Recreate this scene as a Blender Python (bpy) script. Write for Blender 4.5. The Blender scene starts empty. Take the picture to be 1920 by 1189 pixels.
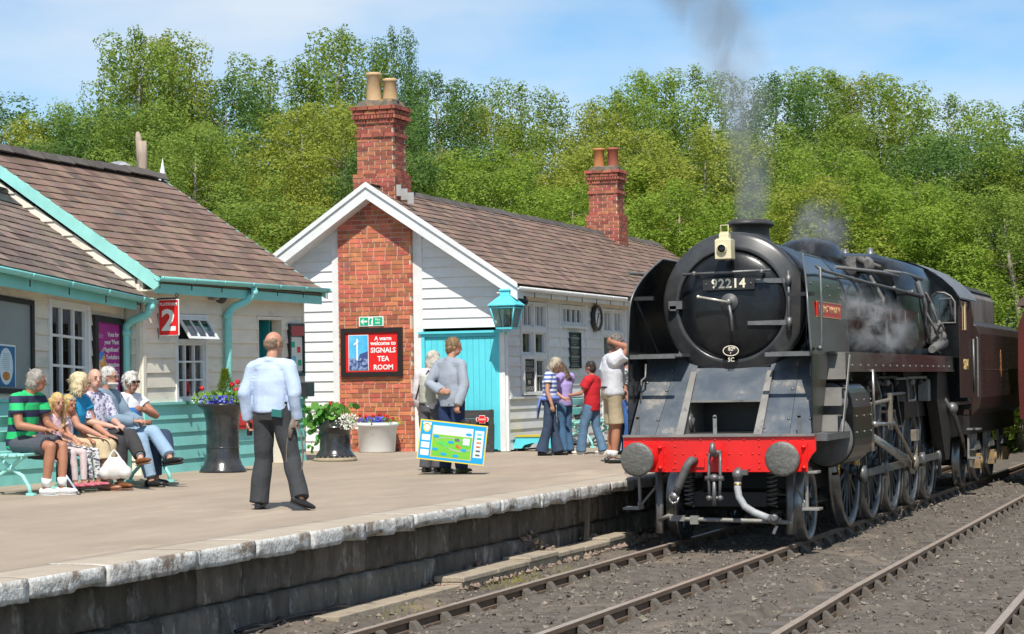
import bpy, bmesh, math, random
from mathutils import Vector as V, Matrix
import numpy as np
rnd = random.Random(7)
R = math.radians
sc = bpy.context.scene
# ------------------------------------------------------------------ camera
f_px = 4025.0
yaw, pitch, roll = -0.3450, 0.0310, -0.0160
F = V((math.sin(yaw)*math.cos(pitch), math.cos(yaw)*math.cos(pitch), math.sin(pitch)))
R0 = V((math.cos(yaw), -math.sin(yaw), 0)); U0 = R0.cross(F)
RR = R0*math.cos(roll)+U0*math.sin(roll); UU = -R0*math.sin(roll)+U0*math.cos(roll)
CAM = V((6.322, -24.239, 1.969))
cd = bpy.data.cameras.new('camera'); cam = bpy.data.objects.new('camera', cd)
sc.collection.objects.link(cam); sc.camera = cam
cd.sensor_width = 36; cd.lens = f_px/1920*36; cd.clip_end = 3000; cd.clip_start = .5
cam.matrix_world = Matrix(((RR.x, UU.x, -F.x, CAM.x), (RR.y, UU.y, -F.y, CAM.y), (RR.z, UU.z, -F.z, CAM.z), (0, 0, 0, 1)))
# ------------------------------------------------------------------ sky, sun, exposure
SUN = V((.19, -.56, .80)).normalized()
w = bpy.data.worlds.new('World'); sc.world = w; w.use_nodes = True
nt = w.node_tree; N = nt.nodes; L = nt.links; N.clear()
wo = N.new('ShaderNodeOutputWorld'); bg = N.new('ShaderNodeBackground'); sky = N.new('ShaderNodeTexSky')
sky.sky_type = 'NISHITA'; sky.sun_disc = False; sky.sun_elevation = math.asin(SUN.z)
sky.sun_rotation = math.atan2(SUN.x, SUN.y); sky.altitude = 800; sky.air_density = .85; sky.dust_density = .15; sky.ozone_density = 3.0
tc = N.new('ShaderNodeTexCoord'); mp = N.new('ShaderNodeMapping'); mp.inputs['Scale'].default_value = (1.0, 1.0, 3.2)
mp.inputs['Location'].default_value = (.2, .2, .1)
cn = N.new('ShaderNodeTexNoise'); cn.inputs['Scale'].default_value = 3.1; cn.inputs['Detail'].default_value = 7; cn.inputs['Roughness'].default_value = .52
cr = N.new('ShaderNodeValToRGB'); cr.color_ramp.elements[0].position = .41; cr.color_ramp.elements[1].position = .66
cr.color_ramp.elements[1].color = (.8, .8, .8, 1)
mx = N.new('ShaderNodeMix'); mx.data_type = 'RGBA'; mx.inputs[7].default_value = (5.2, 5.6, 6.0, 1)
L.new(tc.outputs['Generated'], mp.inputs[0]); L.new(mp.outputs[0], cn.inputs[0]); L.new(cn.outputs[0], cr.inputs[0])
tn = N.new('ShaderNodeMix'); tn.data_type = 'RGBA'; tn.blend_type = 'MULTIPLY'; tn.inputs[0].default_value = 1; tn.inputs[7].default_value = (.70, .90, .93, 1); L.new(sky.outputs[0], tn.inputs[6])
L.new(cr.outputs[0], mx.inputs[0]); L.new(tn.outputs[2], mx.inputs[6]); L.new(mx.outputs[2], bg.inputs[0])
bg.inputs[1].default_value = .098; L.new(bg.outputs[0], wo.inputs[0])
sl = bpy.data.lights.new('sun', 'SUN'); sl.energy = 3.35; sl.angle = R(.5); sl.color = (1, .95, .86)
so = bpy.data.objects.new('sun', sl); sc.collection.objects.link(so); so.rotation_euler = SUN.to_track_quat('Z', 'Y').to_euler()
sc.view_settings.view_transform = 'Standard'; sc.view_settings.look = 'None'; sc.view_settings.gamma = 1
sc.view_settings.exposure = .70
sc.cycles.volume_step_rate = 1.0; sc.cycles.volume_max_steps = 128; sc.cycles.max_bounces = 6; sc.cycles.diffuse_bounces = 3; sc.cycles.glossy_bounces = 3; sc.cycles.transparent_max_bounces = 12
# ------------------------------------------------------------------ materials
MATS = {}
def M(name, c, r=.6, metal=0., c2=None, scale=6., bump=0., bscale=60., island=0., spec=.5, stretch=(1, 1, 1), lo=.35, hi=.7, coat=0., c3=None, s3=1.5, t3=.55, alpha=None, trans=0.):
    if name in MATS: return MATS[name]
    m = bpy.data.materials.new(name); m.use_nodes = True; MATS[name] = m
    n = m.node_tree.nodes; l = m.node_tree.links; p = n['Principled BSDF']
    p.inputs['Roughness'].default_value = r; p.inputs['Metallic'].default_value = metal
    p.inputs['Specular IOR Level'].default_value = spec; p.inputs['Coat Weight'].default_value = coat; p.inputs['Coat Roughness'].default_value = .15
    col = None
    t = n.new('ShaderNodeTexCoord'); oi = n.new('ShaderNodeObjectInfo')
    add = n.new('ShaderNodeVectorMath'); add.operation = 'ADD'
    mul = n.new('ShaderNodeVectorMath'); mul.operation = 'SCALE'; mul.inputs[3].default_value = 37.
    cx = n.new('ShaderNodeCombineXYZ')
    for k in range(3): l.new(oi.outputs['Random'], cx.inputs[k])
    l.new(cx.outputs[0], mul.inputs[0]); l.new(t.outputs['Object'], add.inputs[0]); l.new(mul.outputs[0], add.inputs[1])
    mp = n.new('ShaderNodeMapping'); mp.inputs['Scale'].default_value = stretch; l.new(add.outputs[0], mp.inputs[0])
    def mixn(fac, a, b):
        q = n.new('ShaderNodeMix'); q.data_type = 'RGBA'; l.new(fac, q.inputs[0])
        for s, i in ((a, 6), (b, 7)):
            if isinstance(s, tuple): q.inputs[i].default_value = (*s, 1)
            else: l.new(s, q.inputs[i])
        return q.outputs[2]
    col = tuple(c)
    if c2 is not None:
        no = n.new('ShaderNodeTexNoise'); no.inputs['Scale'].default_value = scale; no.inputs['Detail'].default_value = 6; no.inputs['Roughness'].default_value = .65
        l.new(mp.outputs[0], no.inputs[0]); rp = n.new('ShaderNodeMapRange'); rp.inputs[1].default_value = lo; rp.inputs[2].default_value = hi
        l.new(no.outputs[0], rp.inputs[0]); col = mixn(rp.outputs[0], col, tuple(c2))
    if c3 is not None:
        no = n.new('ShaderNodeTexNoise'); no.inputs['Scale'].default_value = s3; no.inputs['Detail'].default_value = 8; no.inputs['Roughness'].default_value = .7
        l.new(mp.outputs[0], no.inputs[0]); rp = n.new('ShaderNodeMapRange'); rp.inputs[1].default_value = t3; rp.inputs[2].default_value = t3+.11
        l.new(no.outputs[0], rp.inputs[0]); col = mixn(rp.outputs[0], col, tuple(c3))
    if island:
        ge = n.new('ShaderNodeNewGeometry'); ad = n.new('ShaderNodeMath'); ad.operation = 'ADD'; fr = n.new('ShaderNodeMath'); fr.operation = 'FRACT'
        l.new(ge.outputs['Random Per Island'], ad.inputs[0]); l.new(oi.outputs['Random'], ad.inputs[1]); l.new(ad.outputs[0], fr.inputs[0])
        hs = n.new('ShaderNodeHueSaturation'); mr = n.new('ShaderNodeMapRange'); mr.inputs[3].default_value = 1-island; mr.inputs[4].default_value = 1+island
        l.new(fr.outputs[0], mr.inputs[0]); l.new(mr.outputs[0], hs.inputs['Value'])
        f2 = n.new('ShaderNodeMath'); f2.operation = 'MULTIPLY'; f2.inputs[1].default_value = 7.31; f3 = n.new('ShaderNodeMath'); f3.operation = 'FRACT'
        l.new(fr.outputs[0], f2.inputs[0]); l.new(f2.outputs[0], f3.inputs[0])
        m2 = n.new('ShaderNodeMapRange'); m2.inputs[3].default_value = .5-.05*island; m2.inputs[4].default_value = .5+.05*island
        l.new(f3.outputs[0], m2.inputs[0]); l.new(m2.outputs[0], hs.inputs['Hue'])
        if isinstance(col, tuple): hs.inputs['Color'].default_value = (*col, 1)
        else: l.new(col, hs.inputs['Color'])
        col = hs.outputs[0]
    if isinstance(col, tuple): p.inputs['Base Color'].default_value = (*col, 1)
    else: l.new(col, p.inputs['Base Color'])
    if bump:
        nb = n.new('ShaderNodeTexNoise'); nb.inputs['Scale'].default_value = bscale; nb.inputs['Detail'].default_value = 5
        l.new(mp.outputs[0], nb.inputs[0]); b = n.new('ShaderNodeBump'); b.inputs['Strength'].default_value = min(1, bump); b.inputs['Distance'].default_value = .02
        l.new(nb.outputs[0], b.inputs['Height']); l.new(b.outputs[0], p.inputs['Normal'])
        # rough variation
    if trans:
        tr = n.new('ShaderNodeBsdfTranslucent'); ms = n.new('ShaderNodeMixShader'); ms.inputs[0].default_value = trans
        if isinstance(col, tuple): tr.inputs[0].default_value = (*col, 1)
        else: l.new(col, tr.inputs[0])
        l.new(p.outputs[0], ms.inputs[1]); l.new(tr.outputs[0], ms.inputs[2]); l.new(ms.outputs[0], n['Material Output'].inputs[0])
    return m
def glassmat():
    m = bpy.data.materials.new('window_glass'); m.use_nodes = True; n = m.node_tree.nodes; l = m.node_tree.links
    n.remove(n['Principled BSDF']); g = n.new('ShaderNodeBsdfGlossy'); g.inputs['Roughness'].default_value = .03
    t = n.new('ShaderNodeBsdfTransparent'); t.inputs[0].default_value = (.82, .87, .87, 1)
    x = n.new('ShaderNodeMixShader'); fr = n.new('ShaderNodeFresnel'); fr.inputs[0].default_value = 1.6
    ad = n.new('ShaderNodeMath'); ad.operation = 'ADD'; ad.inputs[1].default_value = .14; l.new(fr.outputs[0], ad.inputs[0])
    l.new(ad.outputs[0], x.inputs[0]); l.new(t.outputs[0], x.inputs[1]); l.new(g.outputs[0], x.inputs[2]); l.new(x.outputs[0], n['Material Output'].inputs[0])
    MATS['glass'] = m; return m
GLASS = glassmat()
# ------------------------------------------------------------------ mesh builder
class MB:
    def __init__(s): s.v = []; s.f = []; s.mi = []; s.m = 0; s.sm = []; s.smooth = False
    def _add(s, vs, fs):
        o = len(s.v); s.v += [tuple(a) for a in vs]
        for f in fs: s.f.append([i+o for i in f]); s.mi.append(s.m); s.sm.append(s.smooth)
        return s
    def box(s, c, d, rot=None, taper=None):
        x, y, z = d[0]/2, d[1]/2, d[2]/2; P = [V((a*x, b*y, e*z)) for e in (-1, 1) for b in (-1, 1) for a in (-1, 1)]
        if taper:
            for p in P[4:]: p.x *= taper[0]; p.y *= taper[1]
        if rot is not None: P = [rot @ p for p in P]
        c = V(c); return s._add([p+c for p in P], [(0, 2, 3, 1), (4, 5, 7, 6), (0, 1, 5, 4), (2, 6, 7, 3), (0, 4, 6, 2), (1, 3, 7, 5)])
    def bb(s, x0, x1, y0, y1, z0, z1): return s.box(((x0+x1)/2, (y0+y1)/2, (z0+z1)/2), (abs(x1-x0), abs(y1-y0), abs(z1-z0)))
    def tube(s, pts, r, n=8, caps=True, smooth=True, flat=None, up=None):
        pts = [V(p) for p in pts]; k = len(pts); rs = r if isinstance(r, (list, tuple)) else [r]*k
        vs = []; prev = None
        for i, p in enumerate(pts):
            t = (pts[min(i+1, k-1)]-pts[max(i-1, 0)])
            if t.length < 1e-9: t = V((0, 0, 1))
            t.normalize()
            if prev is None:
                a = V(up) if up is not None else (V((0, 0, 1)) if abs(t.z) < .9 else V((0, 1, 0)))
            else: a = prev
            a = (a-t*a.dot(t))
            if a.length < 1e-6: a = t.orthogonal()
            a.normalize(); prev = a; b = t.cross(a)
            rr = rs[i]; ra, rb = rr if isinstance(rr, (tuple, list)) else (rr, rr)
            for j in range(n):
                an = 2*math.pi*j/n; vs.append(p+a*(ra*math.cos(an))+b*(rb*math.sin(an)))
        fs = [(i*n+j, i*n+(j+1) % n, (i+1)*n+(j+1) % n, (i+1)*n+j) for i in range(k-1) for j in range(n)]
        o = s.smooth; s.smooth = smooth; s._add(vs, fs); s.smooth = o
        if caps:
            base = len(s.v)-len(vs); s.f.append([base+j for j in reversed(range(n))]); s.mi.append(s.m); s.sm.append(False)
            s.f.append([base+(k-1)*n+j for j in range(n)]); s.mi.append(s.m); s.sm.append(False)
        return s
    def lathe(s, prof, c=(0, 0, 0), axis=(0, 0, 1), n=24, smooth=True, caps=True):
        ax = V(axis).normalized(); a = ax.orthogonal().normalized(); b = ax.cross(a); c = V(c)
        vs = [c+ax*h+(a*math.cos(2*math.pi*j/n)+b*math.sin(2*math.pi*j/n))*r for r, h in prof for j in range(n)]
        k = len(prof); fs = [(i*n+j, i*n+(j+1) % n, (i+1)*n+(j+1) % n, (i+1)*n+j) for i in range(k-1) for j in range(n)]
        base = len(s.v); o = s.smooth; s.smooth = smooth; s._add(vs, fs); s.smooth = o
        if caps:
            if prof[0][0] > 1e-5: s.f.append([base+j for j in reversed(range(n))]); s.mi.append(s.m); s.sm.append(False)
            if prof[-1][0] > 1e-5: s.f.append([base+(k-1)*n+j for j in range(n)]); s.mi.append(s.m); s.sm.append(False)
        return s
    def prism(s, poly, fn0, fn1):  # poly of 2d points; fn maps (u,v)->3d for both faces
        k = len(poly); a = [fn0(*p) for p in poly]; b = [fn1(*p) for p in poly]
        return s._add(a+b, [list(range(k))[::-1], list(range(k, 2*k))]+[(i, (i+1) % k, k+(i+1) % k, k+i) for i in range(k)])
    def px(s, poly, x0, x1): return s.prism(poly, lambda y, z: V((x0, y, z)), lambda y, z: V((x1, y, z)))
    def py(s, poly, y0, y1): return s.prism(poly, lambda x, z: V((x, y0, z)), lambda x, z: V((x, y1, z)))
    def pz(s, poly, z0, z1): return s.prism(poly, lambda x, y: V((x, y, z0)), lambda x, y: V((x, y, z1)))
    def ball(s, c, r, n=10, m=7):
        r = (r, r, r) if not isinstance(r, (tuple, list)) else r; c = V(c)
        prof = [(max(1e-4, math.sin(math.pi*i/m)), -math.cos(math.pi*i/m)) for i in range(m+1)]
        vs = [c+V((q*math.cos(2*math.pi*j/n)*r[0], q*math.sin(2*math.pi*j/n)*r[1], h*r[2])) for q, h in prof for j in range(n)]
        fs = [(i*n+j, i*n+(j+1) % n, (i+1)*n+(j+1) % n, (i+1)*n+j) for i in range(m) for j in range(n)]
        o = s.smooth; s.smooth = True; s._add(vs, fs); s.smooth = o; return s
    def quad(s, a, b, c, d): return s._add([a, b, c, d], [(0, 1, 2, 3)])
    def mesh(s, name, mats, fix=True):
        me = bpy.data.meshes.new(name); me.from_pydata(s.v, [], s.f)
        if not isinstance(mats, (list, tuple)): mats = [mats]
        for m in mats: me.materials.append(m)
        if len(mats) > 1: me.polygons.foreach_set('material_index', s.mi)
        me.polygons.foreach_set('use_smooth', s.sm)
        if fix:
            bm = bmesh.new(); bm.from_mesh(me); bmesh.ops.recalc_face_normals(bm, faces=bm.faces); bm.to_mesh(me); bm.free()
        me.update(); return me
    def build(s, name, mats, parent=None, fix=True, **k):
        o = link(name, s.mesh(name, mats, fix), parent); tag(o, **k); return o
def link(name, me, parent=None, loc=None):
    o = bpy.data.objects.new(name, me); sc.collection.objects.link(o)
    if parent is not None: o.parent = parent
    if loc is not None: o.location = loc
    return o
def tag(o, label=None, cat=None, group=None, kind=None):
    if label: o['label'] = label
    if cat: o['category'] = cat
    if group: o['group'] = group
    if kind: o['kind'] = kind
    return o
def empty(name, loc, label=None, cat=None, group=None, rz=0):
    o = link(name, None, None, loc); o.rotation_euler.z = rz; return tag(o, label, cat, group)
REBASE = []
def wempty(name, base, label=None, cat=None, group=None):     # children are built in world coordinates, re-based at the end
    o = empty(name, (0, 0, 0), label, cat, group); REBASE.append((o, V(base))); return o
def rebase_all():
    for o, b in REBASE:
        o.location = b
        for c in o.children: c.location = V(c.location)-b
    REBASE.clear()
def copy_tree(o, parent=None):
    c = o.copy(); sc.collection.objects.link(c); c.parent = parent
    for ch in list(o.children): copy_tree(ch, c)
    return c
def bevel(o, wd=.01, seg=2):
    m = o.modifiers.new('bevel', 'BEVEL'); m.width = wd; m.segments = seg; m.limit_method = 'ANGLE'; m.angle_limit = R(40); return o
WORK = bpy.data.scenes.new('work')       # scratch scene for evaluating modifiers and text
def evaluated_mesh(o):
    WORK.collection.objects.link(o); vl = WORK.view_layers[0]; vl.update(); me = bpy.data.meshes.new_from_object(o.evaluated_get(vl.depsgraph)); bpy.data.objects.remove(o); return me
def text(s, size, ext=.003, align='CENTER', bold=0.0, sp=1.0):
    cu = bpy.data.curves.new('txt', 'FONT'); cu.body = s; cu.size = size; cu.extrude = ext; cu.align_x = align; cu.align_y = 'CENTER'
    cu.offset = bold; cu.space_character = sp; cu.resolution_u = 2
    me = evaluated_mesh(bpy.data.objects.new('txt', cu)); bpy.data.curves.remove(cu); return me
def put_text(s, size, pos, xdir, zdir, m, parent, name='lettering', ext=.003, bold=0., align='CENTER', sx=1., sp=1.):
    me = text(s, size, ext, align, bold, sp); x = V(xdir).normalized()*sx; y = V(zdir).normalized(); z = x.normalized().cross(y)
    mt = Matrix(((x.x, y.x, z.x, pos[0]), (x.y, y.y, z.y, pos[1]), (x.z, y.z, z.z, pos[2]), (0, 0, 0, 1)))
    me.transform(mt); me.materials.clear(); me.materials.append(m); o = link(name, me, parent); return o
def rotz(a): return Matrix.Rotation(a, 3, 'Z')
def gz(x, y=0): return .742 + .01*(-1.48-x) if x < -1.48 else .742     # platform surface
# shared paints
WHITE = M('white_paint', (.77, .785, .78), .5, c2=(.67, .685, .68), scale=3, island=.06, bump=.15, bscale=25, stretch=(1, 1, 3), c3=(.66, .68, .66), s3=1.2)
CREAM = M('cream_boards', (.80, .74, .62), .55, c2=(.70, .65, .54), scale=2.5, island=.07, bump=.15, bscale=25, stretch=(1, 1, 3), c3=(.60, .57, .50), s3=1.1)
TRIMW = M('trim_white', (.80, .81, .80), .45, c2=(.68, .69, .68), scale=5, bump=.08)
TEAL = M('teal_paint', (.27, .70, .66), .45, c2=(.22, .61, .57), scale=3, bump=.1, bscale=30, island=.06, c3=(.26, .70, .66), s3=2)
TEALB = M('bright_teal_paint', (.12, .68, .77), .45, c2=(.10, .60, .70), scale=2.5, bump=.06)
PALET = M('pale_teal_paint', (.34, .74, .68), .42, c2=(.28, .63, .58), scale=4, bump=.08)
BLACK = M('black_paint', (.018, .018, .02), .35, c2=(.03, .03, .03), scale=8)
IRON = M('dark_iron', (.03, .03, .032), .5, c2=(.05, .045, .04), scale=12, bump=.2)
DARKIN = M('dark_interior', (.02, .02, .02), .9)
# ================================================================== ground, tracks, platform
from mathutils import noise as NZ
def fbm(x, y, z=0., o=4): return NZ.fractal(V((x, y, z)), 1.0, 2.0, o)
ASH = M('ash_ballast', (.165, .138, .110), .95, c2=(.080, .068, .056), scale=5, bump=1., bscale=70, c3=(.24, .190, .140), s3=.9)
g = MB(); g.quad((-900, -300, -.30), (900, -300, -.30), (900, 1500, -.30), (-900, 1500, -.30))
g.build('ground', M('grassy_ground', (.07, .09, .03), .95, c2=(.10, .09, .05), scale=.4, bump=.5, bscale=5), kind='structure')
def r3x(y): return 2.44-.013*(y+4) if y > -4 else 2.44-.03*(y+4)
def r4x(y): return r3x(y)+1.60
def hgt(x, y):
    h = -.10+.035*fbm(x*.9, y*.9)+.022*fbm(x*5, y*5)+.014*fbm(x*13, y*13)
    for rx, d in ((-.7525, .10), (.7525, .14), (r3x(y), .15), (r4x(y), .14)):
        t = abs(x-rx)
        if t < d: h = min(h, -.135-.02*(1-t/d))
    if r3x(y)-.62 < x < r3x(y)-.08: h = min(h, -.165+.04*fbm(x*2, y*2))
    if x < -1.0: h += .06*min(1, (-1.0-x)/.7)
    return h
xs = np.concatenate([np.arange(-2.3, 5.6, .065), np.arange(5.6, 14, .5)]); ys = np.concatenate([np.arange(-13, 4, .075), np.arange(4, 16, .14), np.arange(16, 60, .7)])
b = MB(); b.smooth = True; nx = len(xs)
vs = [(x, y, hgt(float(x), float(y)) if x < 5.6 else -.1) for y in ys for x in xs]
b._add(vs, [(j*nx+i, j*nx+i+1, (j+1)*nx+i+1, (j+1)*nx+i) for j in range(len(ys)-1) for i in range(nx-1)])
b.build('ash_bed', ASH, fix=False, kind='structure')
# loose stones
rs = random.Random(3)
OCT = [(1, 0, 0), (-1, 0, 0), (0, 1, 0), (0, -1, 0), (0, 0, 1), (0, 0, -1)]; OF = [(0, 2, 4), (2, 1, 4), (1, 3, 4), (3, 0, 4), (2, 0, 5), (1, 2, 5), (3, 1, 5), (0, 3, 5)]
def stone(mb, p, s, rr):
    m = Matrix.Rotation(rr.uniform(0, 6.3), 3, V((rr.gauss(0, 1)+.01, rr.gauss(0, 1), rr.gauss(0, 1))).normalized())
    mb._add([V(p)+m @ V((a[0]*s*rr.uniform(.6, 1.2), a[1]*s*rr.uniform(.6, 1.2), a[2]*s*rr.uniform(.45, .9))) for a in OCT], OF)
b = MB()
for _ in range(24000):
    y = -12.5+34*rs.random()**1.7; x = rs.uniform(-1.7, 5.5)
    if min(abs(x+.7525), abs(x-.7525), abs(x-r3x(y)), abs(x-r4x(y))) < .06: continue
    s = rs.uniform(.006, .02) if rs.random() < .82 else rs.uniform(.02, .042)
    stone(b, (x, y, hgt(x, y)+s*.25), s, rs)
b.build('loose_ballast', M('ballast_stone', (.20, .168, .135), .9, island=.55, c2=(.11, .095, .08), scale=20), fix=False, kind='stuff', label='loose grey clinker and ballast stones scattered between the rails')
# rails
RAILTOP = M('rail_head', (.50, .41, .33), .42, .3, c2=(.36, .27, .20), scale=9, stretch=(3, .4, 1))
RUST = M('rail_rust', (.11, .075, .052), .8, c2=(.17, .11, .07), scale=9, bump=.3)
PRF = [(-.035, 0), (.035, 0), (.036, -.04), (.012, -.052), (.012, -.10), (.032, -.112), (.032, -.145), (-.032, -.145), (-.032, -.112), (-.012, -.10), (-.012, -.052), (-.036, -.04)]
def rail(fx, y0, y1, st, parent):
    b = MB(); yy = list(np.arange(y0, y1+.01, st)); n = len(PRF)
    vs = [(fx(y)+p[0], y, p[1]) for y in yy for p in PRF]
    for i in range(len(yy)-1):
        for j in range(n):
            b.m = 0 if j == 0 else 1
            b.f.append([i*n+j, i*n+(j+1) % n, (i+1)*n+(j+1) % n, (i+1)*n+j]); b.mi.append(b.m); b.sm.append(False)
    b.v = [tuple(v) for v in vs]; b.f += [list(range(n)), list(range((len(yy)-1)*n, len(yy)*n))]; b.mi += [1, 1]; b.sm += [False]*2
    return b.build('rail', [RAILTOP, RUST], parent)
cb = MB(); cb.box((0, 0, -.145), (.34, .19, .03))
for s in (1, -1):
    P = [(.036, -.02), (.07, -.035), (.15, -.115), (.15, -.135), (.036, -.135)]
    cb.prism([(s*x, z) for x, z in P], lambda u, v: V((u, -.075, v)), lambda u, v: V((u, .075, v)))
    cb.tube([(s*.03, -.05, -.07), (s*.03, .05, -.07)], .022, 6)
chair_me = cb.mesh('rail_chair', M('chair_iron', (.095, .083, .072), .85, c2=(.17, .14, .11), scale=15, bump=.4))
slb = MB(); slb.box((0, 0, -.195), (2.55, .25, .1)); sleeper_me = slb.mesh('sleeper', M('old_timber', (.17, .15, .13), .9, c2=(.10, .085, .075), scale=5, stretch=(.3, 4, 1), bump=.5, bscale=25))
for nm, fa, fb, lab in (('railway_track', lambda y: -.7525, lambda y: .7525, 'railway track carrying the black steam locomotive alongside the platform'), ('railway_track', r3x, r4x, 'empty rusty railway track curving along the right edge of the picture')):
    t = empty(nm, (0, 0, 0), lab, 'track', 'running lines through the station')
    rail(fa, -13, 60, .8, t); rail(fb, -13, 60, .8, t)
    for k in range(46):
        y = -11.6+.72*k
        for fx in (fa, fb):
            if k < 40: o = link('rail_chair', chair_me, t, (fx(y), y, -.012)); o.scale = (.84, .9, .96); o.rotation_euler.z = rs.uniform(-.06, .06)
        o = link('sleeper', sleeper_me, t, ((fa(y)+fb(y))/2, y, rs.uniform(-.01, .012) if fa is r3x else -.03))
# ------------------------------------------------------------------ platform
PL = MB(); PL.quad((-1.93, -60, gz(-1.93)), (-1.93, 90, gz(-1.93)), (-30, 90, gz(-30)), (-30, -60, gz(-30)))
ASPH = M('worn_tarmac', (.40, .318, .240), .92, c2=(.300, .240, .182), scale=.9, bump=.35, bscale=110, c3=(.46, .375, .29), s3=.6, stretch=(1.6, .5, 1))
platform = PL.build('platform', ASPH, fix=False, kind='structure')
COPT = M('coping_top', (.46, .39, .305), .85, c2=(.37, .305, .235), scale=3, bump=.4, bscale=40)
COPF = M('coping_face', (.66, .65, .62), .85, c2=(.45, .43, .40), scale=11, bump=.6, bscale=34, c3=(.20, .155, .12), s3=3.8, t3=.51, lo=.42, hi=.62)
rc = random.Random(11)
def rock_box(x0, x1, y0, y1, z0, z1, nx, ny, nz, amp, seed, fix_top=True, chip=0.):
    bm = bmesh.new(); idx = {}
    def vert(i, j, k):
        if (i, j, k) in idx: return idx[i, j, k]
        p = V((x0+(x1-x0)*i/nx, y0+(y1-y0)*j/ny, z0+(z1-z0)*k/nz))
        d = V((fbm(p.y*5+seed, p.z*6, 1), 0, fbm(p.x*4+9+seed, p.y*4, 2)))*amp
        if fix_top and k == nz: d.z *= .15
        if chip and k == 0 and i == nx: d += V((-1, 0, .9))*chip*max(0, fbm(p.y*2.3+seed*3, 4.4)+.1)
        if i == nx and k == nz: d += V((-.012, 0, -.006))
        idx[i, j, k] = bm.verts.new(p+d); return idx[i, j, k]
    def fc(q, m):
        try: f = bm.faces.new([vert(*t) for t in q]); f.material_index = m; f.smooth = True
        except ValueError: pass
    for i in range(nx):
        for j in range(ny): fc([(i, j, nz), (i+1, j, nz), (i+1, j+1, nz), (i, j+1, nz)], 0); fc([(i, j, 0), (i, j+1, 0), (i+1, j+1, 0), (i+1, j, 0)], 1)
    for j in range(ny):
        for k in range(nz): fc([(nx, j, k), (nx, j+1, k), (nx, j+1, k+1), (nx, j, k+1)], 1); fc([(0, j, k), (0, j, k+1), (0, j+1, k+1), (0, j+1, k)], 1)
    for i in range(nx):
        for k in range(nz): fc([(i, 0, k), (i+1, 0, k), (i+1, 0, k+1), (i, 0, k+1)], 1); fc([(i, ny, k), (i, ny, k+1), (i+1, ny, k+1), (i+1, ny, k)], 1)
    me = bpy.data.meshes.new('stone'); bm.to_mesh(me); bm.free(); return me
y = -15.5; k = 0
while y < 14:
    ln = rc.uniform(.95, 1.35); me = rock_box(-1.97, -1.475+rc.uniform(-.012, .012), y+.003, y+ln-.003, .742-.15+rc.uniform(-.006, .006), .748+rc.uniform(-.003, .003), 4, 16, 4, .004, k*7.3, chip=.10)
    me.materials.append(COPT); me.materials.append(COPF); link('coping_stone', me, platform); y += ln; k += 1
STONE = M('sooty_stone', (.185, .160, .136), .92, c2=(.080, .069, .060), scale=4.5, bump=1., bscale=22, island=.30, c3=(.34, .32, .295), s3=4.2, stretch=(1, 1.2, .6))
zc = [.575, .24, -.10, -.40]
for ci in range(3):
    y = -15.5+rc.uniform(0, .6)
    while y < 12:
        ln = rc.uniform(.75, 1.35); p = rc.uniform(-.012, .012)
        me = rock_box(-2.3, -1.80+p+ci*.02, y+.004, y+ln-.004, zc[ci+1]+.011, zc[ci]-.011, 1, 10, 5, .020, k*3.1, fix_top=False); k += 1
        me.materials.append(STONE); me.materials.append(STONE); link('wall_block', me, platform); y += ln
b = MB(); b.bb(-2.28, -1.88, -16, 90, -.45, .57); b.build('wall_core', STONE, platform)
# rubble, concrete trough, post and cable at the foot of the wall
b = MB(); rr = random.Random(5)
for _ in range(900):
    y = rr.uniform(-4.5, 2.6); t = rr.random(); amp = .30*max(0, .45+fbm(y*1.1, 3.3))*(1 if y > -1.5 else .5)
    x = -1.78+.42*t; stone(b, (x, y, -.05+amp*(1-t)*1.1*rr.uniform(.3, 1)), rr.uniform(.02, .065), rr)
b.build('rubble', M('brown_rubble', (.30, .22, .165), .95, island=.4, c2=(.20, .15, .115), scale=14, bump=.6, bscale=40), kind='stuff', label='crumbled brown stone rubble heaped along the foot of the platform wall', fix=False)
CONC = M('sandy_concrete', (.40, .335, .25), .92, c2=(.30, .25, .19), scale=5, bump=.5, bscale=45, c3=(.22, .18, .14), s3=2.5)
t = empty('cable_trough', (-1.52, -3, 0), 'sandy concrete cable trough lying between the platform wall and the near rail', 'trough')
y = -7.3; i = 0
while y < .9:
    ln = .98; dz = -.03 if y < -5 else .02*math.sin(y*2); dx = rr.uniform(-.012, .012)
    q = MB(); q.bb(-.15+dx, .13+dx, y+3+.005, y+3+ln-.005, -.22, .015+dz); o = bevel(q.build('trough_section', CONC, t), .008)
    if y > -4.9:
        q = MB(); q.bb(-.17+dx, .155+dx, y+3+.008, y+3+ln-.008, .018+dz, .075+dz); bevel(q.build('trough_lid', CONC, t), .012)
    y += ln; i += 1
b = MB(); b.box((0, 0, .33), (.05, .09, .86), Matrix.Rotation(-.09, 3, 'X') @ Matrix.Rotation(.06, 3, 'Y'), (.6, .5))
o = b.build('wooden_post', M('grey_wood', (.25, .2, .16), .9, c2=(.16, .13, .1), scale=9, stretch=(4, 4, .5), bump=.4)); o.location = (-1.66, .55, -.05)
tag(o, 'weathered broken wooden post leaning against the platform wall', 'post')
b = MB(); b.tube([(-1.72+.1*math.sin(i*.9), -8.6+i*.22, .0+.03*math.sin(i*1.7)) for i in range(10)], .016, 8)
b.tube([(-1.64+.06*math.sin(i*.7+1), -8.7+i*.2, .01) for i in range(9)], .014, 8)
b.build('cable', BLACK, label='black cable lying loose at the foot of the platform wall', cat='cable')
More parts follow.
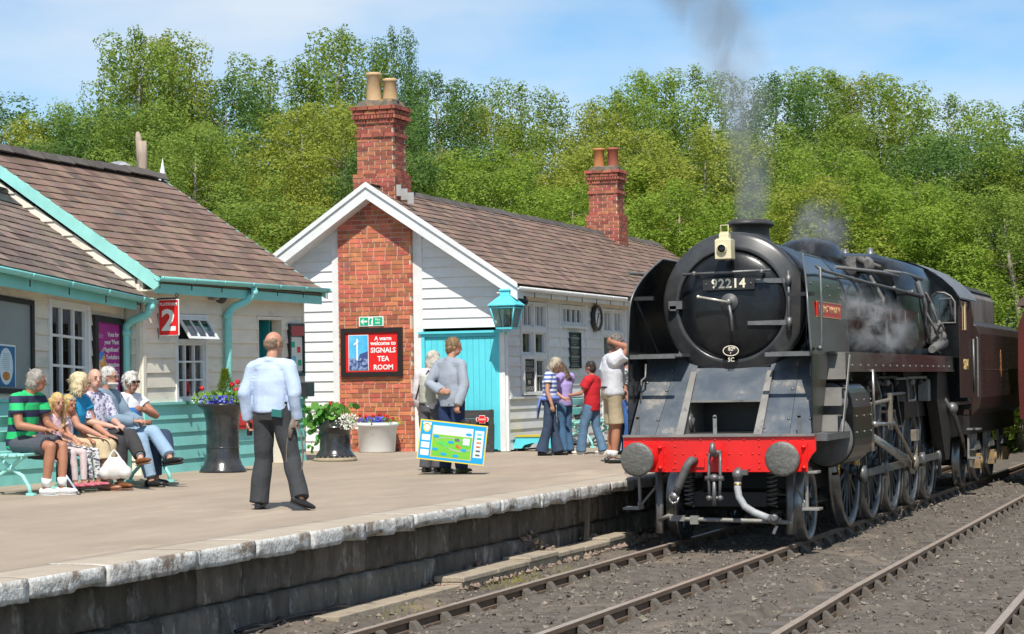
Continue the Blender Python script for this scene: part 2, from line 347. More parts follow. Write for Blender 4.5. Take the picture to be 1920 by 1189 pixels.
# weeds by the wall
b = MB()
for _ in range(420):
    c = rr.choice([(-1.25, -3.6), (-1.2, -1.9), (-1.3, -6.2), (-1.62, -4.6), (-1.28, -2.9)]); x = c[0]+rr.gauss(0, .1); y = c[1]+rr.gauss(0, .4); z = -.09; h = rr.uniform(.02, .07); a = rr.uniform(0, 6.3)
    d = V((math.cos(a), math.sin(a), 0))*.02; tip = V((x, y, z+h))+d*1.6; b._add([V((x, y, z))-d*.3, V((x, y, z))+d*.3, tip], [(0, 1, 2)])
b.build('weeds', M('dry_weed', (.27, .24, .06), .8, island=.3), kind='stuff', label='low dry weeds growing beside the near rail', fix=False)
# ================================================================== buildings
SLATE = M('brown_slate', (.245, .155, .112), .72, c2=(.168, .110, .082), scale=4, bump=.35, bscale=30, island=.30, c3=(.135, .12, .115), s3=1.6)
SLATED = M('grey_brown_slate', (.225, .155, .122), .72, c2=(.155, .115, .094), scale=4, bump=.35, bscale=30, island=.34, c3=(.15, .135, .13), s3=1.6)
RIDGE = M('ridge_tile', (.085, .075, .068), .85, c2=(.13, .11, .095), scale=10, bump=.4, island=.2)
BRICK = M('red_brick', (.56, .180, .085), .85, c2=(.44, .125, .068), scale=7, bump=.5, bscale=45, island=.30, c3=(.27, .10, .075), s3=3.)
BRICKD = M('chimney_brick', (.40, .125, .07), .85, c2=(.28, .08, .055), scale=7, bump=.5, bscale=45, island=.32, c3=(.13, .06, .05), s3=4.)
MORTAR = M('lime_mortar', (.68, .54, .42), .95, c2=(.54, .42, .32), scale=6, bump=.5)
X_, Y_, Z_ = V((1, 0, 0)), V((0, 1, 0)), V((0, 0, 1))
def mat4(x, y, z, p): return Matrix(((x.x, y.x, z.x, p[0]), (x.y, y.y, z.y, p[1]), (x.z, y.z, z.z, p[2]), (0, 0, 0, 1)))
class Wall:
    """vertical wall plane: O origin, u along, n outward; wz warps heights"""
    def __init__(s, O, u, n, wz=None): s.O, s.u, s.n, s.wz = V(O), V(u), V(n), wz or (lambda uu, z: z)
    def P(s, uu, z, d=0.): p = s.O+s.u*uu+s.n*d; return V((p.x, p.y, s.wz(uu, z)))
    def slab(s, mb, u0, u1, z0, z1, d0, d1):
        a = [s.P(u0, z0, d0), s.P(u1, z0, d0), s.P(u1, z1, d0), s.P(u0, z1, d0), s.P(u0, z0, d1), s.P(u1, z0, d1), s.P(u1, z1, d1), s.P(u0, z1, d1)]
        return mb._add(a, [(3, 2, 1, 0), (4, 5, 6, 7), (0, 1, 5, 4), (1, 2, 6, 5), (2, 3, 7, 6), (3, 0, 4, 7)])
    def poly(s, mb, pts, d0, d1): return mb.prism(pts, lambda a, b: s.P(a, b, d0), lambda a, b: s.P(a, b, d1))
def clap(W, parent, name, zs, span, openings, m, proud=.031, thin=.006, bname='board'):
    back = MB(); jobs = []
    for i in range(len(zs)-1):
        z0, z1 = zs[i], zs[i+1]; a0, b0 = span(z0); a1, b1 = span(z1)
        iv = [(a0, a1, b0, b1)]; zm = (z0+z1)/2
        for (p, q, y0, y1) in openings:
            if y0 < zm < y1:
                new = []
                for (l0, l1, r0, r1) in iv:
                    if q <= min(l0, l1) or p >= max(r0, r1): new.append((l0, l1, r0, r1)); continue
                    if p > max(l0, l1)+.01: new.append((l0, l1, p, p))
                    if q < min(r0, r1)-.01: new.append((q, q, r0, r1))
                iv = new
        for (l0, l1, r0, r1) in iv:
            if r0-l0 < .02: continue
            zt = z1+.015
            jobs.append([W.P(l0, z0, thin-.012), W.P(r0, z0, thin-.012), W.P(r0, z0, proud), W.P(l0, z0, proud), W.P(l1, zt, thin-.012), W.P(r1, zt, thin-.012), W.P(r1, zt, thin), W.P(l1, zt, thin)])
            W.poly(back, [(l0, z0), (r0, z0), (r1, z1), (l1, z1)], -.07, -.01)
    w = back.build(name, m, parent)
    for a in jobs:
        b = MB(); b._add(a, [(0, 3, 2, 1), (4, 5, 6, 7), (3, 7, 6, 2), (0, 1, 5, 4), (0, 4, 7, 3), (1, 2, 6, 5)]); b.build(bname, m, w)
    return w
def window(W, parent, u0, u1, z0, z1, cols, rows, m=None, fw=.06, bar=.022, d=.02, name='window', inner=None, sill=True, ledge=None):
    m = m or TRIMW; b = MB()
    W.slab(b, u0-fw, u0, z0-fw, z1+fw, -.08, d+.025); W.slab(b, u1, u1+fw, z0-fw, z1+fw, -.08, d+.025)
    W.slab(b, u0, u1, z1, z1+fw, -.08, d+.022); W.slab(b, u0, u1, z0-fw, z0, -.08, d+.022)
    s = .028
    for a, c in ((u0, u0+s), (u1-s, u1)): W.slab(b, a, c, z0, z1, -.06, d-.012)
    for a, c in ((z0, z0+s), (z1-s, z1)): W.slab(b, u0+s, u1-s, a, c, -.06, d-.014)
    for k in range(1, cols): c = u0+(u1-u0)*k/cols; W.slab(b, c-bar/2, c+bar/2, z0+s, z1-s, -.05, d-.016)
    for k in range(1, rows): c = z0+(z1-z0)*k/rows; W.slab(b, u0+s, u1-s, c-bar/2, c+bar/2, -.052, d-.019)
    if sill: W.slab(b, u0-fw-.03, u1+fw+.03, z0-fw-.045, z0-fw-.002, -.05, d+.07)
    o = b.build(name, m, parent)
    for i in range(cols):
        for j in range(rows):
            q = MB(); a0 = u0+(u1-u0)*i/cols; a1 = u0+(u1-u0)*(i+1)/cols; c0 = z0+(z1-z0)*j/rows; c1 = z0+(z1-z0)*(j+1)/rows
            W.slab(q, a0+.004, a1-.004, c0+.004, c1-.004, -.040, -.036); q.build('pane', GLASS, o)
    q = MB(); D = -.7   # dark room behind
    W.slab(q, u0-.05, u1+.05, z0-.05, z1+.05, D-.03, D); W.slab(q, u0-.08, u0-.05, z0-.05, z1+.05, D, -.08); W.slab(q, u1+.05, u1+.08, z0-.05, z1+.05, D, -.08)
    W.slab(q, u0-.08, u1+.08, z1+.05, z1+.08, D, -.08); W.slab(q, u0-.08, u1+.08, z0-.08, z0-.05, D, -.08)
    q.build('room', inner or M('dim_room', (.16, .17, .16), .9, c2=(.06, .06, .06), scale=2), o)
    return o
def slates(parent, P0, u, v, length, slope, exp, wid, m, limit, name='slate', seed=1):
    rr = random.Random(seed); u = V(u).normalized(); v = V(v).normalized(); n = u.cross(v).normalized()
    if n.z < 0: n = -n
    ps = []
    for k in range(5):
        b = MB(); t = .010; l = exp*1.55; w = wid-.006
        b._add([(-w/2, 0, 0), (w/2, 0, 0), (w/2-.002*k, l, 0), (-w/2, l, 0), (-w/2, .004*(k % 3), t), (w/2, 0, t), (w/2, l, t*.7), (-w/2, l, t*.7)], [(3, 2, 1, 0), (4, 5, 6, 7), (0, 1, 5, 4), (1, 2, 6, 5), (2, 3, 7, 6), (3, 0, 4, 7)])
        ps.append(b)
    mes = [b.mesh(name, m) for b in ps]; rows = int(slope/exp); jobs = []
    for r in range(rows):
        x = -(wid/2 if r % 2 else 0)
        while x < length-.02:
            c = x+wid/2; s = 1.
            if x < 0: c = wid/4; s = .5
            if x+wid > length: s = (length-max(x, 0))/wid; c = max(x, 0)+s*wid/2
            jobs.append((r, c, s)); x += wid
    jobs.sort(key=lambda j: -(j[0] < rows)*0+j[1]*0 if limit >= len(jobs) else j[1])
    rest = MB(); tilt = .020
    for i, (r, c, s) in enumerate(jobs):
        p = V(P0)+u*c+v*(r*exp)+n*(.020+rr.uniform(0, .004)); a = rr.uniform(-.012, .012)
        uu = (u+v*a).normalized(); vv = (v-u*a-n*(tilt/exp*.6+rr.uniform(-.006, .01))).normalized(); nn = uu.cross(vv).normalized()
        if nn.z < 0: nn = -nn
        mt = mat4(uu*s, vv, nn, p)
        if i < limit:
            o = link(name, mes[rr.randrange(5)], parent); o.matrix_basis = mt
        else:
            k = rr.randrange(5); rest._add([mt @ V(q) for q in ps[k].v], ps[k].f)
    if rest.v: rest.build(name+'_field', m, parent, kind='stuff')
def ridge_tiles(parent, p0, p1, n, m, r=.11):
    p0, p1 = V(p0), V(p1); d = (p1-p0)/n
    b = MB(); L_ = d.length
    b.prism([(-r*1.25, -.075), (-r*.35, .035), (r*.35, .035), (r*1.25, -.075), (r*1.1, -.09), (0, .012), (-r*1.1, -.09)], lambda x, z: V((x, 0, z)), lambda x, z: V((x, L_*.985, z-.012)))
    me = b.mesh('ridge_tile', m); me.transform(mat4(V((1, 0, 0)), d.normalized(), V((0, 0, 1)), (0, 0, 0)))
    for i in range(n): o = link('ridge_tile', me, parent, p0+d*i+V((0, 0, rnd.uniform(-.012, .012)))); o.rotation_euler.z = rnd.uniform(-.02, .02)
def gutter(parent, a, b_, m, r=.065, name='gutter'):
    a, b_ = V(a), V(b_); d = (b_-a).normalized(); s = d.cross(Z_).normalized(); q = MB(); n = 8; vs = []
    for p in (a, b_):
        for rr2 in (r, r-.012):
            for k in range(n+1): t = math.pi*k/n; vs.append(p+s*(math.cos(t)*rr2)-Z_*(math.sin(t)*rr2))
    k = n+1; fs = []
    for i in range(n): fs += [(i, i+1, 2*k+i+1, 2*k+i), (k+i, 3*k+i, 3*k+i+1, k+i+1)]
    fs += [(0, 2*k, 3*k, k), (n, k+n, 3*k+n, 2*k+n)]; fs += [tuple(range(0, k))+tuple(range(2*k-1, k-1, -1)), tuple(range(2*k, 3*k))+tuple(range(4*k-1, 3*k-1, -1))]
    q.smooth = True; q._add(vs, fs)
    o = q.build(name, m, parent); L_ = (b_-a).length
    for i in range(int(L_/.9)+1):
        c = a+d*min(L_-.03, .05+.9*i); j = MB(); j.tube([c+s*math.cos(t*math.pi/8)*(r+.004)-Z_*math.sin(t*math.pi/8)*(r+.004) for t in range(9)], [(.020, .006)]*9, 6, up=d); j.build('gutter_joint', m, o)
        j = MB(); j.box(c-Z_*(r+.05), (.012, .012, .1)); j.build('bracket', IRON, o)
    return o
def pipe(parent, pts, r, m, name='downpipe', collars=()):
    b = MB(); b.tube(pts, r, 12); o = b.build(name, m, parent)
    for c in collars: q = MB(); q.lathe([(r+.004, -.04), (r+.014, -.036), (r+.014, .03), (r+.004, .036)], c, (0, 0, 1), 14); q.build('collar', m, o)
    return o
def sign(W, parent, u0, u1, z0, z1, fr, mf, mp, d=.035, name='sign'):
    b = MB(); W.slab(b, u0, u0+fr, z0, z1, 0, d+.03); W.slab(b, u1-fr, u1, z0, z1, 0, d+.03); W.slab(b, u0+fr, u1-fr, z1-fr, z1, 0, d+.028); W.slab(b, u0+fr, u1-fr, z0, z0+fr, 0, d+.028)
    o = b.build(name, mf, parent); q = MB(); W.slab(q, u0+fr, u1-fr, z0+fr, z1-fr, 0, d); q.build('panel', mp, o); return o
def patch(W, parent, pts, d, m, name='print', th=.002):
    d += .005 if abs(W.u.y) > .5 else 0.; b = MB(); W.poly(b, pts, d, d+th); return b.build(name, m, parent)
def oval(cu, cz, ru, rz, n=20, ph=0): return [(cu+ru*math.cos(2*math.pi*k/n+ph), cz+rz*math.sin(2*math.pi*k/n+ph)) for k in range(n)]
def rect(u0, u1, z0, z1): return [(u0, z0), (u1, z0), (u1, z1), (u0, z1)]
RED = M('sign_red', (.72, .02, .02), .35); PRINTW = M('print_white', (.85, .85, .83), .5); FRAMEB = M('sign_frame_black', (.02, .018, .018), .4)
SKYB = M('print_sky_blue', (.05, .42, .75), .5, c2=(.18, .6, .85), scale=3); NAVY = M('print_navy', (.03, .06, .2), .5, c2=(.25, .35, .55), scale=18, lo=.45, hi=.55)
MAGENTA = M('print_magenta', (.42, .02, .26), .45, c2=(.36, .02, .24), scale=2); SIGNG = M('sign_green', (.0, .42, .2), .4); GREYP = M('notice_grey', (.30, .33, .32), .35, c2=(.24, .27, .26), scale=2)
BLUEP = M('print_blue', (.02, .16, .33), .5); ORANGE = M('print_orange', (.75, .3, .05), .5, c2=(.4, .1, .03), scale=20); ALUM = M('grey_cast', (.3, .3, .3), .5, .4)
MULTI = M('print_multicolour', (.05, .25, .65), .5, c2=(.75, .35, .08), scale=7, lo=.47, hi=.53, c3=(.8, .8, .7), s3=9)
# ---------------------------------------------------------------- building B (platform 2 building)
K = .664
B = wempty('station_building', (-10.8, 4.1, .8), 'cream boarded station building with teal gutter and the red platform 2 sign', 'building')
BN, BF, BX, BC = 1.74, 6.50, -8.24, -10.84
WB = Wall((BX, BN, 0), (0, 1, 0), (1, 0, 0), lambda u, z: z+.012*(z-.8)*(u-2.)/2.)
LB = BF-BN
opB = [(.58, 1.51, 1.76, 3.03), (3.13, 3.99, .7, 3.03)]
zsB = [1.80]+[1.80+.206*i for i in range(1, 9)]
clap(WB, B, 'front_wall', zsB, lambda z: (-.25, LB-.06), opB, CREAM)
tz = [.80, .99, 1.18, 1.37, 1.56, 1.765]
clap(WB, B, 'skirt', tz, lambda z: (-.31, LB), [(3.13, 3.99, .7, 1.8)], TEAL, .045, .022)
b = MB(); WB.slab(b, -.325, 3.13, 1.765, 1.80, -.02, .075); WB.slab(b, 3.99, LB, 1.765, 1.80, -.02, .075); b.build('skirt_cap', TEAL, B)
for a_ in ((-.325, -.25, 1.8, 3.5, -.05, .035), (LB-.06, LB, .8, 3.5, -.05, .035)): b = MB(); WB.slab(b, *a_); b.build('corner_trim', CREAM, B)
WBG = Wall((BX, BN-.325, 0), (-1, 0, 0), (0, -1, 0))
zsg = [.8+.206*i for i in range(22)]
def gsp(z): m_ = 5.2-z; return (0.06 if z < 3.3 else max(.06, (z-3.42)/K), 5.2-(0.06 if z < 3.3 else max(.06, (z-3.42)/K)))
clap(WBG, B, 'gable_wall', [z for z in zsg if z < 5.0], gsp, [], CREAM)
b = MB(); WBG.slab(b, -.002, .06, .8, 3.4, -.05, .033); b.build('corner_trim', CREAM, B)
b = MB(); b.bb(-13.4, BX-.08, BF-.06, BF, .8, 3.5); b.py([(-13.4, 3.5), (BX-.08, 3.5), (BC, 5.2)], BF-.06, BF); b.bb(-13.5, -13.4, BN, BF, .8, 3.5); b.build('rear_wall', CREAM, B)
# window with tilted fanlight
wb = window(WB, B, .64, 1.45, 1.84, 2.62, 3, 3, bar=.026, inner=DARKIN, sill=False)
b = MB(); WB.slab(b, .58, .64, 2.68, 3.03, -.08, .045); WB.slab(b, 1.45, 1.51, 2.68, 3.03, -.08, .045); WB.slab(b, .64, 1.45, 2.98, 3.03, -.08, .045); WB.slab(b, .64, 1.45, 2.68, 2.97, -.5, -.45); b.build('fanlight_frame', TRIMW, B)
b = MB(); WF = Wall((BX+.03, BN, 0), (0, 1, 0), (1, 0, 0))
def tilt(p):  # hinge at top z=2.97
    h = 2.97-p.z; return V((p.x+h*.55, p.y, 2.97-h*.86))
fl = MB()
for a, c, e, g_ in ((.62, 1.47, 2.62, 2.66), (.62, 1.47, 2.93, 2.97), (.62, .66, 2.66, 2.93), (1.43, 1.47, 2.66, 2.93), (.905, .93, 2.66, 2.93), (1.16, 1.185, 2.66, 2.93)): WF.slab(fl, a, c, e, g_, 0, .035)
fl.v = [tuple(tilt(V(p))) for p in fl.v]; fo = fl.build('fanlight', TRIMW, B)
for i in range(3): q = MB(); WF.slab(q, .66+i*.26, .905+i*.26, 2.66, 2.93, .014, .018); q.v = [tuple(tilt(V(p))) for p in q.v]; q.build('pane', GLASS, fo)
q = MB()
for i in range(26): z = 1.86+i*.03; WB.slab(q, .66, 1.43, z, z+.016, -.13, -.105)
q.build('blind', M('blind_slat', (.22, .2, .18), .6), wb)
q = MB(); WB.slab(q, .85, 1.25, 1.84, 2.3, -.3, -.28); q.build('red_display', M('red_card', (.35, .03, .04), .7), wb)
# door
dr = MB(); WB.slab(dr, 3.86, 3.90, .82, 2.98, -1.0, -.14); do = dr.build('door', M('deep_teal_door', (.02, .33, .36), .5, c2=(.015, .27, .3), scale=3), B)
for i in range(8): q = MB(); WB.slab(q, 3.848, 3.86, .84, 2.97, -1.0+i*.107, -.90+i*.107); q.build('door_plank', MATS['deep_teal_door'], do)
q = MB(); WB.slab(q, 3.80, 3.848, 1.75, 1.9, -.22, -.2); q.build('handle', IRON, do)
b = MB(); WB.slab(b, 3.13, 3.17, .8, 3.03, -.14, .03); WB.slab(b, 3.95, 3.99, .8, 3.03, -.14, .03); WB.slab(b, 3.17, 3.95, 2.98, 3.03, -.14, .028); WB.slab(b, 3.17, 3.95, .8, 3.0, -1.1, -1.05); b.build('door_frame', CREAM, B)
# roof
PB0 = V((-7.97, 1.36, 3.47)); vB = V((-1, 0, K)).normalized(); slB = (2.87)*math.sqrt(1+K*K)
rb = MB(); rb.py([(-7.99, 3.44), (BC, 3.44+2.85*K), (BC-2.9, 3.44-.05*K), (BC-2.9, 3.40-.05*K), (BC, 3.40+2.85*K), (-7.99, 3.40)], 1.40, 6.70); roofB = rb.build('roof', SLATED, B)
slates(roofB, PB0+V((0, 0, .005)), (0, 1, 0), vB, 5.38, slB, .205, .315, SLATE, 300, seed=4)
b = MB(); b.prism([(-13.7, 3.42-.05*K), (BC, 3.46+2.85*K), (BC, 3.47+2.85*K), (-13.7, 3.45-.05*K)], lambda x, z: V((x, 1.36, z)), lambda x, z: V((x, 6.74, z))); b.build('rear_slope', SLATE, roofB)
ridge_tiles(roofB, (BC, 1.36, 5.47), (BC, 6.74, 5.47), 13, RIDGE)
b = MB()
b.py([(-7.93, 3.36), (-7.93, 3.475), (BC, 3.475+2.91*K), (BC, 3.305+2.91*K), (-8.0, 3.31)], 1.345, 1.40); b.build('bargeboard', PALET, B); b = MB(); b.py([(BC-2.95, 3.40), (BC-2.95, 3.46), (BC, 3.475+2.91*K), (BC, 3.26+2.91*K)], 1.345, 1.40)
b.build('bargeboard', PALET, B); b = MB(); b.py([(-7.93, 3.36), (-7.93, 3.475), (BC, 3.475+2.91*K), (BC, 3.30+2.91*K)], 6.70, 6.73); b.build('bargeboard', PALET, B)
b = MB(); b.bb(-8.02, -7.99, 1.40, 6.70, 3.27, 3.42); b.build('fascia', TEAL, B)
b = MB(); b.bb(-8.24, -8.02, 1.40, 6.70, 3.30, 3.32); b.build('soffit', CREAM, B)
gutter(B, (-7.93, 1.34, 3.49), (-7.93, 6.80, 3.52), TEAL)
pipe(B, [(-7.93, 4.18, 3.44), (-7.93, 4.18, 3.36), (-7.99, 4.08, 3.24), (-8.10, 3.86, 3.15), (-8.145, 3.78, 3.05), (-8.145, 3.78, 2.9), (-8.145, 3.78, .84)], .055, TEAL, collars=[(-7.93, 4.18, 3.37), (-8.145, 3.78, 3.02), (-8.145, 3.78, 1.9)])
# ---------------------------------------------------------------- building A (left)
A = wempty('station_building', (-10.4, -1.5, .8), 'low boarded building at the left edge behind the bench, with teal gutter and notice boards', 'building')
AX = -8.5; AE = 1.36
wzA = lambda u, z: .8+(z-.8)*(1+.028*(AE-(u-5.2)))
WA = Wall((AX, -5.2, 0), (0, 1, 0), (1, 0, 0), wzA)
LA = AE+5.2; oy = 5.2
zsA = [1.80+.196*i for i in range(8)]
opA = [(oy-.52, oy+.48, 1.80, 3.03)]
clap(WA, A, 'front_wall', zsA, lambda z: (0, LA-.05), opA, CREAM)
clap(WA, A, 'skirt', [.80, .99, 1.18, 1.37, 1.56, 1.765], lambda z: (0, LA), [], TEAL, .045, .022)
b = MB(); WA.slab(b, 0, LA, 1.765, 1.80, -.02, .06); b.build('skirt_cap', TEAL, A)
b = MB(); WA.slab(b, LA-.05, LA, 1.8, 3.2, -.05, .035); b.build('corner_trim', CREAM, A)
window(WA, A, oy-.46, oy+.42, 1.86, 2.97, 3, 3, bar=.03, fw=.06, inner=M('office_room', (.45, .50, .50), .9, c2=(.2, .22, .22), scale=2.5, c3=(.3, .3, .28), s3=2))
oy = 4.88; sgn = sign(WA, A, oy-2.3, oy-.58, 1.86, 2.97, .06, FRAMEB, GREYP, name='notice_board')
patch(WA, sgn, rect(oy-1.42, oy-.98, 1.94, 2.42), .032, PRINTW, 'poster'); patch(WA, sgn, rect(oy-1.40, oy-1.0, 1.94, 2.40), .035, BLUEP, 'print'); patch(WA, sgn, oval(oy-1.2, 2.17, .15, .21), .038, M('print_ice', (.72, .82, .85), .5), 'print')
patch(WA, sgn, oval(oy-1.2, 2.06, .08, .05), .041, ORANGE, 'print')
for i in range(9): patch(WA, sgn, rect(oy-1.27-.02*(i in (3, 4, 5)), oy-1.13, 2.31-i*.022, 2.316-i*.022), .041, M('print_grey_text', (.35, .42, .5), .5), 'print')
ps = sign(WA, A, oy+.87, oy+1.63, 1.66, 2.92, .085, FRAMEB, MAGENTA, .04, name='poster_frame')
for i, (t_, s_) in enumerate((('Vote for', .085), ("your 'Most", .085), ("Magnificent'", .085), ('Yorkshire', .085), ('Attraction', .085))):
    put_text(t_, s_, WA.P(oy+1.52, 2.70-i*.10, .043), (0, 1, 0), (0, 0, 1), PRINTW, ps, align='RIGHT', ext=.001, bold=.0015)
for i in range(9): patch(WA, ps, rect(oy+1.3-.04*(i % 3), oy+1.52, 2.24-i*.018, 2.246-i*.018), .043, M('print_pink', (.7, .35, .55), .5), 'print')
put_text('biz', .1, WA.P(oy+1.05, 2.66, .043), (0, 1, 0), (0, 0, 1), M('print_pink', (.7, .35, .55), .5), ps, ext=.001)
patch(WA, ps, [(oy+.97, 2.4), (oy+1.08, 2.5), (oy+1.2, 2.3), (oy+1.16, 2.1), (oy+1.3, 2.0), (oy+1.25, 1.78), (oy+1.05, 1.8), (oy+.97, 2.0)], .043, MULTI, 'print'); patch(WA, ps, rect(oy+1.36, oy+1.46, 1.82, 2.0), .043, PRINTW, 'print')
patch(WA, ps, [(oy+1.22, 2.02), (oy+1.42, 2.06), (oy+1.46, 2.2), (oy+1.26, 2.24)], .0455, PRINTW, 'print')
b = MB(); b.py([(AX-.02, .8), (AX-.02, 3.62), (-10.35, 5.05), (-12.2, 3.75), (-12.2, .8)], -5.2, -5.14); b.build('end_wall', CREAM, A); b = MB(); b.bb(-12.26, -12.2, -5.2, 1.3, .8, 3.3); b.build('rear_wall', CREAM, A)
# roof A
e0 = V((-8.13, -5.2, 3.19+.075*6.68)); e1 = V((-8.13, 1.40, 3.19)); uA = (e1-e0).normalized(); KA = .672; vA = V((-1, 0, KA)).normalized(); slA = 2.22*math.sqrt(1+KA*KA)
b = MB(); b._add([e0, e1, e1+vA*slA, e0+vA*slA]+[p-Z_*.05 for p in (e0, e1, e1+vA*slA, e0+vA*slA)], [(0, 1, 2, 3), (7, 6, 5, 4), (0, 4, 5, 1), (1, 5, 6, 2), (2, 6, 7, 3), (3, 7, 4, 0)]); roofA = b.build('roof', SLATED, A)
slates(roofA, e0+V((0, 0, .01)), uA, vA, 6.60, slA, .20, .31, SLATED, 290, seed=9)
b = MB(); b.tube([e0+vA*slA+Z_*.05, e1+vA*slA+Z_*.05], .07, 10); b.build('ridge_roll', M('lead_black', (.035, .035, .038), .5), roofA)
b = MB(); b._add([e0+vA*(slA-.35)+Z_*.055, e1+vA*(slA-.35)+Z_*.055, e1+vA*slA+Z_*.06, e0+vA*slA+Z_*.06], [(0, 1, 2, 3)]); b.build('ridge_flashing', M('lead_black', (.035, .035, .038), .5), roofA)
b = MB(); q = [V((-12.5, -5.2, 3.3)), V((-12.5, 1.7, 3.3))]; b._add([e0+vA*slA, e1+vA*slA, q[1], q[0]], [(0, 1, 2, 3)]); b.build('rear_slope', SLATED, roofA)
gutter(A, e0+V((.05, 0, -.005)), e1+V((.05, .12, -.015)), TEAL)
b = MB(); WA.slab(b, 0, LA-.15, 3.03, 3.17, .29, .32); b.build('fascia', TEAL, A)
b = MB(); WA.slab(b, 0, LA, 3.08, 3.10, -.02, .29); b.build('soffit', CREAM, A)
pipe(A, [(-8.08, 1.38, 3.2), (-8.08, 1.38, 3.06), (-8.12, 1.37, 2.98), (-8.33, 1.33, 2.90), (-8.41, 1.32, 2.83), (-8.42, 1.32, 2.7), (-8.42, 1.32, .84)], .055, TEAL, collars=[(-8.08, 1.38, 3.08), (-8.42, 1.32, 2.74)])
# ---------------------------------------------------------------- tea room C
TC = wempty('tea_room', (-8.75, 18, .8), 'white boarded tea room with red brick gable chimney and brown slate roof', 'building')
CX, CG, CR, CL = -8.75, 10.68, -6.36, -11.14; CE = 3.70; CF = 29.
WG = Wall((CX, CG, 0), (1, 0, 0), (0, -1, 0))
hw = CR-CX
def csp(z): w_ = hw-.06 if z < 3.45 else min(hw-.06, hw+.15-(z-3.62)/K); return (-w_, w_)
zsc = [.82+.178*i for i in range(31) if .82+.178*i < 5.3]
clap(WG, TC, 'gable_wall', zsc, csp, [(-.80, .80, 0, 9), (.80, 2.33, 0, 2.94)], WHITE)
for a_ in ((-.86, -.70, .8, 4.75, -.05, .04), (.70, .87, .8, 4.75, -.05, .04), (hw-.06, hw, .8, 3.6, -.05, .04), (-hw, -hw+.06, .8, 3.6, -.05, .04), (2.29, hw-.06, .8, 2.94, -.05, .036)): b = MB(); WG.slab(b, *a_); b.build('corner_trim', TRIMW, TC)
# teal double door
dw = MB(); WG.slab(dw, .90, 2.24, .82, 2.80, -.05, -.01)
dob = dw.build('door', TEALB, TC)
for i in range(12): q = MB(); WG.slab(q, .905+i*.1115, .905+i*.1115+.106, .84, 2.79, -.01, .006); q.build('door_plank', TEALB, dob)
b = MB(); WG.slab(b, .84, .90, .82, 2.86, -.04, .045); WG.slab(b, 2.24, 2.29, .82, 2.86, -.04, .045); WG.slab(b, .90, 2.24, 2.80, 2.86, -.04, .043); WG.slab(b, .80, 2.36, 2.86, 2.90, -.04, .085); b.build('door_frame', TEALB, TC)
# brick stack: mortar core + bricks
stk = MB(); SY = CG-.13; stk.bb(CX-.69, CX+.69, SY+.012, CG+.3, .78, 4.72); stk.py([(CX-.69, 4.72), (CX+.69, 4.72), (CX+.69, 4.86), (CX, 5.30), (CX-.69, 4.86)], SY+.012, CG+.3)
so_ = stk.build('brick_stack', MORTAR, TC)
rb_ = random.Random(21); BL, BH, BJ = .212, .066, .0155
bmes = {}
def brick_me(l, m, tagm):
    k = (round(l, 3), tagm)
    if k not in bmes:
        b = MB(); b.box((0, 0, 0), (l, .10, BH), None); bmes[k] = b.mesh('brick', m)
    return bmes[k]
rest = MB(); cnt = 0
row = 0; z = .80
while z < 5.22:
    lim = .70 if z < 4.80 else (5.30-z)/.62
    x = -lim; seq = [.105] if row % 2 else []
    while x < lim-.03:
        l = seq.pop() if seq else (BL if rb_.random() > .16 else .104)
        if row % 7 == 3: l = .104
        l = min(l, lim-x); p = V((CX+x+l/2, SY+.05+rb_.uniform(-.003, .003), z+BH/2))
        if cnt < 300 and .95 < z+.2: o = link('brick', brick_me(l-.0, BRICK, 'b'), so_, p); o.rotation_euler.y = rb_.uniform(-.006, .006); cnt += 1
        else: rest.box(p, (l, .10, BH))
        x += l+BJ
    for sx in (-1, 1):
        if z < 4.75: rest.box((CX+sx*.652, SY+.135+.0, z+BH/2), (.10, .055, BH))
    z += BH+.0145; row += 1
rest.build('brickwork', BRICK, so_, kind='stuff')
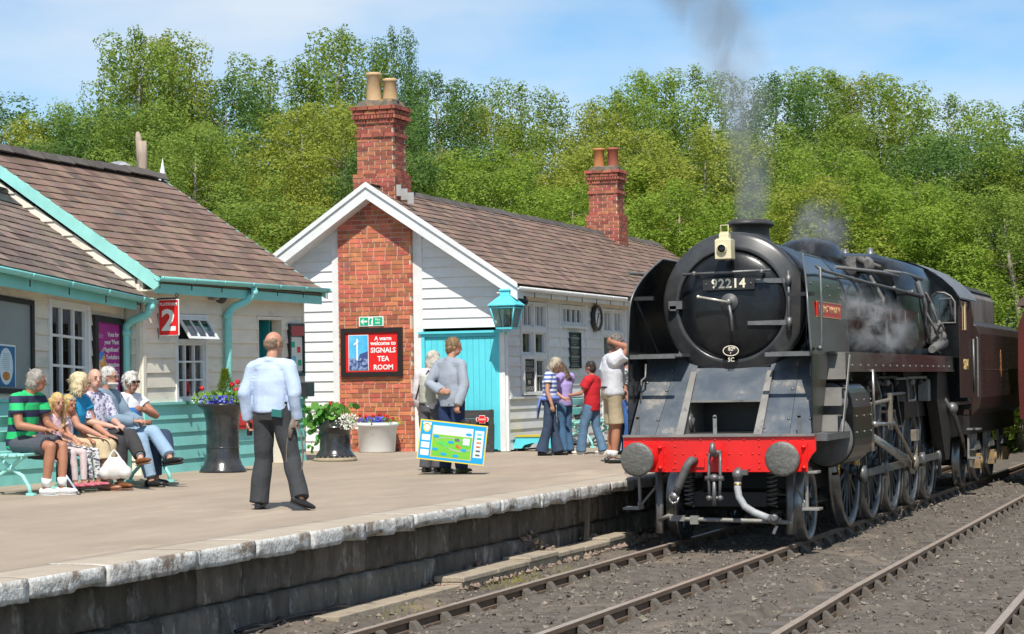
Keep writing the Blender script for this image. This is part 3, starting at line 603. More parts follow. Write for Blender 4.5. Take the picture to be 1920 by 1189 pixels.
def chimney(name, cx, cy, wx, wy, zb, zt, parent, pots, limit=0):
    c = MB(); lv = [(zb, zb+.30*(zt-zb), .06), (zb+.30*(zt-zb), zt-.40, 0.)]
    c.bb(cx-wx/2-.048, cx+wx/2+.048, cy-wy/2-.048, cy+wy/2+.048, zb-.9, lv[0][1]); c.bb(cx-wx/2+.012, cx+wx/2-.012, cy-wy/2+.012, cy+wy/2-.012, lv[0][1], zt); o = c.build(name, MORTAR, parent)
    mb = MB(); z = zb-.85; row = 0
    def ring(z, h, ex, brickl=BL):
        hx, hy = wx/2+ex, wy/2+ex
        for axis, ln, sg in (('x', hx, -1), ('x', hx, 1), ('y', hy, -1), ('y', hy, 1)):
            x = -ln+(0 if row % 2 else -.11)
            while x < ln-.01:
                a, b_ = max(x, -ln), min(x+brickl, ln)
                if axis == 'y': a, b_ = max(a, -ln+.10), min(b_, ln-.10)
                if b_-a > .02:
                    m_ = (a+b_)/2; j = rb_.uniform(-.003, .003)
                    if axis == 'x': mb.box((cx+m_, cy+sg*(hy-.05)+j, z+h/2), (b_-a, .10, h))
                    else: mb.box((cx+sg*(hx-.05)+j, cy+m_, z+h/2), (.10, b_-a, h))
                x += brickl+BJ
    while z < zt-.02:
        t = zt-z; ex = .06 if z < lv[0][1] else 0.
        if .52 < t < .60: ex = .028
        if t < .36: ex = .03
        if t < .27: ex = .055
        if t < .10: ex = .085
        if .18 < t <= .27: ring(z, BH, ex+.012, .045)
        else: ring(z, BH, ex)
        z += BH+.0145; row += 1
    mb.build('brickwork', BRICKD, o, kind='stuff')
    b = MB(); b.box((cx, cy, zt+.05), (wx+.02, wy+.02, .11), None, (.88, .85)); b.ball((cx-.15, cy-.05, zt+.09), (.2, .2, .07)); b.ball((cx+.15, cy, zt+.09), (.2, .2, .07)); b.build('flaunching', M('flaunching_' , (.20, .16, .12), .95, c2=(.06, .055, .05), scale=5, bump=.6, c3=(.4, .25, .06), s3=4), o)
    for (px_, py_, r0, r1, h, m) in pots:
        b = MB(); b.lathe([(r0, 0), (r0*.98, .02), (r1, h-.06), (r1+.018, h-.05), (r1+.018, h-.01), (r1, h), (r1-.03, h), (r1-.035, h-.2), (.001, h-.21)], (cx+px_, cy+py_, zt+.07), (0, 0, 1), 20); b.build('chimney_pot', m, o)
    return o
BUFF = M('buff_pot', (.62, .43, .24), .7, c2=(.52, .34, .17), scale=4); TERRA = M('terracotta_pot', (.58, .25, .09), .7, c2=(.42, .14, .05), scale=4); REDP = M('red_pot', (.40, .11, .06), .7, c2=(.3, .09, .06), scale=4)
chimney('chimney', -8.80, 11.08, .70, .60, 5.15, 6.95, TC, [(-.10, -.08, .145, .125, .55, BUFF), (.17, .02, .145, .115, .44, BUFF)])
chimney('chimney', -8.72, 24.4, .70, .60, 5.42, 6.95, TC, [(-.16, -.05, .13, .125, .5, TERRA), (.17, .0, .13, .125, .5, REDP)])
b = MB()
for i in range(3): b.box((-8.42+.0, 10.86+i*.2, 5.50-.0-.05*i*0), (.012, .19, .22)); b.box((-8.36+i*.12, 10.76, 5.42-i*.075), (.12, .012, .2))
b.build('flashing', M('lead_grey', (.28, .28, .27), .6, c2=(.42, .42, .4), scale=4), TC)
# roof
eC = V((-6.05, 10.28, 3.66)); vC = V((-1, 0, K)).normalized(); slC = 2.70*math.sqrt(1+K*K)
b = MB(); b.py([(-6.08, 3.63), (CX, 3.63+2.67*K), (CX-2.7, 3.62), (CX-2.7, 3.57), (CX, 3.57+2.67*K), (-6.08, 3.57)], 10.30, CF); roofC = b.build('roof', SLATED, TC)
slates(roofC, eC+V((0, 0, .008)), (0, 1, 0), vC, 18.6, slC, .19, .30, SLATE, 300, seed=14)
slates(roofC, eC+V((-5.4, 0, .008)), (0, 1, 0), V((1, 0, K)), 1.8, slC, .19, .30, SLATE, 0, seed=15)
ridge_tiles(roofC, (CX, 11.45, 5.50), (CX, 24., 5.50), 28, RIDGE, .10); ridge_tiles(roofC, (CX, 10.26, 5.49), (CX, 10.72, 5.49), 1, RIDGE, .10); ridge_tiles(roofC, (CX, 24.8, 5.50), (CX, 28.9, 5.50), 9, RIDGE, .10)
b = MB(); yb0, yb1 = 10.24, 10.29
for sx in (1, -1):
    xo = CX+sx*2.78
    b.py([(xo, 3.40), (xo, 3.66), (CX, 3.66+2.78*K), (CX, 3.40+2.78*K)], yb0, yb1)
    b.py([(xo+sx*.01, 3.60), (xo+sx*.01, 3.69), (CX, 3.69+2.79*K), (CX, 3.60+2.79*K)], yb0-.035, yb0)
    b.py([(xo-sx*.04, 3.43), (xo-sx*.04, 3.56), (CX, 3.56+2.74*K), (CX, 3.43+2.74*K)], yb1, CG)
    b.build('bargeboard', TRIMW, TC); b = MB()
b = MB(); b.bb(-6.10, -6.06, 10.29, CF, 3.49, 3.59); b.build('fascia', TRIMW, TC); b = MB(); b.bb(-6.36, -6.10, 10.29, CF, 3.52, 3.54); b.build('soffit', TRIMW, TC); b = MB(); b.bb(-6.40, -6.32, CG, CF, 3.44, 3.52); b.build('cornice', CREAM, TC)
gutter(TC, (-6.0, 10.29, 3.63), (-6.0, CF, 3.66), TRIMW, .07)
# front wall
WC = Wall((CR, CG, 0), (0, 1, 0), (1, 0, 0)); Lc = CF-CG
opC = [(.72, 2.14, 1.72, 3.46), (3.02, 4.36, 3.04, 3.46), (5.55, 7.0, 1.72, 3.46)]
clap(WC, TC, 'front_wall', [1.74+.178*i for i in range(11)], lambda z: (.07, Lc), opC, WHITE)
clap(WC, TC, 'front_skirt', [.82+.176*i for i in range(6)], lambda z: (.07, Lc), [], WHITE, .04, .018)
for u_ in (0, 2.2, 2.9, 4.45, 5.45, 7.05): b = MB(); WC.slab(b, u_, u_+.07, .8, 3.46, -.04, .045); b.build('wall_post', TRIMW, TC)
b = MB(); WC.slab(b, .07, Lc, 1.70, 1.74, -.02, .065); b.build('dado_rail', TRIMW, TC)
for u0 in (.78, 5.6):
    window(WC, TC, u0, u0+.60, 2.98, 3.38, 3, 1, fw=.05, bar=.03, sill=False); window(WC, TC, u0+.70, u0+1.30, 2.98, 3.38, 3, 1, fw=.05, bar=.03, sill=False)
    window(WC, TC, u0, u0+.60, 2.50, 2.88, 1, 1, fw=.05, sill=False); window(WC, TC, u0+.70, u0+1.30, 2.50, 2.88, 1, 1, fw=.05, sill=False)
    window(WC, TC, u0+.70, u0+1.30, 1.80, 2.40, 1, 2, fw=.05, sill=False)
    if u0 > 2: window(WC, TC, u0, u0+.60, 1.80, 2.40, 1, 2, fw=.05, sill=False)
bs = sign(WC, TC, .74, 1.42, 1.76, 2.46, .06, TRIMW, M('blackboard', (.015, .016, .016), .7, c2=(.03, .03, .03), scale=3), .05, name='menu_blackboard')
for i, t_ in enumerate(('ROLLOS', 'ICECREAM', 'SOLD', 'IN', 'TEA ROOM')): put_text(t_, .115, WC.P(1.08, 2.32-i*.112, .053), (0, 1, 0), (0, 0, 1), M('chalk', (.55, .55, .52), .9), bs, ext=.0008, bold=-.002)
window(WC, TC, 3.08, 4.30, 3.09, 3.38, 4, 1, fw=.05, bar=.05, sill=True)
mn = sign(WC, TC, 3.46, 4.10, 2.24, 2.92, .02, M('slate_green', (.03, .05, .045), .5), M('slate_green', (.03, .05, .045), .5), .03, name='menu_board')
for i in range(17):
    l = .23 if i % 5 else .12; patch(WC, mn, rect(3.78-l, 3.78+l*(.6+.4*((i*7) % 5)/4), 2.86-i*.035, 2.867-i*.035), .032, M('menu_text', (.45, .48, .45), .6), 'print')
# clock
b = MB(); b.lathe([(.20, 0), (.255, 0), (.27, .03), (.255, .085), (.235, .10), (.215, .085), (.215, .06), (.001, .06)], WC.P(5.07, 3.22, .02), (1, 0, 0), 32); ck = b.build('wall_clock', BLACK, TC)
b = MB(); b.lathe([(.213, 0), (.213, .006), (.001, .006)], WC.P(5.07, 3.22, .078), (1, 0, 0), 32); b.build('clock_face', PRINTW, ck)
b = MB()
for k in range(12): a = k*math.pi/6; WC.slab(b, 5.07+.18*math.sin(a)-.008, 5.07+.18*math.sin(a)+.008, 3.22+.18*math.cos(a)-.014, 3.22+.18*math.cos(a)+.014, .088, .09)
b.tube([WC.P(5.07, 3.22, .092), WC.P(5.0, 3.09, .092)], .008, 4); b.tube([WC.P(5.07, 3.22, .095), WC.P(5.11, 3.32, .095)], .01, 4); b.build('clock_hands', BLACK, ck)
b = MB(); b.bb(CL, CL+.06, CG, CF, .8, 3.6); b.bb(CL, CR-.08, CF-.06, CF, .8, 3.6); b.build('rear_wall', WHITE, TC)
b = MB(); b.ball((-6.2, 11.05, 3.40), (.14, .14, .12), 14, 8); b.build('ceiling_lamp', BLACK, TC)
b = MB()
for s in (0, 1):
    b.tube([(-6.3, 18.0+s*.25, 3.35-.03*k_+.0) for k_ in range(9)], .012, 5); b.tube([(-6.3+.03*k_, 18.0+s*.25, 3.1+.08*math.sin(k_)) for k_ in range(9)], .012, 5)
b.build('scroll_bracket', IRON, TC)
# signs on the brick stack (things of their own)
WS = Wall((CX, SY-.003, 0), (1, 0, 0), (0, -1, 0))
s1 = sign(WS, None, -.64, .53, 2.13, 2.99, .085, FRAMEB, RED, .03, name='tea_room_sign'); tag(s1, 'large black framed red sign welcoming visitors to the tea room on the brick stack', 'sign')
patch(WS, s1, rect(-.50, -.115, 2.24, 2.87), .032, PRINTW, 'print'); patch(WS, s1, rect(-.49, -.125, 2.25, 2.86), .035, SKYB, 'print')
patch(WS, s1, rect(-.49, -.125, 2.25, 2.46), .038, NAVY, 'print'); patch(WS, s1, [(-.3, 2.46), (-.125, 2.46), (-.125, 2.58), (-.28, 2.53)], .038, M('print_slate', (.05, .08, .25), .5), 'print'); patch(WS, s1, rect(-.345, -.315, 2.42, 2.80), .041, PRINTW, 'print'); patch(WS, s1, [(-.39, 2.68), (-.30, 2.74), (-.30, 2.77), (-.39, 2.72)], .044, PRINTW, 'print')
for t_, s_, z in (('A warm', .10, 2.80), ('welcome to', .10, 2.715), ('SIGNALS', .125, 2.59), ('TEA', .125, 2.44), ('ROOM', .125, 2.29)):
    put_text(t_, s_, WS.P(.165, z, .034), (1, 0, 0), (0, 0, 1), PRINTW, s1, ext=.001, bold=.003)
s2 = MB(); WS.slab(s2, -.30, .17, 3.02, 3.19, 0, .012); s2 = s2.build('fire_exit_sign', PRINTW, None, label='small green fire exit sign with an arrow above the red tea room sign', cat='sign')
patch(WS, s2, rect(-.28, -.12, 3.035, 3.175), .014, SIGNG, 'print'); patch(WS, s2, rect(-.03, .15, 3.035, 3.175), .014, SIGNG, 'print')
patch(WS, s2, [(-.27, 3.105), (-.215, 3.155), (-.195, 3.155), (-.225, 3.12), (-.14, 3.12), (-.14, 3.09), (-.225, 3.09), (-.195, 3.055), (-.215, 3.055)], .017, PRINTW, 'print')
patch(WS, s2, [(-.10, 3.05), (-.06, 3.05), (-.07, 3.10), (-.045, 3.15), (-.08, 3.165), (-.105, 3.12)], .014, SIGNG, 'print')
put_text('Fire', .06, WS.P(.06, 3.135, .017), (1, 0, 0), (0, 0, 1), PRINTW, s2, ext=.0008, bold=.001); put_text('exit', .06, WS.P(.06, 3.08, .017), (1, 0, 0), (0, 0, 1), PRINTW, s2, ext=.0008, bold=.001)
# ================================================================== hillside and wood
def cam_point(u, v, Z): return CAM+(F+RR*((u-960)/f_px)-UU*((v-594.5)/f_px))*Z
def hill(x, y):
    d = (V((x, y, 0))-V((CAM.x, CAM.y, 0))).dot(V((F.x, F.y, 0)).normalized())
    t = max(0., min(1., (d-57)/50)); return .2+4.5*t*t*(3-2*t)+.5*fbm(x*.06, y*.06)*min(1, t*4)
b = MB(); b.smooth = True; n1, n2 = 60, 40; fw = V((F.x, F.y, 0)).normalized(); rt = V((fw.y, -fw.x, 0)); vs = []
for j in range(n2):
    for i in range(n1):
        d = 57+j*3.2; p = V((CAM.x, CAM.y, 0))+fw*d+rt*((i/(n1-1)-.5)*150); vs.append((p.x, p.y, hill(p.x, p.y)-.4*(j == 0)))
b._add(vs, [(j*n1+i, j*n1+i+1, (j+1)*n1+i+1, (j+1)*n1+i) for j in range(n2-1) for i in range(n1-1)])
b.build('hillside', M('undergrowth', (.05, .075, .02), .95, c2=(.03, .05, .015), scale=.6, bump=1, bscale=3), kind='structure', fix=False)
def leafmat(name, c, c2):
    m = M(name, c, .55, c2=c2, scale=.9, island=.22, trans=.50, spec=.25); return m
LEAF = [leafmat('birch_leaf_mid', (.29, .385, .065), (.215, .315, .055)), leafmat('birch_leaf_yellow', (.39, .43, .07), (.31, .36, .06)), leafmat('birch_leaf_deep', (.165, .275, .065), (.12, .215, .055)), leafmat('birch_leaf_fresh', (.31, .43, .055), (.24, .355, .05))]
BARK = M('birch_bark', (.34, .30, .24), .8, c2=(.10, .085, .065), scale=6, stretch=(1, 1, .3), bump=.3)
def make_tree(seed, droop=.5, dens=1., slim=1.):
    r = random.Random(seed); H = 12.; trunk = MB(); lv = MB()
    lean = V((r.uniform(-.5, .5), r.uniform(-.5, .5), 0))
    def axis(h): return V((lean.x*h*h+.12*math.sin(h*7+seed), lean.y*h*h+.12*math.cos(h*6+seed), h*H))
    trunk.tube([axis(k/10*.93) for k in range(11)], [.15*(1-k/10)**.8+.012 for k in range(11)], 7)
    def leaf(pl, out, hang=0.):
        s = r.uniform(.026, .047); n_ = (out*1.0+V((r.gauss(0, .36), r.gauss(0, .36)-.1, r.gauss(0, .34)+.3))).normalized(); a = n_.orthogonal().normalized()
        a.rotate(Matrix.Rotation(r.uniform(0, 6.3), 3, n_)); a = (a-Z_*(.3+hang)).normalized(); bb_ = n_.cross(a).normalized()
        lv._add([pl-a*s*1.25, pl+bb_*s*.72, pl+a*s*1.25, pl-bb_*s*.72], [(0, 1, 2, 3)])
    nb = int(54*dens)
    for i in range(nb):
        h = min(.975, .14+.85*((i+.5)/nb)**.9+r.uniform(-.025, .025)); az = i*2.4+r.uniform(-.6, .6)
        prof = math.sqrt(max(0, 1-((h-.44)/.60)**2))*.95+.05
        Lb = 2.5*slim*prof*r.uniform(.55, 1.12); p = axis(h); d = V((math.cos(az), math.sin(az), 0))
        pts = [p+d*(Lb*q/5)+Z_*(Lb*(.75*q/5-(.5+droop*.5)*(q/5)**2)) for q in range(6)]
        trunk.tube(pts[:5] if h < .8 else pts[:3], [(.030*(1-q/5.5)*(1-h*.75)+.004) for q in range(5 if h < .8 else 3)], 4, caps=False)
        for c in range(2 if Lb > 1.3 else 1):
            q = (1., .55)[c]*r.uniform(.85, 1.); qi = min(4, int(q*5)); pc = pts[qi].lerp(pts[qi+1], q*5-qi)
            ra = r.uniform(.50, .86)*(1.-.42*max(0, h-.55)/.45)*(1 if c == 0 else .85); rz = ra*r.uniform(.85, 1.15)
            for l in range(int(540*ra*ra/.45*dens)):
                u = V((r.gauss(0, 1), r.gauss(0, 1), r.gauss(0, 1)+.15)).normalized(); rr2 = r.uniform(.55, 1.)**.5*(1+.22*math.sin(u.x*5+i)*math.sin(u.z*6+c)+r.gauss(0, .07))
                leaf(pc+V((u.x*ra, u.y*ra, u.z*rz))*rr2, u)
            for st in range(int(7*droop+3)):   # drooping sprays under the lobe
                a = r.uniform(0, 6.3); b0 = pc+V((math.cos(a)*ra*r.uniform(.3, 1.), math.sin(a)*ra*r.uniform(.3, 1.), -rz*.3)); ln = r.uniform(.4, 1.1)*(.6+droop)
                for l in range(int(ln*30)): leaf(b0+V((r.gauss(0, .05), r.gauss(0, .05), -ln*r.random())), V((math.cos(a), math.sin(a), .2)), .8)
    for c in range(4):
        pc = axis(.93+.02*c)+V((r.gauss(0, .12), r.gauss(0, .12), 0)); ra = .42-.06*c
        for l in range(150): u = V((r.gauss(0, 1), r.gauss(0, 1), r.gauss(0, 1.2))).normalized(); leaf(pc+V((u.x*ra, u.y*ra, u.z*ra*1.5))*r.uniform(.4, 1.1), u)
    return trunk.mesh('trunk', BARK), lv
PROT = []
for i, (sd, dr_, de, sm) in enumerate(((1, .62, 1., .85), (2, .35, 1.05, 1.), (3, .8, .95, .8), (4, .45, 1.05, 1.1), (5, .55, 1., .95))):
    tm, lv = make_tree(sd, dr_, de, sm); PROT.append((tm, lv.mesh('crown', LEAF[0], fix=False)))
rt_ = random.Random(77)
TREE_GRP = 'birches of the wood behind the station'
def plant(u, v, Z, wpx, kind, leaf, label=None, ang=None):
    top = cam_point(u, v, Z); z0 = hill(top.x, top.y)-.3; H = max(4., top.z-z0); o = empty('birch_tree', (top.x, top.y, z0), label or 'leafy birch in the unbroken green mass of the wood behind the station', 'tree', TREE_GRP)
    tm, cm = PROT[kind]; a = rt_.uniform(0, 6.3) if ang is None else ang
    wsc = (wpx/f_px*Z)/4.6
    t = link('trunk', tm, o); c = link('crown', cm, o); c.material_slots[0].link = 'OBJECT'; c.material_slots[0].material = LEAF[leaf]
    for q in (t, c): q.scale = (wsc, wsc, H/12.); q.rotation_euler.z = a
SK = [(232, 58, 60, 250, 0, 0, 'tall twin-topped birch at the left rising highest above the slate roof'), (300, 72, 62, 230, 2, 1, 'tall birch just right of the twin-topped one above the left roof'), (60, 225, 58, 260, 1, 1, 'low rounded birch at the far left edge above the roof'), (150, 212, 60, 220, 3, 3, 'mid-height birch between the left edge tree and the tallest left birch'),
 (440, 140, 62, 220, 0, 2, 'birch with a dark rounded top left of the near brick chimney'), (545, 118, 66, 230, 1, 0, 'birch with a leafy shoulder left of the near chimney pots'), (622, 58, 66, 240, 2, 0, 'tall birch with a pointed airy top just left of the near chimney pots'), (728, 62, 68, 140, 0, 2, 'slim dark topped birch directly behind the near chimney pots'),
 (822, 142, 64, 230, 4, 2, 'pointed birch standing just right of the near brick chimney'), (905, 200, 66, 210, 3, 1, 'lower birch in the dip between the two chimneys'), (1010, 165, 68, 210, 1, 0, 'birch with thin top left of the far chimney'), (1095, 192, 66, 190, 0, 1, 'birch behind the far orange chimney pots'), (1160, 175, 68, 200, 4, 0, 'birch just right of the far orange chimney pots'),
 (1222, 138, 70, 200, 2, 3, 'pointed birch left of the smoke plume'), (1308, 128, 70, 220, 4, 0, 'tall birch partly veiled by the smoke plume'), (1432, 142, 68, 220, 0, 2, 'birch just right of the smoke plume above the locomotive'), (1545, 136, 70, 260, 3, 0, 'broad birch above the locomotive boiler'), (1640, 142, 72, 230, 2, 1, 'birch with long drooping brown-tipped boughs against the sky at right'),
 (1790, 182, 66, 240, 4, 0, 'open airy birch with sky showing through at the right'), (1900, 255, 60, 250, 1, 2, 'deep green tree at the right edge above the carriage')]
for a in SK: plant(a[0], a[1], a[2]+8, a[3]*1.3, *a[4:])
for i in range(32):   # back and front filling of the wood
    u = -40+i*68+rt_.uniform(-22, 22); v = np.interp(u, [0, 230, 420, 480, 620, 760, 900, 1010, 1200, 1430, 1640, 1700, 1790, 1920], [300, 190, 250, 270, 180, 250, 290, 270, 250, 240, 250, 300, 270, 330])+rt_.uniform(-15, 60)
    plant(u, float(v), rt_.uniform(60, 68), rt_.uniform(280, 380), rt_.randrange(5), rt_.choice((0, 1, 1, 3, 2)))
for i in range(17):
    u = -30+i*120+rt_.uniform(-30, 30); plant(u, float(350+rt_.uniform(-30, 50)), rt_.uniform(57.5, 60), rt_.uniform(300, 400), rt_.randrange(5), rt_.choice((1, 3, 0, 3)))
for i in range(9):   # the wood goes on down the right side of the line
    x, y = 24+rt_.uniform(-3, 6), -6+i*8.5; o = empty('birch_tree', (x, y, -.3), 'birch beside the line beyond the right edge of the picture', 'tree', 'birches along the right side of the line')
    for nm, me in (('trunk', PROT[i % 5][0]), ('crown', PROT[i % 5][1])): q = link(nm, me, o); q.scale = (1.5, 1.5, 1.0); q.rotation_euler.z = i
for u in list(range(-520, -60, 75))+list(range(1990, 2560, 80)): plant(u+rt_.uniform(-20, 20), rt_.uniform(150, 290), rt_.uniform(60, 72), rt_.uniform(300, 400), rt_.randrange(5), rt_.randrange(4), 'birch of the same wood beyond the edge of the picture')
# shrubs at the foot of the wood
b = MB(); r_ = random.Random(8)
for i in range(130):
    d = r_.uniform(58, 75); p = V((CAM.x, CAM.y, 0))+fw*d+rt*r_.uniform(-.28*d, .28*d); z = hill(p.x, p.y); s = r_.uniform(1.0, 2.1)
    for l in range(170):
        q = V((r_.gauss(0, .5), r_.gauss(0, .5), r_.gauss(0, .5)))
        q = q.normalized()*min(q.length, 1.); pl = V((p.x, p.y, z+s*.6))+q*s; e = r_.uniform(.06, .12); n_ = V((r_.gauss(0, 1), r_.gauss(0, 1), r_.gauss(0, 1)+.5)).normalized(); a = n_.orthogonal().normalized(); bb_ = n_.cross(a)
        b._add([pl-a*e*1.2, pl+bb_*e*.8, pl+a*e*1.2, pl-bb_*e*.8], [(0, 1, 2, 3)])
b.build('scrub', LEAF[3], kind='stuff', label='scrub and bushes at the foot of the birch wood', fix=False)
# ================================================================== locomotive
LB_ = M('loco_black', (.007, .008, .009), .20, c2=(.018, .017, .017), scale=2.2, coat=.0, spec=.4, bump=.03, bscale=6, lo=.45, hi=.75)
LSB = M('smokebox_black', (.006, .007, .009), .26, c2=(.018, .019, .021), scale=2.5, spec=.4, bump=.05, bscale=15)
LAP = M('apron_black_sheen', (.075, .092, .115), .30, c2=(.17, .18, .19), scale=2.2, bump=.05, bscale=20, lo=.4, hi=.75, c3=(.30, .27, .23), s3=2.2, t3=.58)  # sunlit sky sheen on glossy black put into the base colours; weathering streaks over it
LGR = M('dusty_black_steel', (.17, .165, .155), .5, c2=(.28, .265, .24), scale=3.5, bump=.1, c3=(.10, .10, .10), s3=3)
STEEL = M('bright_steel', (.46, .45, .43), .34, .7, c2=(.30, .28, .26), scale=8)
GUNM = M('dull_steel', (.20, .20, .20), .45, .5, c2=(.13, .125, .12), scale=8, bump=.1)
OILY = M('oily_black', (.014, .014, .015), .45, c2=(.03, .027, .024), scale=6)
WHEELP = M('wheel_black', (.05, .06, .07), .33, c2=(.025, .027, .03), scale=5)
BEAM = M('beam_red', (.78, .014, .012), .34, c2=(.60, .014, .012), scale=2.5, coat=.2, bump=.05, bscale=12, c3=(.55, .03, .02), s3=5, t3=.6)
CREAMP = M('lamp_cream', (.72, .64, .42), .45, c2=(.6, .53, .34), scale=9); BRASS = M('brass', (.55, .38, .13), .3, .9)
RUBBER = M('rubber_hose', (.085, .085, .082), .6, c2=(.13, .13, .125), scale=10); PIPEG = M('lagged_pipe', (.40, .41, .42), .6, c2=(.28, .29, .3), scale=8)
BLACKREFL = M('black_brown_reflection', (.022, .014, .012), .40, c2=(.050, .030, .023), scale=1.6, coat=.0, spec=.35, stretch=(1, 1, .5), bump=.02)  # brown reflections on black paintwork mixed into the base colours
NUMC = M('number_cream', (.80, .72, .55), .5); NAMER = M('nameplate_red', (.62, .03, .02), .35)
LO = wempty('steam_locomotive', (0, 6, 0), 'large black steam locomotive with red buffer beam standing beside the platform', 'locomotive')
def lp(b, name, m, p=None, bev=0, **k):
    o = b.build(name, m, p or LO, **k)
    if bev: bevel(o, bev)
    return o
def rivets(pts, n, r, m, parent, name='rivet'):
    b = MB()
    for p in pts:
        b.lathe([(r, 0), (r*.85, r*.5), (r*.4, r*.75), (.0005, r*.8)], p, n, 6)
    return b.build(name, m, parent, kind='stuff')
CZ = 2.885
# buffer beam
b = MB(); b.py([(-1.16, 1.30), (1.17, 1.30), (1.17, 1.13), (1.12, 1.08), (1.075, 1.0), (1.055, .885), (-1.045, .885), (-1.065, 1.0), (-1.11, 1.08), (-1.16, 1.13)], .46, .50); bb0 = lp(b, 'buffer_beam', BEAM, None, .004)
pts = [(x, .46, 1.265) for x in np.arange(-1.08, 1.15, .175)]+[(x, .46, .925) for x in (-.55, -.1, .12, .25, .38)]+[(x, .46, 1.10) for x in (-.42, -.27, -.13, .14, .28, .42)]
for x in (-.66, -.52, .50, .645): pts += [(x, .46, z) for z in (1.19, 1.10, 1.0, .93)]
rivets(pts, (0, -1, 0), .014, BEAM, bb0)
for sx in (-1, 1):
    b = MB(); b.box((sx*.867, .445, 1.06), (.42, .03, .33)); b.lathe([(.145, 0), (.14, -.03), (.125, -.10), (.115, -.26), (.10, -.27), (.075, -.28), (.07, -.36)], (sx*.867, .43, 1.054), (0, 1, 0), 24); bu = lp(b, 'buffer', BEAM)
    for dx in (-.17, .17):
        for dz in (-.12, .12): q = MB(); q.lathe([(.028, 0), (.028, .022), (.014, .024), (.014, .05), (.001, .05)], (sx*.867+dx, .43, 1.06+dz), (0, -1, 0), 6); lp(q, 'bolt', BEAM, bu)
    b = MB(); b.lathe([(.001, -.004), (.10, .0), (.17, .008), (.196, .018), (.203, .03), (.198, .045), (.08, .055), (.07, .09)], (sx*.867, 0, 1.054), (0, 1, 0), 32); lp(b, 'buffer_head', M('buffer_face', (.17, .165, .15), .5, .25, c2=(.10, .095, .085), scale=5, bump=.5, bscale=30, c3=(.27, .26, .24), s3=3.5), bu)
# coupling
b = MB(); b.box((-.01, .45, 1.10), (.13, .02, .17)); lp(b, 'drawhook_plate', BEAM)
b = MB(); b.tube([(0, .46, 1.10), (0, .36, 1.10), (0, .27, 1.11), (0, .20, 1.15), (0, .215, 1.22), (0, .27, 1.235)], [.045, .042, .045, .042, .03, .012], 10); lp(b, 'drawhook', GUNM)
b = MB()
for sx in (-1, 1): b.tube([(sx*.062, .33, 1.12), (sx*.068, .30, 1.0), (sx*.07, .28, .83), (sx*.06, .27, .60)], .019, 8); b.ball((sx*.066, .27, .59), .036)
b.tube([(-.11, .28, .82), (.11, .28, .82)], .03, 8); b.tube([(-.10, .27, .59), (.10, .27, .59)], .022, 8); b.tube([(0, .26, .83), (0, .25, .50)], [.022, .028], 8); b.tube([(-.075, .34, 1.12), (.075, .34, 1.12)], .03, 8); b.ball((0, .26, .83), (.06, .05, .045))
lp(b, 'screw_coupling', GUNM)
# hoses
b = MB(); b.tube([(-.27, .44, 1.02), (-.30, .37, 1.03), (-.335, .34, .98), (-.40, .34, .84), (-.46, .35, .72), (-.49, .37, .63)], [.045, .05, .05, .05, .048, .046], 12)
for k in range(14):
    t = k/13; b.lathe([(.052, -.006), (.056, 0), (.052, .006)], V((-.355, .34, .94)).lerp(V((-.46, .35, .72)), t), (-.105, .01, -.22), 12, caps=False)
h = lp(b, 'vacuum_hose', RUBBER); q = MB(); q.box((-.225, .445, 1.0), (.13, .02, .11)); lp(q, 'hose_flange', BEAM, h)
q = MB(); q.tube([(-.50, .37, .64), (-.52, .36, .58)], .05, 10); q.tube([(-.56, .37, .62), (-.57, .36, .56), (-.53, .35, .52), (-.48, .36, .54), (-.46, .37, .60)], .014, 6); lp(q, 'hose_coupling', STEEL, h)
b = MB(); b.tube([(.25, .40, .80), (.25, .38, .70), (.27, .36, .60), (.34, .35, .49), (.45, .35, .42), (.56, .36, .375), (.63, .36, .35)], .043, 12); h = lp(b, 'steam_heat_pipe', PIPEG)
q = MB(); q.tube([(.25, .45, .90), (.25, .40, .88), (.25, .40, .78)], .052, 10); q.box((.30, .41, .885), (.14, .07, .06)); q.ball((.25, .40, .86), .07); lp(q, 'pipe_valve', GUNM, h)
q = MB(); q.lathe([(.046, -.015), (.05, 0), (.046, .015)], (.25, .39, .745), (0, 0, 1), 12); lp(q, 'copper_band', BRASS, h)
q = MB(); q.tube([(.62, .36, .355), (.72, .35, .31)], .05, 10); q.lathe([(.028, -.05), (.045, -.04), (.045, .02), (.02, .02)], (.70, .31, .36), (0, 1, 0), 14); q.box((.70, .34, .22), (.035, .035, .10), Matrix.Rotation(.4, 3, 'Y')); lp(q, 'pipe_end', GUNM, h)
# apron: one sloping plane from (y .56,z 1.33) to (1.45,2.26)
def ap(z): return .56+(z-1.33)*.957
def apanel(poly, name, m, off=0., th=.014, **k):
    b = MB(); b.prism(poly, lambda x, z: V((x, ap(z)-off, z)), lambda x, z: V((x, ap(z)-off+th, z))); return lp(b, name, m, **k)
b = MB(); b.bb(-1.16, 1.17, .43, 1.15, 1.302, 1.33); lp(b, 'front_platform', LGR); b = MB(); b.bb(1.0, 1.30, .51, 1.9, 1.245, 1.325); lp(b, 'side_platform', GUNM)
for poly in ([(-1.10, 1.33), (-.79, 1.33), (-.74, 2.26), (-1.10, 2.26)], [(-.785, 1.33), (-.50, 1.33), (-.46, 1.75), (-.46, 2.26), (-.735, 2.26)], [(.47, 1.33), (.84, 1.33), (.80, 2.26), (.46, 2.26)], [(.845, 1.33), (1.10, 1.33), (1.10, 2.26), (.805, 2.26)]): apanel(poly, 'apron_plate', LAP)
apanel([(-.46, 1.73), (.46, 1.73), (.46, 2.12), (-.46, 2.12)], 'apron_plate', LAP)
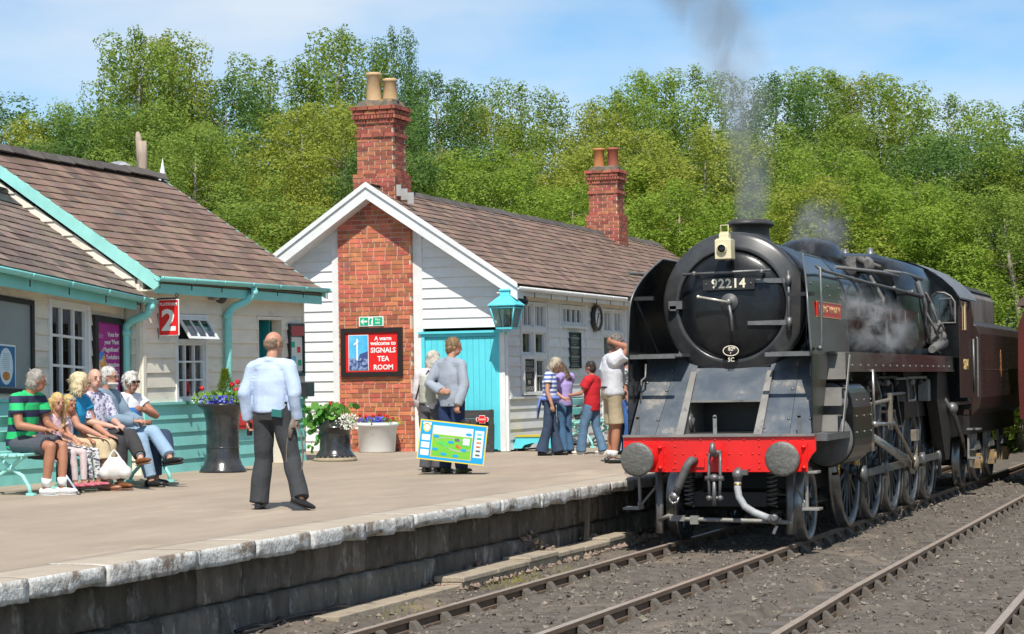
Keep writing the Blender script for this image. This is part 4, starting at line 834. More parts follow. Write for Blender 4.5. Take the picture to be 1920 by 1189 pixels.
b = MB(); b.bb(-.46, .46, ap(1.73)-.03, ap(1.73)+.05, 1.705, 1.73); lp(b, 'apron_lip', LGR)
for sx in (-1, 1):
    x = sx*.475; b = MB(); b.px([(.53, 1.33), (ap(2.08)-.06, 2.08), (2.0, 2.08), (2.0, 1.33)], x-.018, x+.018); fr = lp(b, 'frame_plate', M('frame_grey', (.15, .145, .14), .5, c2=(.22, .21, .2), scale=4))
    q = MB(); q.prism([(x-.05, 1.33), (x+.05, 1.33), (x+.035, 2.08), (x-.035, 2.08)], lambda a, z: V((a, ap(z)-.065, z)), lambda a, z: V((a, ap(z)-.05, z))); lp(q, 'frame_flange', LGR, fr)
    q = MB(); q.lathe([(.10, 0), (.10, .02), (.07, .03), (.05, .03), (.05, .05), (.001, .05)], (x+.018, .95, 1.47), (1, 0, 0), 20); lp(q, 'boss', GUNM, fr)
    rivets([(sx*a, ap(z)-.004, z) for a, z in ((.80, 1.5), (.78, 1.85), (.77, 2.1), (.52, 1.40), (.50, 1.95), (.50, 2.06), (1.06, 1.5), (1.05, 1.95))], (0, -.72, .69), .021, GUNM, fr, 'bolt')
b = MB(); b.bb(-.46, .46, 1.6, 1.65, 1.30, 2.05); b.bb(-.46, .46, .9, 1.6, 1.335, 1.345); lp(b, 'recess_back', OILY)
for x in (.0, -.98, .98):
    b = MB(); b.box((x-.03*(x == 0), .47, 1.43), (.045, .016, .22)); b.lathe([(.0225, -.008), (.0225, .008)], (x-.03*(x == 0), .47, 1.54), (0, 1, 0), 12); lp(b, 'lamp_bracket', GUNM if x else STEEL)
# smokebox
b = MB(); b.lathe([(.885, .10), (.90, .0), (.89, -.05), (.865, -.075), (.83, -.09), (.72, -.14), (.69, -.15), (.672, -.14), (.665, -.11)], (0, 1.42, CZ), (0, 1, 0), 72, caps=False); sb = lp(b, 'smokebox_ring', M('smokebox_ring_black', (.026, .028, .031), .28, c2=(.065, .065, .064), scale=3, coat=.1))
b = MB(); b.lathe([(.846, 1.45), (.846, 3.25)], (0, 0, CZ), (0, 1, 0), 64); smo = lp(b, 'smokebox', LSB)
for yy in (1.50, 1.56, 3.18): rivets([(.846*math.cos(a), yy, CZ+.846*math.sin(a)) for a in np.arange(-.6, 3.8, .105)], (0, 0, 1), .013, LSB, smo)
b = MB(); b.lathe([(.664, 1.315), (.655, 1.30), (.60, 1.265), (.45, 1.222), (.25, 1.19), (.10, 1.178), (.001, 1.176)], (0, 0, CZ), (0, 1, 0), 72); dor = lp(b, 'smokebox_door', LSB)
def dy(x, z): r_ = math.hypot(x, z-CZ); return float(np.interp(r_, [0, .1, .25, .45, .6, .66], [1.176, 1.178, 1.19, 1.222, 1.265, 1.30]))
for zz, x0 in ((2.655, .22), (3.165, .22)):
    b = MB(); b._add([], [])
    pl = [(x0+(.70-x0)*t/5, zz) for t in range(6)]
    for t in range(5):
        (xa, za), (xb, zb_) = pl[t], pl[t+1]; wa = .024+.008*t/5
        b._add([(xa, dy(xa, za)-.028, za-wa), (xb, dy(xb, zb_)-.028, zb_-wa), (xb, dy(xb, zb_)-.028, zb_+wa), (xa, dy(xa, za)-.028, za+wa), (xa, dy(xa, za)+.01, za-wa), (xb, dy(xb, zb_)+.01, zb_-wa), (xb, dy(xb, zb_)+.01, zb_+wa), (xa, dy(xa, za)+.01, za+wa)], [(3, 2, 1, 0), (0, 1, 5, 4), (2, 3, 7, 6), (0, 4, 7, 3), (1, 2, 6, 5)])
    b.tube([(.715, 1.25, zz-.06), (.715, 1.25, zz+.06)], .036, 10); lp(b, 'hinge', GUNM, dor)
b = MB(); b.tube([(.715, 1.25, 2.56), (.715, 1.25, 3.28)], .018, 8); lp(b, 'hinge_pin', GUNM, dor)
b = MB(); b.box((-.70, 1.26, 2.90), (.17, .06, .10)); b.box((-.73, 1.27, 2.86), (.08, .08, .06)); lp(b, 'door_clamp', GUNM, dor)
b = MB(); b.tube([(-.56, 1.10, 3.265), (.53, 1.10, 3.285)], .017, 8)
for x in (-.42, .42): b.tube([(x, 1.10, 3.27), (x, 1.25, 3.245)], .02, 8); b.ball((x, 1.10, 3.27), .034)
lp(b, 'door_handrail', GUNM, dor)
b = MB(); b.bb(-.325, .325, 1.135, 1.15, 3.06, 3.215); pn = lp(b, 'number_plate', BLACK, dor, .006); o_ = put_text('92214', .155, (0, 1.134, 3.137), (1, 0, 0), (0, 0, 1), NUMC, pn, ext=.004, bold=.004, sp=1.12)
for x in (-.28, .28): q = MB(); q.lathe([(.014, 0), (.01, .01), (.001, .012)], (x, 1.135, 3.137), (0, -1, 0), 8); lp(q, 'bolt', GUNM, pn)
b = MB(); b.lathe([(.11, 0), (.105, .03), (.05, .04), (.045, .07), (.03, .10), (.001, .10)], (0, 1.18, 2.915), (0, -1, 0), 24); ds = lp(b, 'dart_boss', GUNM, dor)
b = MB(); b.tube([(0, 1.09, 2.915), (-.36, 1.07, 2.985)], [.014, .017], 8); b.ball((-.365, 1.07, 2.987), .024); lp(b, 'dart_handle', M('polished_handle', (.7, .66, .55), .3, .6), dor)
b = MB(); b.tube([(0, 1.11, 2.915), (.035, 1.10, 2.74), (.05, 1.10, 2.56)], [.02, .02, .024], 8); lp(b, 'dart_handle', GUNM, dor)
b = MB(); b.lathe([(1, 0), (1, .012), (.001, .012)], (0, 0, 0), (0, -1, 0), 28); me = b.mesh('shed_plate', BLACK); me.transform(Matrix.Translation((0, 1.20, 2.325)) @ Matrix.Diagonal((.10, 1, .065, 1))); sp_ = link('shed_plate', me, dor)
b = MB(); n_ = 28
for k in range(n_):
    a0, a1 = 2*math.pi*k/n_, 2*math.pi*(k+1)/n_; b.quad((.10*math.cos(a0), 1.186, 2.325+.065*math.sin(a0)), (.10*math.cos(a1), 1.186, 2.325+.065*math.sin(a1)), (.09*math.cos(a1), 1.186, 2.325+.055*math.sin(a1)), (.09*math.cos(a0), 1.186, 2.325+.055*math.sin(a0)))
lp(b, 'plate_rim', NUMC, sp_)
put_text('82', .062, (0, 1.184, 2.345), (1, 0, 0), (0, 0, 1), NUMC, sp_, ext=.002, bold=.001); put_text('F', .04, (0, 1.184, 2.295), (1, 0, 0), (0, 0, 1), NUMC, sp_, ext=.002); put_text('SC', .07, (0, 1.196, 2.215), (1, 0, 0), (0, 0, 1), NUMC, dor, ext=.002, bold=.001)
# lamp
la = wempty('headlamp', (0, .98, 3.4), 'cream oil headlamp with a dark lens on top of the smokebox door', 'lamp')
b = MB(); b.box((0, .99, 3.545), (.20, .20, .235)); b.box((0, .99, 3.66), (.17, .17, .03)); b.box((0, 1.0, 3.70), (.12, .12, .07)); bevel(b.build('lamp_body', CREAMP, la), .006)
b = MB(); b.lathe([(.062, 0), (.062, .03), (.05, .035)], (-.01, .89, 3.55), (0, -1, 0), 20, caps=False); b.build('lens_rim', CREAMP, la); b = MB(); b.ball((-.01, .885, 3.55), (.05, .02, .05), 16, 9); b.build('lens', M('lamp_lens', (.01, .01, .012), .05), la)
b = MB(); b.tube([(-.045, .99, 3.72), (-.045, .99, 3.84), (.045, .99, 3.84), (.045, .99, 3.72)], .008, 6); b.box((0, .99, 3.745), (.11, .05, .03)); b.build('lamp_handle', CREAMP, la)
b = MB(); b.box((0, 1.11, 3.52), (.04, .04, .22)); lp(b, 'lamp_iron', GUNM, dor)
# chimney (double, oval)
b = MB(); b.lathe([(.30, 3.62), (.25, 3.72), (.228, 3.78), (.226, 3.885), (.25, 3.90), (.285, 3.915), (.288, 3.935), (.262, 3.975), (.235, 3.985), (.21, 3.98), (.20, 3.8)], (0, 0, 0), (0, 0, 1), 40, caps=False); me = b.mesh('chimney', M('chimney_sooty', (.035, .033, .032), .55, c2=(.06, .055, .05), scale=6)); me.transform(Matrix.Translation((0, 2.35, 0)) @ Matrix.Diagonal((1, 1.6, 1, 1))); link('chimney', me, LO)
# deflectors
def dfx(z): return 1.13-.06*(z-2.26)-(0 if z < 2.85 else .17*((z-2.85)/.62)**2)
def yfr(z): return .56 if z < 2.75 else .56+.75*((z-2.75)/.72)**2.2
def yre(z): return 2.85 if z < 3.1 else 2.85-.55*((z-3.1)/.37)**2.
for sx in (-1, 1):
    b = MB(); b.smooth = True; zs = list(np.linspace(2.26, 3.47, 15)); ny = 8
    for off in (0, -.016):
        vs = [(sx*(dfx(z)+off), yfr(z)+(yre(z)-yfr(z))*j/ny, z) for z in zs for j in range(ny+1)]; k = ny+1
        b._add(vs, [(i*k+j, i*k+j+1, (i+1)*k+j+1, (i+1)*k+j) for i in range(len(zs)-1) for j in range(ny)])
    df = lp(b, 'smoke_deflector', LB_)
    b = MB(); b.tube([(sx*(dfx(z)-.008), yfr(z), z) for z in zs]+[(sx*(dfx(3.47)-.008), yfr(3.47)+(yre(3.47)-yfr(3.47))*t/4, 3.475) for t in range(5)]+[(sx*(dfx(z)-.008), yre(z), z) for z in reversed(zs)], .013, 6); lp(b, 'deflector_beading', M('edge_steel', (.14, .145, .15), .35, .3), df)
    b = MB(); b.px([(.54, 1.33), (.60, 2.27), (1.55, 2.27), (1.0, 1.33)], sx*1.112, sx*1.126); lp(b, 'side_sheet', LB_, df)
    b = MB(); b.tube([(sx*1.14, .80, 3.30), (sx*1.20, .78, 3.27), (sx*1.205, .78, 2.85), (sx*1.205, .78, 2.36), (sx*1.14, .78, 2.32)], .017, 8); b.ball((sx*1.18, .78, 2.33), .032)
    if sx > 0: lp(b, 'grab_rail', GUNM, df)
    b = MB(); b.box((sx*.98, .70, 2.97), (.32, .05, .045)); b.tube([(sx*1.06, .74, 2.96), (sx*.92, 1.2, 2.32)], .010, 6); lp(b, 'stay', OILY, df)
    b = MB(); b.bb(sx*.55, sx*1.10, .95, 1.62, 2.265, 2.30); b.bb(sx*.55, sx*1.12, .62, .66, 2.24, 2.29); lp(b, 'footplate', GUNM)
    # nameplate
    b = MB(); b.bb(sx*1.097, sx*1.118, .98, 2.42, 2.71, 2.89); npm = lp(b, 'nameplate', NAMER, df, .004)
    if sx > 0: put_text("COCK O' THE NORTH", .125, (1.1195, 1.70, 2.80), (0, 1, 0), (0, 0, 1), M('plate_gold', (.75, .5, .25), .35, .5), npm, ext=.002, bold=.002, sx=1.02)
    q = MB()
    for a in ((.98, 2.42, 2.705, 2.715), (.98, 2.42, 2.885, 2.895)): q.bb(sx*1.10, sx*1.122, *a)
    lp(q, 'plate_rim', M('plate_gold', (.75, .5, .25), .35, .5), npm, kind='stuff')
    rivets([(sx*dfx(z_), y_, z_) for y_ in (.9, 1.9, 2.6) for z_ in (3.1, 2.98)], (sx, 0, 0), .02, GUNM, df, 'bolt')
# boiler, firebox
b = MB(); b.lathe([(.80, 3.25), (.815, 3.35), (.84, 5.4), (.90, 8.05)], (0, 0, CZ), (0, 1, 0), 64); boil = lp(b, 'boiler', LB_)
for yy, r_ in ((3.32, .823), (4.3, .833), (5.35, .847), (6.4, .87), (7.3, .892)): b = MB(); b.lathe([(r_, -.03), (r_+.008, -.025), (r_+.008, .025), (r_, .03)], (0, yy, CZ), (0, 1, 0), 64, caps=False); lp(b, 'boiler_band', LB_, boil)
def fbp(s): return [(-.98*s, 2.1), (-1.0*s, 2.7), (-.99*s, 3.2), (-.93*s, 3.52), (-.78*s, 3.74), (-.50*s, 3.85), (0, 3.88), (.50*s, 3.85), (.78*s, 3.74), (.93*s, 3.52), (.99*s, 3.2), (1.0*s, 2.7), (.98*s, 2.1)]
b = MB(); b.smooth = True; n_ = 13
ring = [[V((x*.88, 8.0, CZ+(z-CZ)*.93)) for x, z in fbp(1)], [V((x, 8.25, z)) for x, z in fbp(1)], [V((x, 11.3, z)) for x, z in fbp(1.02)]]
b._add([p for r2 in ring for p in r2], [(i*n_+j, i*n_+(j+1) % n_, (i+1)*n_+(j+1) % n_, (i+1)*n_+j) for i in range(2) for j in range(n_)]); b._add(ring[0], [tuple(range(n_))]); lp(b, 'firebox', LB_)
b = MB(); b.lathe([(.52, 3.50), (.46, 3.74), (.40, 3.85), (.28, 3.92), (.12, 3.955), (.001, 3.96)], (0, 0, 0), (0, 0, 1), 32); me = b.mesh('dome', LSB); me.transform(Matrix.Translation((0, 5.9, 0)) @ Matrix.Diagonal((1, 1.8, 1, 1))); link('dome', me, LO)
for sx in (-1, 1):
    b = MB(); x = sx*.60; b.box((x, 6.35, 3.60), (.26, .30, .22)); b.ball((x+sx*.12, 6.35, 3.58), .13); b.tube([(x+sx*.1, 6.35, 3.56), (sx*.95, 6.38, 3.1), (sx*1.0, 6.4, 2.5), (sx*.95, 6.5, 2.28)], .026, 8); b.tube([(x+sx*.05, 6.2, 3.66), (x+sx*.2, 6.0, 3.60)], .05, 8); b.tube([(x+.1*sx, 6.5, 3.64), (x+sx*.28, 6.6, 3.56)], .03, 8); lp(b, 'clack_valve', M('scaled_iron', (.10, .095, .09), .8, c2=(.2, .19, .18), scale=12, bump=.5))
    b = MB(); b.lathe([(.07, 3.8), (.07, 3.96), (.05, 3.97), (.05, 4.02), (.001, 4.02)], (sx*.2, 9.6, 0), (0, 0, 1), 12); lp(b, 'safety_valve', BRASS if 0 else GUNM)
    # handrails and pipes along the boiler
    b = MB(); b.tube([(sx*1.16, .80, 3.29), (sx*1.06, 1.7, 3.285), (sx*1.04, 4.5, 3.26), (sx*1.04, 9.6, 3.23)], .021, 8)
    for yy in (3.6, 5.2, 6.8, 8.4): b.tube([(sx*1.04, yy, 3.26), (sx*.80, yy, 3.30)], .015, 6); b.ball((sx*1.04, yy, 3.26), .036)
    lp(b, 'handrail', GUNM)
    b = MB(); b.tube([(sx*.84, 3.5, 3.42), (sx*.92, 6.5, 3.48), (sx*.92, 7.9, 3.48)], .024, 8); b.tube([(sx*.88, 7.0, 3.52), (sx*.88, 8.8, 3.56), (sx*1.0, 9.6, 3.5)], .028, 8); lp(b, 'ejector_pipe', M('pipe_grey', (.14, .14, .14), .5, c2=(.22, .21, .2), scale=9))
    b = MB(); b.tube([(sx*.99, 9.3, 3.45), (sx*1.06, 9.5, 3.1), (sx*1.02, 9.7, 2.8), (sx*1.06, 10.0, 2.5), (sx*1.1, 10.6, 2.34)], .030, 8); b.tube([(sx*1.02, 10.2, 3.2), (sx*1.1, 10.4, 2.9), (sx*1.12, 10.5, 2.5)], .022, 8); lp(b, 'lagged_pipe', M('pipe_lagging', (.17, .165, .16), .7, c2=(.10, .10, .095), scale=9))
    b = MB(); b.box((sx*1.08, 10.55, 2.66), (.16, .34, .34)); b.ball((sx*1.12, 10.4, 2.72), .07); b.ball((sx*1.12, 10.7, 2.62), .09); b.tube([(sx*1.0, 9.9, 3.0), (sx*1.1, 10.3, 2.7), (sx*1.16, 10.5, 2.45)], .02, 6); b.tube([(sx*1.0, 10.0, 3.3), (sx*1.08, 10.5, 3.0), (sx*1.14, 10.8, 2.6)], .018, 6); b.tube([(sx*1.14, 10.2, 2.78), (sx*1.16, 10.3, 2.82), (sx*1.16, 10.5, 2.8), (sx*1.14, 10.6, 2.7)], .018, 6); b.tube([(sx*1.12, 9.7, 2.40), (sx*1.12, 10.9, 2.52)], [.06, .09], 10); b.tube([(sx*1.13, 10.4, 2.85), (sx*1.15, 10.7, 2.75), (sx*1.15, 10.9, 2.5)], .03, 8); lp(b, 'reverser_gear', M('scaled_iron', (.10, .095, .09), .8))
    b = MB(); b.bb(sx*.92, sx*1.0, 3.4, 10.9, 2.78, 2.98); lp(b, 'boiler_side_casing', LB_)
    for k in range(5): q = MB(); q.bb(sx*1.0, sx*1.006, 4.2+k*1.25, 4.22+k*1.25, 2.80, 2.96); lp(q, 'cover_strip', LGR)
    # running plate
    b = MB(); b.bb(sx*.70, sx*1.20, 1.62, 11.35, 2.265, 2.30); b.bb(sx*1.185, sx*1.21, 1.76, 11.35, 2.075, 2.285); b.bb(sx*1.16, sx*1.225, 1.76, 11.35, 2.05, 2.075); rp_ = lp(b, 'running_plate', M('running_plate_black', (.014, .014, .015), .22, c2=(.11, .104, .096), scale=.9, stretch=(1, .35, 1), coat=.1, lo=.45, hi=.62))
    rivets([(sx*1.21, 2.6+k*.55, 2.13) for k in range(16)], (sx, 0, 0), .018, LGR, rp_)
    for k, yy in enumerate((4.3, 5.1, 6.9, 8.6)): b = MB(); b.px([(yy-.04, 2.06), (yy+.22, 2.06), (yy+.12, 1.35), (yy-.12, 1.75)], sx*.80, sx*.84) if k != 1 else b.px([(yy-.1, 2.05), (yy+.28, 1.72), (yy-.02, 1.30), (yy+.18, 1.20), (yy+.38, 1.75), (yy+.08, 2.05)][:3]+[(yy+.2, 1.3), (yy+.36, 1.72)], sx*1.02, sx*1.07); lp(b, 'bracket', LGR if k == 1 else OILY)
    b = MB(); b.tube([(sx*1.23, 3.9, 2.08), (sx*1.23, 3.95, 1.36)], .02, 8); b.ball((sx*1.23, 3.95, 1.36), .045); b.tube([(sx*1.23, 3.95, 1.36), (sx*1.22, 5.5, 1.33)], .024, 8); lp(b, 'valve_gear_rod', STEEL)
    # front steps in the running plate
    st = MB()
    for y0, z0, z1 in ((1.18, 1.335, 1.53), (1.46, 1.64, 1.86), (1.74, 1.96, 2.29)): st.bb(sx*.94, sx*1.29, y0, y0+.012, z0, z1); st.bb(sx*.94, sx*1.29, y0+.0121, y0+.30, z1-.014, z1)
    st.px([(1.42, 1.33), (1.50, 1.33), (2.06, 2.26), (1.98, 2.26)], sx*1.29, sx*1.302); lp(st, 'step_plate', LGR, kind='stuff')
    b = MB(); b.tube([(sx*1.02, 1.0, 2.18), (sx*1.02, .97, 2.02), (sx*1.06, .93, 1.98), (sx*1.07, .92, 1.70), (sx*1.02, .96, 1.66)], .014, 6); lp(b, 'step_grab', GUNM)
    # cylinder
    def cyl(s, zc_, zv):
        P = []
        for k in range(13): a = -math.pi*.95+k*(math.pi*.95)/12+.0; P.append((1.0+s*math.cos(a), zc_+s*math.sin(a)))
        P += [(1.0+s, zc_+.02), (1.33*s/.36 if 0 else 1.0+s*.98, zv-.05)]
        for k in range(9): a = 0+k*math.pi*.6/8; P.append((1.04+(s*.82)*math.cos(a)-.0, zv+(s*.82)*math.sin(a)))
        P += [(.70, zv+.2), (.66, zc_)]
        return P
    b = MB(); P = cyl(.345, 1.22, 1.66); b.py([(sx*x, z) for x, z in P], 1.95, 3.15); cy = lp(b, 'cylinder', LB_, None, .012)
    q = MB(); q.lathe([(.33, 0), (.325, .03), (.25, .06), (.10, .075), (.001, .075)], (sx*1.0, 1.95, 1.22), (0, -1, 0), 32); q.lathe([(.24, 0), (.235, .03), (.15, .05), (.001, .05)], (sx*1.04, 1.95, 1.68), (0, -1, 0), 24); lp(q, 'cylinder_cover', M('cover_grey', (.10, .10, .10), .45, c2=(.17, .165, .16), scale=4), cy)
    rivets([(sx*1.0+.29*math.cos(a), 1.92, 1.22+.29*math.sin(a)) for a in np.arange(0, 6.2, .62)], (0, -1, 0), .02, GUNM, cy, 'bolt'); rivets([(sx*1.345, yy, zz) for yy in (2.1, 2.6, 3.05) for zz in (1.3, 1.5, 1.7)], (sx, 0, 0), .016, STEEL, cy, 'bolt')
    b = MB(); b.tube([(sx*1.05, 3.15, 1.66), (sx*1.05, 3.35, 1.66), (sx*1.04, 3.7, 1.64)], [.15, .10, .04], 12); b.tube([(sx*1.0, 3.15, 1.22), (sx*1.0, 3.3, 1.22)], .16, 14); b.tube([(sx*1.0, 3.3, 1.22), (sx*1.0, 4.1, 1.22)], .04, 8); lp(b, 'piston_rod', GUNM, cy)
    b = MB(); b.tube([(sx*1.12, 2.0, .88), (sx*1.12, 2.05, .80), (sx*1.0, 2.3, .78)], .02, 6); b.ball((sx*1.12, 2.0, .90), .03); b.tube([(sx*1.1, 3.1, .90), (sx*1.1, 3.45, .86)], .03, 8); b.ball((sx*1.1, 3.3, .9), .05); lp(b, 'drain_cock', BRASS, cy, kind='stuff')
    # motion
    b = MB(); b.bb(sx*.93, sx*1.07, 3.2, 5.0, 1.40, 1.46); b.bb(sx*.93, sx*1.07, 3.2, 5.0, .98, 1.04); lp(b, 'slide_bar', GUNM, kind='stuff')
    b = MB(); b.box((sx*1.0, 4.15, 1.22), (.13, .34, .34)); b.box((sx*1.09, 4.1, 1.5), (.04, .10, .4)); b.tube([(sx*.9, 4.15, 1.22), (sx*1.14, 4.15, 1.22)], .06, 10); lp(b, 'crosshead', STEEL, None, .01)
    b = MB(); b.tube([(sx*1.12, 4.15, 1.22), (sx*1.12, 7.5, .70)], [(.055, .025), (.085, .025)], 8, up=(0, 0, 1)); b.lathe([(.15, -.04), (.15, .04)], (sx*1.12, 7.5, .70), (1, 0, 0), 16); lp(b, 'connecting_rod', STEEL)
    b = MB(); b.box((sx*1.02, 7.5, .70), (.04, 6.6, .10))
    for k in range(5): b.lathe([(.11, -.035), (.11, .035), (.05, .05), (.001, .05)], (sx*1.02, 4.2+1.651*k, .70), (sx, 0, 0), 14)
    lp(b, 'coupling_rod', GUNM)
    b = MB(); b.tube([(sx*1.2, 5.35, 1.42), (sx*1.19, 6.6, 1.0), (sx*1.19, 7.35, .72)], .028, 8); b.box((sx*1.2, 5.35, 1.5), (.05, .12, .5)); b.ball((sx*1.2, 7.38, .72), (.05, .12, .12)); b.box((sx*1.2, 7.45, .95), (.05, .08, .4)); b.tube([(sx*1.18, 3.9, 1.62), (sx*1.18, 5.3, 1.66)], .03, 8); b.tube([(sx*1.17, 4.1, 1.0), (sx*1.17, 4.05, 1.62)], .03, 8); b.box((sx*1.2, 7.4, 1.12), (.08, .3, .16)); lp(b, 'valve_gear', M('oily_steel', (.40, .36, .30), .4, .5, c2=(.25, .2, .15), scale=8), None, .004)
    b = MB(); b.tube([(sx*.8, .74, .88), (sx*.80, .72, .46), (sx*.80, .70, .14)], [(.05, .012)]*3, 6, up=(1, 0, 0)); lp(b, 'guard_iron', GUNM)
    b = MB(); b.box((sx*1.09, .62, .88), (.16, .22, .03)); b.box((sx*1.02, .64, .66), (.03, .05, .46)); b.box((sx*1.09, .60, .45), (.20, .24, .03)); b.box((sx*1.0, .60, .48), (.012, .22, .09)); b.tube([(sx*1.0, .66, .5), (sx*.72, .9, .88)], .016, 6); lp(b, 'footstep', LGR, None, .004)
b = MB(); b.tube([(-.80, .72, .30), (-.66, .62, .36), (-.5, .62, .32), (.58, .62, .30), (.80, .72, .28)], .026, 8); b.box((-.55, .62, .33), (.18, .05, .07)); b.box((.62, .62, .31), (.18, .05, .06)); b.box((-.34, .62, .31), (.10, .06, .10)); lp(b, 'guard_bar', LGR)
# frames, ashpan
b = MB(); b.bb(-.58, .58, 1.95, 11.4, .55, 2.06); b.bb(-.60, .60, .9, 1.95, .95, 1.32); b.bb(-.9, .9, 8.3, 11.3, 1.35, 2.1); b.bb(-1.05, 1.05, 11.3, 13.5, .95, 1.3); b.bb(-.45, .45, 1.0, 2.2, .45, .62); lp(b, 'main_frame', OILY)
for x in (-.5, .52):
    b = MB(); b.tube([(x+.055*math.cos(k*.9), 1.0+.055*math.sin(k*.9), .45+k*.0075) for k in range(56)], .013, 5); lp(b, 'coil_spring', GUNM)
# wheels
def wheel_mesh(r, nsp, bal=0.):
    t = MB(); t.lathe([(r*.995+.028, -.095), (r+.028, -.085), (r+.026, -.068), (r+.004, -.06), (r, -.05), (r-.004, .04), (r-.014, .046), (r-.075, .046), (r-.075, -.095)], (0, 0, 0), (1, 0, 0), 56, caps=False)
    t._add([], []); s = MB(); s.lathe([(r-.07, .03), (r-.12, .03), (r-.12, -.07), (r-.07, -.07)], (0, 0, 0), (1, 0, 0), 48, caps=False)
    s.lathe([(.001, .055), (.10, .055), (.15, .045), (.16, -.08), (.001, -.08)], (0, 0, 0), (1, 0, 0), 20)
    for k in range(nsp):
        a = 2*math.pi*k/nsp; d = V((0, math.cos(a), math.sin(a))); s.tube([d*.12, d*(r-.10)], [(.024, .040), (.018, .030)], 6, up=(1, 0, 0), caps=False)
    if bal:
        P = [((r-.10)*math.cos(a), (r-.10)*math.sin(a)) for a in np.linspace(-bal, bal, 12)]; s.px([(p[0], p[1]) for p in P], -.04, .035)
    s.lathe([(.07, .03), (.07, .12), (.001, .12)], (0, 0, -.0), (1, 0, 0), 12)
    return t.mesh('tyre', [STEEL]), s.mesh('wheel', WHEELP)
TYRE = M('wheel_tyre', (.33, .32, .31), .3, .75, c2=(.2, .19, .18), scale=6)
def wheels(parent, r, ys, nsp, bal=0., both=True):
    t, s = wheel_mesh(r, nsp, bal); t.materials.clear(); t.materials.append(TYRE)
    for i, y in enumerate(ys):
        for sx in ((1, -1) if both else (1,)):
            o = link('wheel', s, parent, (sx*.80, y, r)); o.scale.x = sx; o.rotation_euler.x = 2.2+i*.0 if bal else i*.7; link('tyre', t, o)
        b = MB(); b.tube([(-.72, y, r), (.72, y, r)], .09, 10); b.build('axle', OILY, parent)
wheels(LO, .4575, [1.61], 10); wheels(LO, .762, [4.2+1.651*k for k in range(5)], 16, .75)
rg = random.Random(31)
for k in range(9):
    z = rg.uniform(1.35, 2.02); y0 = rg.uniform(3.4, 8.5); x = rg.uniform(.88, 1.14); pts = [V((x, y0, z))]
    for q in range(rg.randint(2, 4)):
        if q % 2 == 0: pts.append(pts[-1]+V((0, rg.uniform(.6, 1.8), 0)))
        else: pts.append(pts[-1]+V((0, .05, rg.uniform(-.45, .25))))
    pts = [V((p.x, min(p.y, 11.2), max(1.25, min(2.04, p.z)))) for p in pts]; b = MB(); b.tube(pts, rg.uniform(.014, .028), 7); lp(b, 'pipe', rg.choice((GUNM, MATS['pipe_lagging'], LGR, M('copper_pipe', (.30, .12, .06), .45, .6))))
for k in range(9):
    b = MB(); y0 = 4.6+k*.72; hh = rg.uniform(.12, .32); b.box((rg.uniform(.82, 1.02), y0, 2.04-hh/2-rg.uniform(0, .2)), (.16, rg.uniform(.12, .34), hh)); b.ball((1.04, y0, 1.9), .05); lp(b, 'underslung_box', rg.choice((OILY, IRON, LGR)), None, .008)
for k in range(5):
    y0 = 4.2+1.651*k; b = MB(); b.box((.90, y0+.83, .62), (.05, .07, .60), Matrix.Rotation(.25, 3, 'X')); b.box((.84, y0+.79, .70), (.10, .10, .34), Matrix.Rotation(.2, 3, 'X')); lp(b, 'brake_hanger', GUNM)
    b = MB(); b.tube([(.92, y0-.2, 2.0), (.90, y0+.5, 1.3), (.86, y0+.72, .35), (.82, y0+.68, .08)], .014, 6); lp(b, 'sand_pipe', GUNM)
b = MB(); b.px([(10.9, .62), (11.3, .62), (11.6, 1.3), (11.2, 2.05), (10.2, 2.05), (10.1, 1.6)], .95, 1.12); lp(b, 'injector_casing', OILY); b = MB(); b.tube([(1.1, 11.0, 1.6), (1.2, 11.5, 1.3), (1.2, 12.3, .9)], .04, 8); b.ball((1.18, 11.3, 1.45), .1); lp(b, 'injector', GUNM)
# cab
b = MB(); b.py([(.90, 2.28), (1.315, 2.28), (1.315, 2.84), (.90, 2.84)], 11.30, 11.33); b.py([(.84, 2.84), (.93, 2.84), (.96, 3.36), (.84, 3.36)], 11.30, 11.33); b.py([(1.27, 2.84), (1.315, 2.84), (1.315, 3.26), (1.26, 3.2)], 11.30, 11.33); b.py([(.30, 3.36), (.95, 3.36), (1.10, 3.33), (1.26, 3.2), (1.315, 3.26), (1.2, 3.46), (.95, 3.68), (.6, 3.86), (.3, 3.93)], 11.30, 11.33); cb_ = lp(b, 'cab_front', LB_)
b = MB(); b.py([(.94, 2.86), (1.26, 2.86), (1.25, 3.18), (1.10, 3.32), (.96, 3.34)], 11.312, 11.316); lp(b, 'cab_window', GLASS, cb_)
b = MB(); b.tube([(.93, 11.29, 2.85), (1.27, 11.29, 2.85), (1.265, 11.29, 3.19), (1.20, 11.29, 3.29), (1.10, 11.29, 3.345), (.96, 11.29, 3.365), (.93, 11.29, 2.85)], .016, 6); lp(b, 'window_rim', LGR, cb_)
